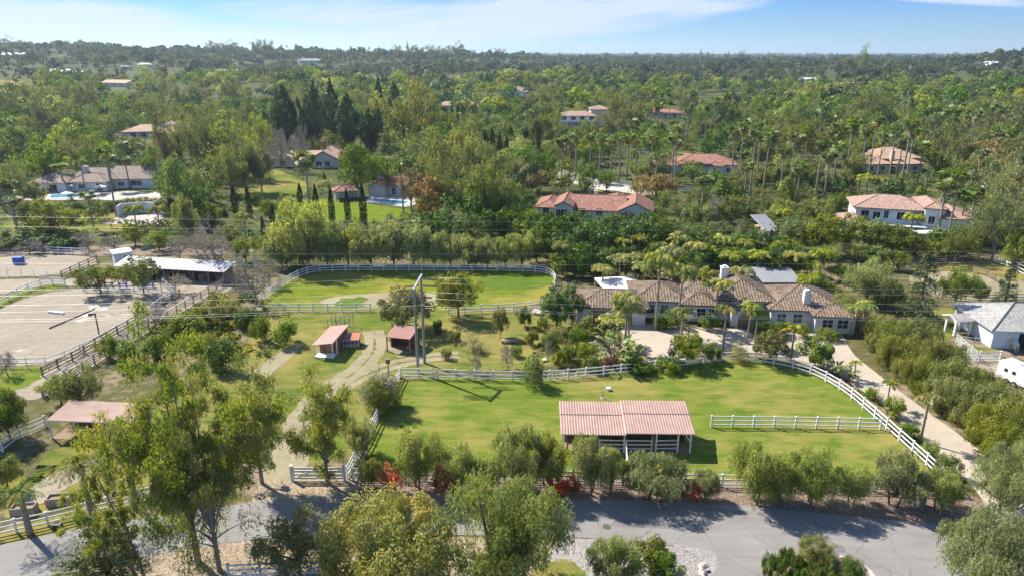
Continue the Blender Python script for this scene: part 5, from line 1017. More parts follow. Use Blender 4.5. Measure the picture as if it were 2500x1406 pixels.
simple('basketball_hoop', 'basketball hoop with clear white-edged board at the paved court', 'basketball hoop', U(1681, 822), [('pole', bxs((-.08, .08, -.08, .08, 0, 3.0), (-.06, .06, -.9, 0, 2.9, 3.0)), DKTR), ('backboard', bxs((-.9, .9, -1.0, -.96, 2.7, 2.75), (-.9, .9, -1.0, -.96, 3.75, 3.8), (-.9, -.85, -1.0, -.96, 2.75, 3.75), (.85, .9, -1.0, -.96, 2.75, 3.75), (-.3, .3, -1.0, -.97, 2.9, 3.3)), TRIM)], math.pi * .92)
for px, py, mt, lb in ((1427, 800, PL_BLUE, 'blue plastic barrel at the garage end, left one'), (1437, 803, PL_BLUE, 'blue plastic barrel at the garage end, right one'), (1453, 809, PL_GREEN, 'dark green bin beside the blue barrels')):
    m = MB(); m.lathe([(.3, 0), (.34, .3), (.34, .6), (.3, .9), (.0, .93)], 12); simple('barrel', lb, 'barrel', U(px, py), [('body', m, mt)])
simple('blue_bin', 'blue bin standing in the upper sand yard', 'bin', U(47, 644), [('body', bxs((-.8, .8, -.6, .6, 0, 1.3)), PL_BLUE), ('lid', bxs((-.86, .86, -.66, .66, 1.3, 1.4)), PL_BLUE)])
simple('arena_board', 'white plank lying flat on the arena sand', 'board', U(120, 763), [('plank', bxs((0, 2.9, -.2, .2, .02, .32)), WHITE)], -.25)
a, b = U(121, 802), U(231, 755); simple('ground_pole', 'long dark pole lying across the arena sand', 'pole', a, [('bar', (lambda m: (m.beam((0, 0, .12), tuple(b - a + Vector((0, 0, .12))), .16, .16), m)[1])(MB()), DARKW)])
simple('floodlight', 'dark lamp post at the edge of the arena', 'lamp post', U(243, 820), [('pole', bxs((-.07, .07, -.07, .07, -.3, 3.6)), DKTR), ('lamp_head', bxs((-.7, .1, -.15, .15, 3.4, 3.62), (-.95, -.55, -.2, .2, 3.25, 3.6)), DKTR)])
for px, py, lb in ((255, 703, 'dark jump stand left under the arena trees'), (290, 705, 'dark jump stand second under the arena trees'), (335, 704, 'dark jump stand third under the arena trees'), (355, 704, 'dark jump stand nearest the arena corner')):
    simple('jump_stand', lb, 'jump stand', U(px, py), [('frame', bxs((0, .1, 0, .5, 0, 1.1), (1.3, 1.4, 0, .5, 0, 1.1), (0, 1.4, .2, .3, .4, .6), (0, 1.4, .2, .3, .8, 1.0)), PL_BLUE if px in (290, 355) else DARKW)], group='jump stands by the arena fence')
for px, py, lb in ((112, 1238, 'open wooden planter trough behind the left fence'), (25, 1262, 'grey timber trough at the left edge behind the fence')):
    simple('planter_trough', lb, 'planter', U(px, py), [('trough', bxs((0, 2.0, 0, .1, 0, .8), (0, 2, .9, 1.0, 0, .8), (0, .1, .1, .9, 0, .8), (1.9, 2, .1, .9, 0, .8)), GREYW), ('soil', bxs((.1, 1.9, .1, .9, .1, .6)), DIRT2)], .15)
simple('meter_box', 'small black utility box on the dry verge grass', 'utility box', U(143, 1290), [('body', bxs((-.3, .3, -.25, .25, 0, .5)), PL_BLACK), ('lid', bxs((-.33, .33, -.28, .28, .5, .56)), PL_BLACK)])
simple('utility_pedestal', 'grey utility pedestal in the mulch near the fence corner', 'utility box', U(2249, 1232), [('body', bxs((-.28, .28, -.2, .2, 0, .85)), R_GREY), ('cap', bxs((-.31, .31, -.23, .23, .85, .93)), R_GREY)])
m = MB(); m.lathe([(.36, 0), (.36, .025), (.0, .03)], 14); o = m.build('manhole_cover', DKTR); o.location = U(1481, 1286) + Vector((0, 0, .055)); tag(o, 'dark round cover set in the asphalt road', 'manhole cover')
def rock(px, py, s, lb, grp=None):
    g = np.random.default_rng(int(px)); import bmesh
    bm = bmesh.new(); bmesh.ops.create_icosphere(bm, subdivisions=3, radius=1)
    for v in bm.verts: n = .75 + .25 * math.sin(v.co.x * 3 + px) * math.cos(v.co.y * 2.6 + py) + .1 * math.sin(v.co.z * 7); v.co = Vector((v.co.x * n * s * 1.2, v.co.y * n * s, v.co.z * n * s * .75))
    me = bpy.data.meshes.new('boulder'); bm.to_mesh(me); bm.free(); me.materials.append(STONE); o = obj('boulder', me); o.location = U(px, py) + Vector((0, 0, s * .3)); o.rotation_euler = (0, 0, px); tag(o, lb, 'boulder', grp)
for px, py, s, lb in ((1717, 1388, .55, 'pale boulder in the gravel bed beside the apron'), (1714, 1402, .35, 'smaller pale rock below the gravel bed boulder'), (1312, 766, .9, 'large white rock by the dark shrub at the lawn fence'), (1378, 858, .6, 'grey rock in the slope below the court'), (1392, 866, .5, 'rock among weeds below the paddle plants'), (1452, 842, .7, 'pale rock between the paddle plants'), (1330, 880, .45, 'low stone left of the rocky slope'), (1470, 852, .5, 'small rock at the edge of the court bank')): rock(px, py, s, lb)
# island bed with its stone edging
sheet('planter_bed', [(1850, 1440), (1880, 1385), (1900, 1362), (1940, 1356), (2050, 1362), (2105, 1380), (2140, 1420), (2150, 1470)], MULCH, .075, .4, .1)
def edging(label, pts):
    P = chaikin(np.array([tuple(U(*q)) for q in pts]), 2, False); P = resample(P, .5); c = P.mean(0); o = thing('stone_edging', label, 'kerb', c); m = MB()
    for a, b in zip(P[:-1], P[1:]): m.beam(a - c + (0, 0, .12 + TR.uniform(-.02, .03)), a - c + (b - a) * .93 + (0, 0, .12 + TR.uniform(-.02, .03)), .26 + TR.uniform(-.04, .04), .22)
    m.build('kerb', STONE, o)
edging('curved pale stone edging round the left of the island bed', [(1882, 1392), (1900, 1364), (1945, 1356)]); edging('curved pale stone edging round the right of the island bed', [(2050, 1362), (2095, 1374), (2122, 1396), (2142, 1425)])
def horse():
    p = U(2473, 856); o = thing('pale_horse', 'pale horse standing in the barn doorway', 'horse', p, math.pi / 2); V = [(0, 0, 1.25), (-.5, 0, 1.3), (.5, 0, 1.3), (.85, 0, 1.65), (1.1, 0, 1.95), (1.4, 0, 1.7)]; R = [.32, .3, .28, .17, .15, .09]; E = [(0, 1), (0, 2), (2, 3), (3, 4), (4, 5)]
    for x, par in ((-.6, 1), (.55, 2)):
        for y in (-.16, .16): n = len(V); V += [(x, y, 1.0), (x + .04, y, .55), (x, y, .05)]; R += [.15, .075, .06]; E += [(par, n), (n, n + 1), (n + 1, n + 2)]
    n = len(V); V += [(-.85, 0, 1.2), (-.92, 0, .6)]; R += [.07, .05]; E += [(1, n), (n, n + 1)]
    for y in (-.07, .07): n = len(V); V.append((1.05, y, 2.16)); R.append(.03); E.append((4, n))
    me = bpy.data.meshes.new('body'); me.from_pydata(V, E, []); b = obj('body', me, o); me.materials.append(plain('pale_horse_coat', (.55, .48, .40), .8, .1))
    b.modifiers.new('skin', 'SKIN'); sv = me.skin_vertices[0].data
    for i, r in enumerate(R): sv[i].radius = (r, r); sv[i].use_root = i == 0
    b.modifiers.new('sub', 'SUBSURF').render_levels = 2
horse()
# ------------------------------------------------------------------ plants of the foreground
T('gum', 484, 1372, 845, 400, 'huge twisted gum tree with pale trunk standing below the road', var=0, rz=2.9)
T('gum', 536, 1392, 880, 310, 'second big gum tree close beside the huge one, grey trunk', var=1, rz=2.2)
T('gum_lean', 352, 1408, 1100, 155, 'gum tree leaning left over the lower road', rz=.1)
T('gum_lean', 345, 1430, 1225, 115, 'shorter leaning gum at the bottom edge of the road', rz=.9)
T('greytree', 270, 1440, 1300, 230, 'grey-green gum sapling spilling over the bottom of the road', var=0)
T('gum_slim', 800, 1180, 905, 150, 'slim upright gum tree standing at the entrance gate', var=0)
T('gum_slim', 640, 1180, 880, 150, 'slim gum on the near side of the dirt lane, opposite the gate', var=1)
T('road_palm', 74, 1304, 1185, 150, 'stout palm on the dry verge at the left edge'); T('road_palm', 331, 1240, 1095, 150, 'palm rising beside the fence under the big gum crown'); T('road_palm', 232, 1292, 1120, 150, 'palm behind the leaning gum, its shadow on the road')
T('greytree', 735, 1400, 1262, 200, 'low grey-green olive tree between road and bottom fence', var=1)
T('bronze', 955, 1465, 1228, 330, 'domed tree with bronze tips filling the bottom of the picture')
T('pepper_big', 1235, 1440, 1168, 310, 'tall weeping pepper tree in front of the road, right of the bronze dome', var=0)
T('pepper', 1498, 1432, 1312, 135, 'small pepper tree in the gravel verge by two green bushes', var=0)
T('citrus', 1596, 1402, 1318, 92, 'dense bright green bush in the gravel, taller of two', var=0); T('citrus', 1618, 1428, 1355, 90, 'lower of two bright green bushes in the gravel', var=1)
T('feather', 1992, 1372, 1318, 100, 'domed olive-grey shrub in the island bed', var=0)
T('juniper', 1930, 1425, 1368, 150, 'spiky dark juniper spreading below the domed shrub'); T('juniper', 2050, 1430, 1378, 130, 'second dark juniper at the bottom right of the island bed'); T('grey_shrub', 1917, 1372, 1352, 36, 'little grey plant inside the island edging'); T('grey_shrub', 2080, 1385, 1362, 60, 'low reddish plant by the right stone edging')
T('pepper_big', 2405, 1470, 1240, 280, 'large weeping pepper tree hanging over the road at bottom right', var=1)
T('pepper_big', 2455, 1262, 1080, 190, 'pepper tree at the right edge where driveway meets road', var=2)
for i, (bx, by, tp, w, lb) in enumerate(((905, 1190, 1112, 62, 'thin young pepper tree just right of the entrance gate'), (1020, 1192, 1034, 118, 'pepper tree between the two bougainvilleas near the gate'), (1118, 1200, 1085, 120, 'pepper tree behind the orange-topped bougainvillea'), (1180, 1198, 1110, 80, 'small pepper tree left of the widest roadside pepper'), (1262, 1196, 1030, 130, 'roadside pepper tree covering the paddock left of the shelter'), (1335, 1194, 1050, 110, 'roadside pepper tree just left of the shelter front'),
        (1440, 1204, 1052, 115, 'pepper tree in front of the left half of the shelter'), (1492, 1206, 1085, 75, 'slender pepper tree before the shelter middle'), (1595, 1212, 1104, 160, 'low wide pepper tree right of the little fence spur'), (1722, 1220, 1140, 70, 'small pepper tree beside the fourth bougainvillea'), (1838, 1226, 1070, 145, 'tall pepper tree right of the shelter shadow'), (1900, 1228, 1120, 90, 'pepper tree filling the gap right of the tall one'),
        (1975, 1230, 1088, 130, 'pepper tree with pointed crown before the yellow grass'), (2076, 1228, 1125, 85, 'single-stemmed pepper tree by the right fence'), (2180, 1232, 1098, 125, 'pepper tree below the fence crossing'), (2290, 1238, 1135, 100, 'pepper tree at the right fence corner'), (880, 1110, 1010, 80, 'grey pepper tree behind the slim gate gum'))): T('pepper', bx, by, tp + 8, w * 1.04, lb, group='pepper trees along the road')
T('red', 957, 1204, 1122, 54, 'bright red bougainvillea near the gate'); T('red', 1082, 1212, 1130, 64, 'dark bougainvillea with orange-red top under the pepper trees'); T('red', 1360, 1210, 1158, 44, 'pink-red bougainvillea left of a second red bush'); T('red', 1398, 1210, 1162, 42, 'dark red bougainvillea against the fence'); T('red', 1690, 1224, 1168, 40, 'upright red bougainvillea right of the wide pepper'); T('red', 1655, 1222, 1180, 36, 'low red bougainvillea beside the upright one')
T('bare', 928, 1000, 905, 130, 'thin grey-green leafless tree at the white fence spur', var=0); T('feather', 935, 1000, 925, 110, 'hazy olive bush under the thin tree at the fence spur')
# lawn and yard
for bx, by, tp, w, lb in ((40, 600, 562, 130, 'dark clipped hedge on the bank above the upper sand yard'), (140, 602, 565, 140, 'dark clipped hedge continuing towards the bare trees')): T('ficus', bx, by, tp, w, lb)
T('yard_tree', 985, 806, 706, 150, 'wide broadleaf tree behind the field shelter and poles', var=0); T('yard_tree', 1120, 775, 668, 122, 'round lawn tree behind the twin poles', var=1)
T('dark_shrub', 1070, 815, 778, 26, 'small dark egg-shaped bush right of the poles'); T('citrus', 1222, 822, 748, 40, 'young upright tree by the plank bench'); T('shrub', 1110, 834, 808, 38, 'small low bush left of the grey mound')
T('grey_shrub', 1155, 854, 816, 70, 'grey-green mounded shrub on the yard lawn'); T('bare', 1165, 912, 852, 62, 'bare twiggy bush behind the white fence'); T('bare', 1238, 902, 834, 50, 'slim leafless bush right of the twiggy one'); T('shrub', 1300, 938, 872, 66, 'round green bush in front of the white fence')
T('citrus', 1280, 796, 750, 44, 'round bush by the large white rock'); T('grey_shrub', 1358, 828, 792, 52, 'pale grey shrub on the slope below the paddle plants'); T('bare', 1338, 880, 826, 34, 'bare stem bush on the rocky slope'); T('shrub', 1365, 895, 855, 36, 'scrubby bush on the rocky slope'); T('shrub', 1430, 884, 832, 60, 'green bush on the bank left of the paddle plants')
T('ficus', 1358, 800, 690, 78, 'tall ivy-covered tree at the right end of the lawn fence', var=1); T('ficus', 1395, 790, 690, 60, 'leafy tree just right of the ivy-covered one', var=2); T('shrub', 1425, 830, 785, 60, 'bushes in shadow by the blue barrels')
for bx, by, tp, w, lb in ((1500, 896, 815, 95, 'paddle plant clump at the court bank, largest'), (1545, 890, 842, 70, 'low paddle plant by the court edge'), (1478, 850, 778, 55, 'tall paddle plant in front of the garage'), (1455, 822, 750, 50, 'paddle plant beside the garage wall'), (1520, 862, 792, 50, 'paddle plant between the court palms'), (2040, 918, 868, 62, 'dark paddle plant beside the drive fence'), (2070, 930, 895, 44, 'small paddle plant at the drive edge')): T('paddle', bx, by, tp, w, lb)
T('red', 1490, 895, 868, 30, 'reddish flowering plant within the paddle clump'); T('dark_shrub', 1540, 900, 862, 60, 'dark bush at the foot of the court palms')
for bx, by, tp, w, lb in ((700, 838, 780, 72, 'round brownish bush on the lawn near the coop'), (640, 832, 772, 58, 'bush left of the round brownish one'), (600, 800, 748, 70, 'dark bush beneath the leafless lane tree'), (560, 770, 735, 70, 'bush by the lane fence'), (505, 800, 748, 85, 'olive thicket bush beside the lane'), (450, 832, 770, 110, 'large leafy bush right of the weathered fence'), (410, 812, 775, 70, 'leafy bush against the weathered fence'), (500, 855, 812, 70, 'bush below the olive thicket'), (545, 905, 828, 82, 'dark evergreen bush behind the gum crowns'), (270, 878, 820, 62, 'green bush growing on the lane edge'), (330, 886, 826, 80, 'pair of bushes left of the gum crowns'), (385, 870, 818, 80, 'shadowy bush above the gum crowns')): T('shrub' if 'dark' not in lb else 'dark_shrub', bx, by, tp, w, lb)
for i, (bx, by, tp, w, lb) in enumerate(((200, 1000, 895, 110, 'rounded tree where the lane fence ends'), (25, 1070, 955, 110, 'broad dark tree against the left edge'), (150, 985, 915, 90, 'leafy tree above the low pink shelter'), (0, 1080, 965, 120, 'tree cut by the left edge beside the fence'), (20, 1190, 1110, 90, 'low tree at the left edge below the climbing fence'))): T('yard_tree', bx, by, tp, w, lb)
T('bare', 380, 802, 728, 110, 'gnarled leafless tree on the lane beside the arena', var=1); T('bare', 20, 915, 852, 70, 'leafless sapling at the left arena corner', var=2); T('bare', 625, 745, 622, 120, 'large hazy leafless tree at the lane end', var=0); T('bare', 530, 668, 520, 165, 'tall leafless lilac-grey tree behind the stable', var=1); T('bare', 430, 715, 668, 90, 'spindly leafless tree near the arena corner', var=2); T('bare', 480, 620, 555, 80, 'leafless tree left of the tall grey one', var=0)
T('oak', 245, 718, 640, 110, 'bushy tree left of the stable front', var=0); T('oak', 352, 718, 618, 95, 'bushy tree right before the stable roof', var=1)
for bx, by, tp, w, lb in ((215, 612, 560, 70, 'leafless shrub at the end of the dark hedge'), (280, 618, 572, 80, 'leafless thicket behind the white cabin'), (440, 640, 575, 80, 'leafless tree behind the middle of the stable'), (590, 700, 640, 70, 'leafless bush touching the lane fence'), (660, 700, 625, 60, 'leafless bush at the corner of the back lawn fence'), (75, 622, 585, 90, 'twiggy leafless bush on the sandy bank')): T('bare', bx, by, tp, w, lb)
for bx, by, tp, w, lb in ((330, 600, 545, 70, 'leafy bush below the practice wall'), (390, 612, 560, 80, 'leafy bush left of the lilac tree'), (600, 640, 575, 70, 'leafy bush right of the lilac tree'), (560, 600, 545, 70, 'rounded bush behind the lilac tree'), (470, 560, 520, 60, 'rounded bush above the lilac tree'), (660, 620, 570, 70, 'dark bush left end of the weeping hedge'), (180, 545, 505, 60, 'bush beside the tennis lawn'), (350, 515, 478, 60, 'bush between pool terrace and practice wall'), (420, 520, 470, 80, 'bush at the right end of the practice wall'), (60, 530, 490, 70, 'bush below the pool terrace at left')): T('oak', bx, by, tp, w, lb)
for i, (bx, by, tp) in enumerate(((150, 520, 497), (185, 518, 494), (225, 516, 492), (270, 514, 490), (310, 508, 484), (110, 524, 500))): T('dark_shrub', bx, by, tp, 46, None, group='clipped bushes below the pool terrace')
for bx, by, tp, w in ((2098, 858, 812, 60), (2128, 895, 845, 66), (2170, 930, 878, 76), (2215, 968, 915, 80), (2262, 1005, 950, 84), (2312, 1042, 985, 88), (2362, 1080, 1020, 92), (2408, 1120, 1055, 96)): T('feather', bx + 36, by - 2, tp, w * .9, None, group='feathery shrubs along the drive')
# court and ranch house planting
for bx, by, tp, lb in ((1525, 858, 712, 'queen palm left of the paved court, tallest'), (1534, 858, 740, 'queen palm leaning on the tallest one by the court'), (1500, 838, 770, 'short queen palm before the garage doors'), (1600, 806, 612, 'queen palm beside the garage roof')): T('queen_palm', bx, by, tp, 95, lb)
for bx, by, tp, w, lb in ((1663, 830, 752, 70, 'queen palm behind the basketball hoop'), (1765, 855, 742, 62, 'queen palm standing on the drive before the entry'), (1822, 838, 738, 66, 'queen palm left of a pair by the entry arch'), (1842, 836, 755, 56, 'queen palm right of a pair by the entry arch'), (1930, 878, 790, 62, 'queen palm in front of the right wing windows'), (2084, 925, 878, 40, 'young drive palm nearest the ranch house'), (2164, 992, 928, 46, 'young drive palm with drooping yellow fronds'), (2246, 1078, 955, 78, 'large drive palm casting a shadow over the concrete'), (2075, 820, 742, 60, 'queen palm at the right corner of the ranch house'), (2100, 815, 735, 62, 'second queen palm beyond the ranch house corner')): T('small_queen' if by > 820 and 'pair' not in lb else 'queen_palm', bx, by, tp, w, lb)
for bx, by, tp, w, lb in ((1655, 790, 640, 90, 'tall queen palm before the left wing roof'), (1745, 790, 680, 90, 'tall queen palm at the bay window'), (1716, 770, 655, 60, 'slender queen palm behind the bay window')): T('queen_palm', bx, by, tp, w, lb)
for bx, by, tp, w, k, lb in ((1680, 890, 815, 95, 'citrus', 'large round citrus tree at the court edge'), (1738, 880, 838, 55, 'citrus', 'citrus tree right of the large round one'), (1880, 885, 808, 88, 'citrus', 'citrus tree by the curving white fence'), (1990, 895, 822, 92, 'citrus', 'white-blossomed citrus tree by the drive'), (1800, 880, 838, 60, 'grey_shrub', 'pale pampas-like tuft beside the fence'), (1630, 905, 872, 70, 'shrub', 'low green bush at the court corner'), (1565, 910, 880, 70, 'dark_shrub', 'bush overhanging the white fence'), (1610, 802, 765, 46, 'dark_shrub', 'dark bush under the left wing windows'), (1645, 800, 760, 62, 'shrub', 'bright bush left of the bay window'), (1735, 802, 765, 60, 'shrub', 'bush right of the bay window'), (1665, 775, 742, 26, 'red', 'red bougainvillea on the ranch house wall'), (1960, 822, 790, 40, 'shrub', 'bush below the right wing windows'), (2020, 828, 800, 60, 'shrub', 'low bush under the front-most windows'), (1900, 820, 785, 60, 'dark_shrub', 'dark bush left of the right wing'), (1850, 815, 775, 50, 'dark_shrub', 'dark bush right of the entry arch'),
        (2180, 1015, 970, 52, 'shrub', 'white-flowered shrub by the young drive palm'), (2130, 978, 948, 44, 'shrub', 'low hedge bush along the drive, upper'), (2215, 1070, 1035, 60, 'shrub', 'low hedge bush along the drive, middle'), (2270, 1120, 1082, 60, 'shrub', 'low hedge bush along the drive, lower'), (2312, 1165, 1115, 66, 'shrub', 'low hedge bush at the drive fence corner')): T(k, bx, by, tp, w, lb)
# feathery hedge between drive and barn
for i, (bx, by, tp, w) in enumerate(((2146, 836, 765, 82), (2191, 866, 770, 101), (2241, 878, 770, 101), (2176, 898, 815, 82), (2251, 923, 815, 110), (2306, 923, 830, 92), (2231, 948, 860, 82), (2316, 983, 870, 119), (2376, 983, 895, 110), (2296, 1008, 915, 92), (2366, 1043, 925, 119), (2436, 1043, 930, 119), (2396, 1093, 985, 110), (2476, 1103, 960, 128), (2446, 1148, 1030, 110), (2516, 1138, 1030, 101))): T('feather', bx, by, tp, w, None, group='feathery shrubs along the drive')
T('conifer', 2240, 778, 612, 110, 'shaggy tall conifer left of the barn', var=0); T('conifer', 2452, 742, 632, 62, 'narrow conifer beyond the barn roof', var=1); T('yard_tree', 2330, 748, 652, 88, 'round dark tree before the sand paddock', var=2); T('yard_tree', 2388, 740, 686, 50, 'small round tree right of the dark round one', var=0)
T('weeping', 2115, 745, 628, 110, 'silver-green tree at the paddock corner', var=0); T('weeping', 2160, 752, 680, 80, 'silver-green smaller tree beside the conifer', var=1); T('oak', 1985, 740, 660, 80, 'tree behind the metal shed', var=2); T('feather', 2060, 790, 720, 110, 'olive bush behind the right end of the ranch house'); T('feather', 2010, 745, 690, 90, 'olive bush behind the metal shed end')
for bx, by, tp, w in ((1620, 520, 462, 60), (1660, 540, 480, 70), (1700, 520, 455, 60), (1745, 545, 480, 70), (1790, 520, 450, 70), (1830, 545, 478, 70), (1870, 530, 462, 64), (1910, 545, 480, 66), (1950, 535, 462, 70), (1995, 545, 480, 70), (1640, 590, 530, 66), (1690, 600, 540, 70), (1740, 596, 536, 70), (1790, 600, 540, 66), (1835, 596, 545, 60), (1930, 590, 530, 60), (1815, 470, 415, 60), (1850, 455, 400, 60), (1890, 460, 400, 66), (1940, 465, 405, 60), (1980, 455, 395, 66), (2020, 465, 405, 60), (2050, 520, 465, 56), (1560, 440, 400, 46), (1830, 440, 385, 50), (1600, 545, 500, 60)): T(TR.choice(('oak', 'oak', 'far_gum', 'weeping')), bx, by, tp, w)
for bx, by, tp, w, lb in ((1300, 840, 805, 40, 'low bush beyond the plank bench'), (1345, 850, 812, 46, 'scrubby green bush beside the pale grey shrub'), (1385, 880, 838, 44, 'green bush among the pale rocks'), (1410, 845, 800, 50, 'tangled bush under the garage paddle plants'), (1330, 810, 772, 44, 'bush between the white rock and the ivy tree'), (1445, 905, 870, 50, 'low bush behind the fence at the court bank'), (1260, 870, 842, 32, 'small tuft-like bush by the slim leafless bush'), (1090, 875, 850, 30, 'tiny bush just right of the twin poles')): T('shrub', bx, by, tp, w, lb)
for bx, by, tp, w, lb in ((1570, 720, 640, 80, 'bright queen palm beside the white canopy tent'), (1630, 730, 655, 80, 'bright queen palm on the patio edge'), (1690, 735, 660, 76, 'bright queen palm behind the ranch house roof'), (1800, 730, 650, 80, 'bright queen palm left of the metal shed'), (1965, 745, 670, 76, 'bright queen palm right of the metal shed'), (1470, 720, 650, 70, 'bright queen palm left of the canopy tent')): T('queen_palm', bx, by, tp, w, lb)
for k, bx, by, tp, w in (('oak', 2100, 606, 548, 60), ('oak', 2160, 610, 556, 66), ('oak', 2285, 612, 552, 60), ('oak', 2345, 606, 540, 62), ('ficus', 1330, 588, 512, 70), ('ficus', 1380, 592, 520, 66), ('ficus', 1430, 590, 520, 66), ('ficus', 1480, 594, 522, 66), ('ficus', 1530, 590, 516, 64), ('ficus', 1580, 592, 512, 66), ('oak', 1690, 446, 400, 60), ('far_gum', 1610, 452, 372, 60), ('oak', 1745, 450, 412, 50), ('far_gum', 1500, 352, 268, 70), ('far_gum', 1440, 360, 290, 60), ('far_gum', 1350, 352, 270, 60), ('far_gum', 600, 470, 330, 100), ('oak', 870, 430, 350, 80), ('far_gum', 640, 470, 350, 70), ('far_gum', 470, 400, 270, 90), ('oak', 300, 372, 330, 60), ('oak', 420, 366, 322, 60), ('far_gum', 2290, 470, 350, 80), ('far_gum', 2080, 470, 360, 70), ('far_gum', 1980, 400, 290, 90), ('far_gum', 1880, 390, 290, 80), ('far_gum', 2420, 640, 480, 110), ('oak', 90, 500, 440, 70), ('oak', 415, 490, 400, 80)): T(k, bx, by, tp, w)
# hedge of weeping trees behind the back lawn
for i, (bx, by, tp, w) in enumerate(((690, 650, 536, 96), (740, 655, 476, 126), (735, 650, 551, 96), (800, 652, 551, 101), (850, 650, 536, 96), (905, 652, 543, 101), (960, 652, 531, 106), (1010, 652, 536, 96), (1060, 652, 551, 76), (1100, 652, 566, 76), (1145, 654, 571, 86), (1190, 654, 571, 76), (1235, 654, 566, 76), (1275, 654, 561, 78), (700, 655, 581, 66))): T('weeping', bx, by, tp, w, None, group='weeping trees hedging the back lawn')
for i, (bx, by, tp, w) in enumerate(((1030, 610, 510, 100), (1090, 600, 510, 100), (1150, 615, 520, 90), (1205, 600, 505, 90), (1255, 590, 495, 90), (1300, 610, 510, 95), (1350, 625, 520, 100), (1400, 610, 512, 90), (1450, 630, 525, 100), (1500, 610, 520, 90), (1550, 630, 530, 100), (1600, 620, 525, 90), (1270, 520, 455, 80), (1310, 640, 550, 80), (1370, 650, 560, 80), (1660, 625, 545, 90), (1720, 640, 560, 90), (1790, 640, 565, 90), (1850, 640, 560, 90), (1910, 640, 575, 90), (1940, 615, 520, 110), (2000, 620, 515, 120), (2060, 612, 520, 110), (2190, 628, 545, 95), (2350, 632, 565, 80), (2120, 615, 525, 120), (2170, 625, 550, 90), (2230, 630, 575, 90), (2300, 630, 580, 100))): T('ficus' if bx < 1930 else 'oak', bx, by, tp, w, None, group='dense trees behind the palms')
for i, (bx, by, tp, w) in enumerate(((1372, 668, 590, 62), (1412, 665, 605, 46), (1450, 665, 610, 50), (1512, 700, 622, 75), (1546, 698, 618, 72), (1588, 702, 645, 64), (1640, 690, 600, 80), (1470, 690, 640, 60), (1560, 640, 575, 62), (1600, 645, 590, 60), (1690, 670, 590, 78), (1730, 665, 605, 66), (1780, 685, 615, 70), (1842, 685, 610, 90), (1880, 690, 630, 66), (1930, 690, 612, 76), (1975, 695, 640, 70), (1650, 655, 570, 70), (1520, 640, 580, 60), (2215, 610, 520, 62), (1760, 650, 575, 66), (1815, 655, 585, 60), (1900, 660, 590, 60), (2000, 680, 610, 70))): T('queen_palm', bx, by, tp, w, None, group='queen palms behind the ranch house')
# the dark hedge wall at the feet of the palms
for i, bx in enumerate(range(1375, 1990, 44)): T('ficus', bx + TR.uniform(-8, 8), 676 + TR.uniform(-8, 10), 602 + TR.uniform(-14, 14), TR.uniform(60, 84), None, group='dense trees behind the palms')
for bx, by, tp, w in ((2090, 640, 585, 70), (2140, 655, 600, 70), (2190, 662, 610, 66), (2010, 655, 595, 70), (2060, 690, 640, 70), (1975, 720, 668, 60)): T('oak', bx, by, tp, w, None)
# cypresses
for bx, by, tp, w in ((576, 525, 453, 16), (611, 532, 458, 15), (646, 592, 528, 12), (668, 556, 503, 12), (735, 505, 448, 14), (777, 560, 452, 18), (813, 556, 458, 16), (851, 548, 462, 15), (890, 565, 448, 18), (1185, 388, 318, 12), (1203, 390, 316, 13), (1220, 392, 325, 12), (1237, 392, 330, 12), (1257, 394, 334, 13), (1280, 378, 325, 12), (1296, 380, 338, 11), (1315, 372, 318, 11), (1090, 300, 262, 9), (1104, 300, 258, 9), (1118, 300, 256, 9), (1132, 300, 260, 9), (1880, 600, 560, 10)): T('cypress', bx, by, tp, w, None, group='narrow clipped cypresses')
for bx, by, tp, w in ((705, 375, 195, 62), (738, 370, 238, 50), (760, 365, 215, 40), (778, 372, 182, 50), (818, 366, 188, 52), (856, 385, 205, 62), (690, 370, 205, 45), (932, 360, 182, 40), (968, 330, 182, 34), (905, 390, 260, 60), (838, 372, 255, 45)): T('casuarina', bx, by, tp - 10, w, None, group='towering casuarinas behind the gabled house')
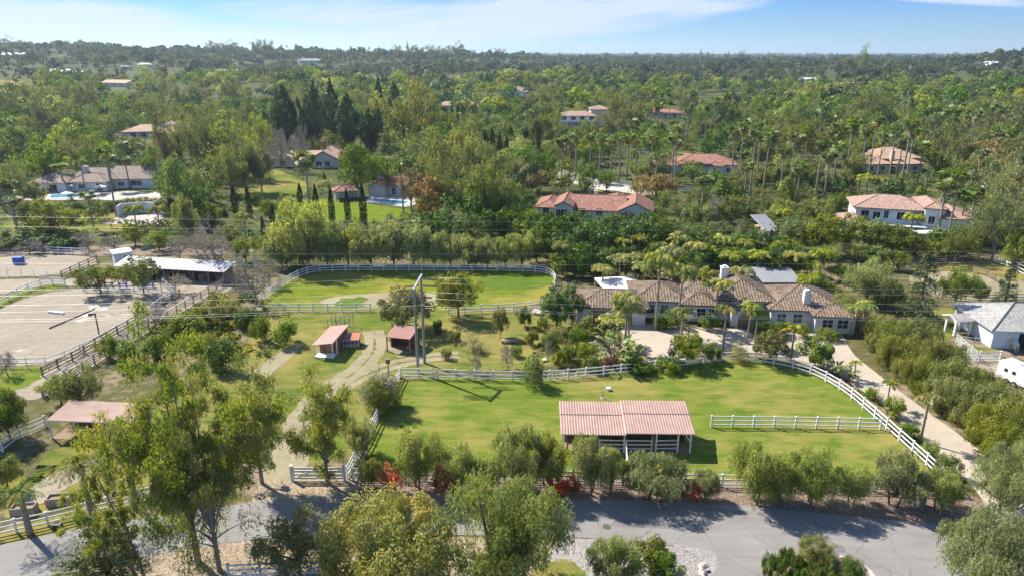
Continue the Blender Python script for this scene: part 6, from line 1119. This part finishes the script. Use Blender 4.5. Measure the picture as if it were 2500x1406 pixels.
for k, L in dict(sycamore=((560, 430, 262, 100), (640, 400, 258, 70), (520, 400, 300, 60), (185, 395, 275, 90), (610, 440, 330, 70)), rust=((1050, 545, 425, 95), (1005, 510, 400, 60), (1605, 492, 420, 110), (1565, 480, 428, 70), (230, 290, 232, 45), (1300, 470, 400, 80), (2420, 430, 330, 130), (2470, 470, 380, 120)),
        far_gum=((1000, 395, 210, 150), (1055, 480, 330, 130), (1120, 500, 310, 150), (1160, 460, 350, 100), (1530, 345, 232, 100), (1100, 540, 400, 110), (1180, 560, 400, 90), (2090, 200, 128, 62), (430, 480, 285, 70), (500, 440, 270, 80), (420, 400, 330, 80), (130, 350, 232, 110), (1145, 545, 430, 100), (2400, 520, 390, 130), (2460, 600, 450, 130), (2330, 640, 560, 60), (2480, 330, 240, 120), (2310, 420, 300, 120)),
        oak=((870, 480, 340, 90), (930, 470, 370, 90), (905, 440, 390, 80), (130, 590, 480, 115), (440, 545, 370, 90), (470, 500, 400, 70), (380, 450, 345, 60), (1690, 430, 390, 60), (1430, 480, 395, 70), (1480, 470, 410, 50), (1590, 440, 400, 60), (120, 455, 330, 110), (60, 400, 300, 90), (205, 380, 300, 80), (320, 380, 330, 70), (1980, 560, 480, 90), (1900, 560, 500, 80), (1700, 560, 490, 90), (1780, 560, 470, 90), (2440, 560, 480, 100), (2480, 660, 560, 90), (2400, 600, 540, 80), (660, 545, 480, 50), (520, 560, 490, 70), (620, 500, 470, 50)),
        weeping=((1235, 560, 420, 100), (700, 520, 470, 40), (1090, 460, 380, 80), (460, 590, 470, 60)), bare=((660, 440, 330, 60), (720, 420, 320, 60), (745, 405, 300, 50), (1735, 560, 465, 80), (690, 410, 300, 55), (600, 470, 400, 60))).items():
    for bx, by, tp, w in L: T(k, bx, by, tp, w)
for bx, by, tp in ((285, 530, 355), (230, 560, 470), (40, 560, 440), (15, 520, 330), (160, 470, 400), (210, 470, 392), (275, 465, 380), (318, 462, 385), (50, 590, 480), (760, 560, 375), (985, 520, 398), (1005, 525, 380), (1370, 460, 335), (1390, 455, 330), (1405, 440, 320), (1490, 440, 335), (1510, 445, 325), (1530, 440, 330), (1462, 430, 330), (1440, 420, 325), (1550, 435, 330), (1290, 350, 270), (1310, 348, 262), (1275, 352, 280), (1355, 330, 250), (1830, 480, 300), (1860, 490, 320), (1800, 470, 290), (1900, 500, 360), (1925, 480, 330), (1955, 470, 310), (1990, 480, 340), (2010, 500, 370), (1815, 500, 400), (1940, 520, 400), (1710, 540, 430), (1770, 520, 430), (2030, 470, 350), (2060, 450, 290), (2095, 470, 300), (2120, 430, 280), (2140, 440, 330), (2165, 470, 310), (2185, 465, 330), (2200, 450, 290), (2235, 470, 350), (2255, 480, 370), (2285, 590, 440), (2310, 594, 415), (2335, 590, 470), (2360, 585, 460), (2300, 370, 260), (2320, 372, 265), (2340, 378, 270), (2360, 372, 262), (2380, 370, 255), (2400, 365, 250), (2420, 360, 260), (2275, 375, 280), (2250, 365, 262), (2345, 365, 280), (2440, 352, 262), (1640, 420, 310), (1600, 360, 250), (1575, 370, 262), (1740, 330, 240), (1680, 320, 220), (1720, 360, 250)): T('fan_palm', bx, by, tp, None, None, group='tall fan palms of the wooded estates')
for bx, by, tp, w in ((340, 590, 500, 60), (395, 585, 500, 60), (600, 590, 520, 50), (430, 300, 240, 30), (470, 330, 255, 36), (370, 320, 262, 34), (1100, 240, 205, 30), (1070, 250, 208, 32), (1130, 250, 206, 32), (1170, 250, 205, 32), (1200, 250, 212, 30), (1240, 260, 205, 30), (2110, 500, 425, 60), (2140, 500, 430, 60), (1905, 570, 510, 50), (1250, 232, 190, 30), (2390, 560, 470, 60), (2235, 580, 520, 50)): T('queen_palm', bx, by, tp, w)
g = np.random.default_rng(12)
for _ in range(48):
    bx, by = g.uniform(1580, 2490), g.uniform(300, 470)
    if not (2085 < bx < 2270 and 350 < by < 430) and not (1590 < bx < 1805 and 380 < by < 432): T('fan_palm', bx, by, by - g.uniform(70, 150) * (by / 430), None, None, group='tall fan palms of the wooded estates')
# trees standing on the skyline
for k, bx, tp, w in (('far_gum', 35, 92, 40), ('far_gum', 95, 94, 44), ('oak', 138, 98, 22), ('oak', 160, 104, 20), ('far_gum', 198, 102, 20), ('far_gum', 222, 100, 20), ('casuarina', 243, 98, 16), ('oak', 282, 100, 15), ('casuarina', 440, 112, 12), ('casuarina', 462, 112, 12), ('far_gum', 562, 102, 34), ('far_gum', 600, 104, 40), ('far_gum', 660, 99, 26), ('far_gum', 684, 100, 28), ('oak', 752, 106, 13), ('fan_palm', 718, 111, 6), ('fan_palm', 730, 112, 6), ('casuarina', 811, 112, 9), ('casuarina', 878, 108, 8), ('fan_palm', 895, 115, 5), ('fan_palm', 907, 116, 5), ('fan_palm', 920, 116, 5), ('far_gum', 985, 112, 22), ('far_gum', 1012, 110, 20), ('far_gum', 1035, 112, 30), ('far_gum', 1065, 112, 30), ('far_gum', 1098, 114, 34), ('far_gum', 1126, 108, 30), ('far_gum', 1155, 124, 22), ('far_gum', 1222, 120, 24), ('far_gum', 1470, 130, 26), ('far_gum', 1683, 128, 26), ('far_gum', 1748, 128, 12), ('far_gum', 1782, 126, 14), ('far_gum', 1850, 130, 24)):
    a = (bx - 1250) / F; R_ = 1450.0 if bx < 1200 else 1900.0; x = a * R_; T2 = hz(x, R_); d = ray(bx, tp); zt = CH + d[2] * R_ / d[1]
    TW(k, x, R_, max(9, zt - T2), w / 2 / ppm((x, R_, T2)), None, group='trees standing out on the skyline')
# ------------------------------------------------------------------ woods between the houses
PROT = [(675, 185, 985, 345, 330), (60, 378, 405, 480, 205), (285, 290, 470, 342, 340), (640, 355, 850, 415, 258), (815, 420, 1020, 505, 190), (700, 485, 1010, 545, 175), (1300, 455, 1590, 525, 175), (1365, 250, 1490, 318, 395), (1595, 380, 1800, 430, 240), (2035, 470, 2370, 590, 150), (2100, 365, 2260, 425, 240), (1055, 245, 1172, 272, 470), (1220, 208, 1278, 246, 560), (0, 480, 420, 560, 150), (580, 410, 700, 540, 190), (1390, 410, 1660, 475, 205), (0, 600, 620, 900, 120), (1865, 545, 1915, 590, 160), (1580, 255, 1665, 290, 440)]
FOOT = [(np.array(pix((o.matrix_basis.translation)))) for o in COL.objects if o.get('category') in ('house',)]
POS = [(p[0].location.x, p[0].location.y, 2.5) for p in PLANTS]
HB = [(o.location.x, o.location.y, o.rotation_euler.z) for o in COL.objects if o.get('category') == 'house']
g = np.random.default_rng(77); made = 0; tries = 0
while made < 260 and tries < 9000:
    tries += 1
    y = 165 + 400 * g.random() ** .85; x = g.uniform(-.78, .78) * y * 1.03
    if any((x - a) ** 2 + (y - b) ** 2 < (6.5 if y < 330 else 8.5) ** 2 for a, b, c in POS): continue
    bad = False
    for hx, hy, a in HB:
        dx, dy = x - hx, y - hy; u = dx * math.cos(a) + dy * math.sin(a); v = -dx * math.sin(a) + dy * math.cos(a)
        if -4 < u < 42 and -5 < v < 22: bad = True; break
    if bad: continue
    t = x / y; k = g.choice(['oak', 'far_gum', 'ficus', 'weeping', 'fan_palm', 'sycamore', 'rust'], p=[.34, .2, .14, .1, .14, .04, .04] if t < .1 else [.30, .22, .08, .09, .26, .02, .03])
    h = dict(oak=g.uniform(7, 13), far_gum=g.uniform(11, 21), ficus=g.uniform(7, 12), weeping=g.uniform(7, 11), fan_palm=g.uniform(9, 17), sycamore=g.uniform(8, 13), rust=g.uniform(5, 8))[k]; r = dict(oak=.52, far_gum=.4, ficus=.5, weeping=.5, fan_palm=0, sycamore=.36, rust=.5)[k] * h * g.uniform(.85, 1.15)
    z = hz(x, y); X0, Y0 = pix((x - (r or 2), y, z)); X1, Y1 = pix((x + (r or 2), y, z + h))
    if X1 < -20 or X0 > 2520 or Y0 > 640: continue
    for a, b, c, d, dep in PROT:
        d -= .22 * (d - b)
        if y < dep + 6 and X1 > a and X0 < c and Y1 < d and Y0 > b: bad = True; break
    if bad: continue
    TW(k, x, y, h, r or None); POS.append((x, y, r)); made += 1
# what nobody could count: the woods beyond, and the scrub under the trees
def soft_proto(g, n, kind):
    nb = 7; B = unit(g.normal(size=(nb, 3))) * g.uniform(.35, .75, (nb, 1)); b = g.integers(0, nb, n); u = unit(g.normal(size=(n, 3))); P = B[b] + u * (.42 * g.random(n) ** .4)[:, None]
    P = P[:, :] * (1, 1, .46) + (0, 0, .54)
    if kind == 1: P[:, :2] *= np.clip(1.25 - P[:, 2:3], .12, 1)
    N_ = unit(u * 1.0 + g.normal(size=(n, 3)) * .3 + (0, 0, .3)); D = g.normal(size=(n, 3)); D = unit(D - N_ * (D * N_).sum(1)[:, None]); return P, D, N_, .38 + .2 * g.random(n) + .25 * (g.random(nb)[b] - .5)
def masses(name, label, X, Y, Hh, R, n, lf, mats, seed, tints):
    g = np.random.default_rng(seed); m = MB(); pr = [soft_proto(g, n, 1 if i == 5 else 0) for i in range(8)]; Z = HT(X, Y) - .3
    for i in range(8):
        s = np.nonzero(np.arange(len(X)) % 8 == i)[0]
        if not len(s): continue
        P, D, N_, T = pr[i]; a = g.uniform(0, 6.28, len(s)); c, q = np.cos(a), np.sin(a)
        def rot(V): return np.stack([V[None, :, 0] * c[:, None] - V[None, :, 1] * q[:, None], V[None, :, 0] * q[:, None] + V[None, :, 1] * c[:, None], np.broadcast_to(V[None, :, 2], (len(s), len(V)))], -1)
        W = rot(P) * np.stack([R[s], R[s], Hh[s]], -1)[:, None, :] + np.stack([X[s], Y[s], Z[s]], -1)[:, None, :]
        tt = (T[None] + tints[s][:, None]).ravel(); ln = np.repeat(R[s], n) * lf * g.uniform(.7, 1.3, n * len(s)); mi = g.integers(0, len(mats), len(s))
        for k in range(len(mats)):
            kk = np.repeat(mi == k, n)
            if kk.any(): leaves(m, W.reshape(-1, 3)[kk], rot(D).reshape(-1, 3)[kk], rot(N_).reshape(-1, 3)[kk], ln[kk], ln[kk] * .62, tt[kk], k)
    return tag(m.build(name, mats), label, None, None, 'stuff')
def far_points(r0, r1, dens, seed):
    g = np.random.default_rng(seed); n = int(.74 * (r1 * r1 - r0 * r0) * dens); r = np.sqrt(g.uniform(r0 * r0, r1 * r1, n)); a = g.uniform(-.72, .72, n); x, y = r * np.sin(a), r * np.cos(a)
    nz = np.sin(x * .013 + 2) * np.cos(y * .011) + .6 * np.sin(x * .031 - y * .023 + 1) + .35 * np.sin(x * .09 + y * .06); k = nz > -.95
    for hx, hy, ha in HB:
        dx, dy = x - hx, y - hy; k &= ~((np.abs(dx * math.cos(ha) + dy * math.sin(ha) - 14) < 20) & (dy * math.cos(ha) - dx * math.sin(ha) > -55 - hy * .02) & (dy * math.cos(ha) - dx * math.sin(ha) < 16))
    for px, py in ((355, 181), (390, 184)): p = G(px, py); k &= ~((np.abs(x - p.x) < 22) & (np.abs(y - p.y) < 70))
    v = np.array([tuple(G(*q))[:2] for q in ((-60, 240), (-60, 196), (60, 200), (120, 212), (110, 228), (40, 240))]); k &= sdist(v, x, y) < 4
    return x[k], y[k], g
FARF = [LF['fara'], LF['farb'], LF['farc'], LF['fara'], LF['farb']]; FARM = [LF['fara'], LF['farc'], LF['mid'], LF['gumg'], LF['dark'], LF['pepper'], LF['cas'], LF['mid'], LF['feather']]
for i, (r0, r1, de, n, lf) in enumerate(((430, 820, 1 / 170, 260, .19), (820, 1500, 1 / 320, 130, .27), (1500, 3000, 1 / 700, 44, .5), (3000, 7500, 1 / 3600, 14, 1.0))):
    x, y, g = far_points(r0, r1, de, 90 + i); c = len(x); sc = 1 if i < 3 else 1.15; cl = .5 + .5 * np.sin(x * .02 + y * .017); Hh = (g.uniform(5, 12, c) + 7 * (g.random(c) > .84) + 3 * cl) * sc; R = Hh * g.uniform(.46, .8, c) * (1 if i < 2 else 1.35)
    masses('far_woods', 'distant mixed woods fading over the plain and hills', x, y, Hh, R, n, lf, FARM if i == 0 else FARF, 300 + i, np.clip(g.normal(size=c) * .3, -.4, .25) - .05)
x = g.uniform(-.8, .8, 5200); y = 150 + 330 * g.random(5200); x = x * y; px = 1250 + F * x / (y * math.cos(PT) + CH * math.sin(PT)); k = np.ones(len(x), bool)
for hx, hy, a in HB:
    dx, dy = x - hx, y - hy; u = dx * math.cos(a) + dy * math.sin(a); v = -dx * math.sin(a) + dy * math.cos(a); k &= ~((u > -1) & (u < 40) & (v > -1.6) & (v < 20))
CLEAR = [np.array([tuple(G(*q))[:2] for q in P]) for P in ([(690, 500), (760, 485), (1000, 480), (1015, 522), (960, 545), (740, 545)], [(580, 500), (590, 430), (630, 405), (690, 420), (760, 450), (690, 510)], [(1340, 440), (1385, 410), (1660, 462), (1660, 492), (1480, 480)], [(-100, 690), (-100, 622), (270, 622), (290, 690)], [(60, 495), (60, 470), (440, 470), (440, 500)], [(235, 552), (300, 520), (400, 518), (405, 552)], [(630, 700), (640, 655), (1360, 655), (1360, 700)], [(1340, 720), (1340, 672), (1700, 672), (1760, 720)], [(2200, 720), (2220, 636), (2500, 636), (2520, 720)])]
for P in CLEAR: k &= sdist(P, x, y) < 0
x, y = x[k], y[k]; c = len(x); Hh = g.uniform(.8, 3.2, c); masses('undergrowth', 'mixed scrub and bushes under the trees', x, y, Hh, Hh * g.uniform(.55, 1.0, c), 42, .3, [LF['mid'], LF['feather'], LF['dark'], LF['grey'], LF['pepper']], 400, g.normal(size=c) * .22)
g = np.random.default_rng(55); n = 5200; y = 158 + 300 * g.random(n) ** .8; x = g.uniform(-.8, .8, n) * y; c = n; Hh = g.uniform(6, 13, c) + 7 * (g.random(c) > .82); R = np.minimum(Hh * g.uniform(.45, .68, c), 8.5); k = np.ones(c, bool)
for hx, hy, a in HB:
    dx, dy = x - hx, y - hy; u = dx * math.cos(a) + dy * math.sin(a); v = -dx * math.sin(a) + dy * math.cos(a); k &= ~((u > -4) & (u < 43) & (v > -6) & (v < 22))
for P in CLEAR: k &= sdist(P, x, y) < -2
z = HT(x, y); X0, Y0 = pix((x - R, y, z)); X1, Y1 = pix((x + R, y, z + Hh))
for a, b, cc, d, dep in PROT: k &= ~((y < dep + 4) & (X1 > a) & (X0 < cc) & (Y1 < d - .22 * (d - b)) & (Y0 > b))
k &= Y0 < 655
for a, b, r in POS: k &= (x - a) ** 2 + (y - b) ** 2 > 12
for q in range(len(x)):
    if k[q]: k[q + 1:] &= (x[q + 1:] - x[q]) ** 2 + (y[q + 1:] - y[q]) ** 2 > 80
x, y, Hh, R = x[k], y[k], Hh[k], R[k]; c = len(x); masses('mid_woods', 'unbroken mixed tree cover between the estates', x, y, Hh, R, 760, .11, FARM, 420, np.clip(g.normal(size=c) * .3, -.4, .22) - .06)
# weeds in the rough ground near by
def weeds(poly, n, seed, hmax, mats, name='weeds', label='low weeds and tufts in the rough ground'):
    P = np.array([tuple(G(*q))[:2] for q in poly]); g = np.random.default_rng(seed); lo, hi = P.min(0), P.max(0); x = g.uniform(lo[0], hi[0], n); y = g.uniform(lo[1], hi[1], n); k = (sdist(P, x, y) > 0) & (np.sin(x * .9 + 1) * np.cos(y * .8) + .7 * np.sin(x * .35 - y * .4) > -.1); x, y = x[k], y[k]; c = len(x); h = g.uniform(.12, hmax, c)
    masses(name, label, x, y, h, h * g.uniform(.6, 1.3, c), 16, .55, mats, seed, g.normal(size=c) * .2)
weeds([(560, 1145), (585, 1000), (560, 900), (610, 800), (650, 760), (905, 768), (1325, 765), (1400, 790), (1430, 890), (1290, 915), (985, 910), (925, 1005), (850, 1150)], 2600, 501, .42, [LF['mid'], LF['feather'], LF['grey']])
weeds([(1270, 930), (1300, 850), (1400, 800), (1480, 850), (1620, 895), (1600, 910), (1400, 925)], 1500, 502, .8, [LF['mid'], LF['feather'], LF['grey']])
weeds([(380, 870), (420, 780), (560, 700), (650, 745), (620, 830), (590, 900), (480, 890)], 1300, 503, 1.4, [LF['mid'], LF['feather'], LF['grey'], LF['dark']])
weeds([(2060, 935), (2130, 965), (2240, 1065), (2330, 1165), (2300, 1180), (2150, 1040)], 1500, 504, .5, [LF['mid'], LF['dark']])
weeds([(880, 1190), (1350, 1200), (1750, 1215), (2060, 1235), (2330, 1262), (2330, 1285), (1900, 1250), (1350, 1222), (900, 1205)], 900, 505, .35, [LF['mid'], LF['grey'], LF['rust']])
weeds([(250, 1400), (400, 1340), (640, 1320), (800, 1315), (1330, 1312), (1330, 1440), (250, 1480)], 1300, 506, .4, [LF['mid'], LF['grey'], LF['rust']])
weeds([(0, 1160), (120, 1090), (420, 960), (640, 870), (600, 1000), (560, 1100), (340, 1200), (0, 1270)], 900, 507, .35, [LF['mid'], LF['feather']])
weeds([(985, 925), (1420, 930), (1720, 895), (1900, 890), (2060, 960), (2300, 1180), (2200, 1180), (1950, 950), (1720, 930), (1000, 965)], 900, 508, .22, [LF['mid'], LF['feather']])
weeds([(860, 1165), (2310, 1195), (2300, 1165), (900, 1120)], 1100, 509, .3, [LF['mid'], LF['feather'], LF['grey']])
# ------------------------------------------------------------------ a label for every plant that has none yet
LM = [('the brown-tiled pool house', 230, 430), ('the pink-roofed hill house', 380, 318), ('the tan gabled house', 740, 385), ('the red-tiled cottage', 960, 450), ('the red villa', 1440, 490), ('the two-storey white villa', 2210, 520), ('the red hipped house', 1710, 405), ('the tan palm-hidden house', 2180, 395), ('the balcony house', 1425, 285), ('the cypress-row pink house', 1115, 262), ('the pink gable', 1250, 228),
      ('the long stable', 420, 655), ('the white practice wall', 340, 512), ('the back lawn fence', 1020, 655), ('the white canopy tent', 1510, 705), ('the metal shed', 1890, 690), ('the ranch house', 1740, 740), ('the sand paddock', 2340, 675), ('the horse barn', 2430, 780), ('the solar-roofed shed', 1890, 568), ('the vineyard slope', 60, 215), ('the tall casuarinas', 800, 270), ('the sloping villa lawn', 830, 515), ('the upper sand yard', 110, 648), ('the driveway', 2150, 960), ('the orange-roofed wood house', 1625, 275), ('the white peaked house', 1970, 198), ('the paved garden drive', 1540, 455), ('the far palm rows', 2350, 310), ('the ridge top', 600, 115), ('the far horizon', 1650, 140)]
rows = []
for o, kind, ph, h, lb in PLANTS:
    if lb: continue
    X, Y = pix(o.location + Vector((0, 0, h * .5))); n, lx, ly = min(LM, key=lambda q: (q[1] - X) ** 2 + 2.5 * (q[2] - Y) ** 2)
    dx, dy = X - lx, Y - ly; rel = ('left of' if dx < 0 else 'right of') if abs(dx) > 1.6 * abs(dy) else ('behind' if dy < 0 else 'in front of')
    rows.append((f'{ph} {rel} {n}', X, h, o))
import collections
gr = collections.defaultdict(list)
for r in rows: gr[r[0]].append(r)
for d, rs in gr.items():
    rs.sort(key=lambda r: r[1])
    for i, r in enumerate(rs):
        q = d if len(rs) == 1 else (f'{d}, leftmost of {len(rs)}' if i == 0 else f'{d}, rightmost of {len(rs)}' if i == len(rs) - 1 else f'{d}, {ordn[i]} from the left of {len(rs)}')
        r[3]['label'] = q
for o, kind, ph, h, lb in PLANTS:
    if not o.get('group') and len(TPL[kind]) > 1 and not lb: o['group'] = {'fan_palm': 'fan palms in the woods', 'oak': 'rounded green trees in the woods', 'far_gum': 'grey-green gum trees in the woods', 'ficus': 'dark ficus trees in the woods', 'weeping': 'drooping pepper trees in the woods'}.get(kind, KN[kind][2] + ' group in the woods')
# ------------------------------------------------------------------ light, sky, air, camera
AZ, EL = math.radians(-51.5), math.radians(43)
sd = Vector((math.sin(AZ) * math.cos(EL), math.cos(AZ) * math.cos(EL), math.sin(EL)))
L_ = bpy.data.lights.new('sun', 'SUN'); L_.energy = SUN; L_.angle = math.radians(.6); L_.color = (1, .93, .81)
lo = bpy.data.objects.new('sun', L_); COL.objects.link(lo); lo.location = (0, 0, 300); lo.rotation_euler = (-sd).to_track_quat('-Z', 'Y').to_euler()
w = bpy.data.worlds.new('World'); scene.world = w; w.use_nodes = True
class W_: pass
wt = NT(w); wt.n.clear(); wo = wt.N('ShaderNodeOutputWorld'); bg = wt.N('ShaderNodeBackground'); bg.inputs['Strength'].default_value = SKY
sk = wt.N('ShaderNodeTexSky', sky_type='NISHITA', sun_disc=False, sun_elevation=EL, sun_rotation=AZ % (2 * math.pi), altitude=100, air_density=1.0, dust_density=.1, ozone_density=2.0)
tc = wt.N('ShaderNodeTexCoord').outputs['Generated']
sx = wt.N('ShaderNodeSeparateXYZ'); wt.L(tc, sx.inputs[0])
yy = wt.math('MAXIMUM', sx.outputs[1], .05); u_ = wt.math('DIVIDE', sx.outputs[0], yy); v_ = wt.math('DIVIDE', sx.outputs[2], yy)
# thin cirrus: a few long streaks torn by noise
cb = wt.N('ShaderNodeCombineXYZ'); wt.L(wt.math('MULTIPLY', u_, 5), cb.inputs[0]); wt.L(wt.math('ADD', wt.math('MULTIPLY', v_, 46), wt.math('MULTIPLY', u_, -4.5)), cb.inputs[1])
n1 = wt.noise(cb.outputs[0], 1.3, 7, .62)
cov = None
for px, py, hw, hh, tilt, am in CIRRUS:
    uc, vc = (px - 1250) / 1700 / 1.07, (128 - py) * .000516; a, b = hw / 1819, hh * .000516
    du = wt.math('SUBTRACT', u_, uc); dv = wt.math('SUBTRACT', wt.math('SUBTRACT', v_, vc), wt.math('MULTIPLY', du, tilt))
    e = wt.math('MULTIPLY', wt.math('SUBTRACT', 1.0, wt.math('ADD', wt.math('POWER', wt.math('ABSOLUTE', wt.math('DIVIDE', du, a)), 2.0), wt.math('POWER', wt.math('ABSOLUTE', wt.math('DIVIDE', dv, b)), 2.0))), am)
    e = wt.math('MAXIMUM', e, 0); cov = e if cov is None else wt.math('MAXIMUM', cov, e)
cf = wt.math('MULTIPLY', cov, wt.math('MULTIPLY_ADD', n1, 2.6, -.55)); cm = wt.ramp(cf, [(.02, (0, 0, 0)), (.6, (1, 1, 1))])
tint = wt.ramp(sx.outputs[2], [(0, TLO), (.07, TMI), (.16, THI), (.5, SKT)])
skc = wt.mix(1.0, sk.outputs[0], tint, 'MULTIPLY')
wt.L(wt.mix(wt.math('MULTIPLY', cm, .9), skc, CLC), bg.inputs['Color']); wt.L(bg.outputs[0], wo.inputs[0])
if HAZE:
    m = bpy.data.materials.new('air'); m.use_nodes = True; m.node_tree.nodes.clear(); t = NT(m); o = t.N('ShaderNodeOutputMaterial')
    v = t.N('ShaderNodeVolumePrincipled'); v.inputs['Density'].default_value = HAZE; v.inputs['Color'].default_value = HZC; v.inputs['Anisotropy'].default_value = .35
    t.L(v.outputs[0], o.inputs['Volume'])
    b = MB(); b.box(-9800, 9800, -9800, 9800, -25, 135); h = b.build('haze', m); tag(h, kind='stuff')
cd = bpy.data.cameras.new('camera'); cd.sensor_width = 36; cd.lens = 36 * F / 2500; cd.clip_end = 30000; cd.clip_start = .5
co = bpy.data.objects.new('camera', cd); COL.objects.link(co); co.location = (0, 0, CH); co.rotation_euler = (math.pi / 2 - PT, 0, 0); scene.camera = co
scene.view_settings.view_transform = 'Standard'; scene.view_settings.look = 'None'; scene.view_settings.exposure = EXPO; scene.view_settings.gamma = 1
scene.cycles.max_bounces = 8; scene.cycles.diffuse_bounces = 4; scene.cycles.transmission_bounces = 6; scene.cycles.transparent_max_bounces = 12; scene.cycles.volume_bounces = 0
scene.cycles.use_adaptive_sampling = True; scene.cycles.adaptive_threshold = .02
scene.cycles.use_denoising = True
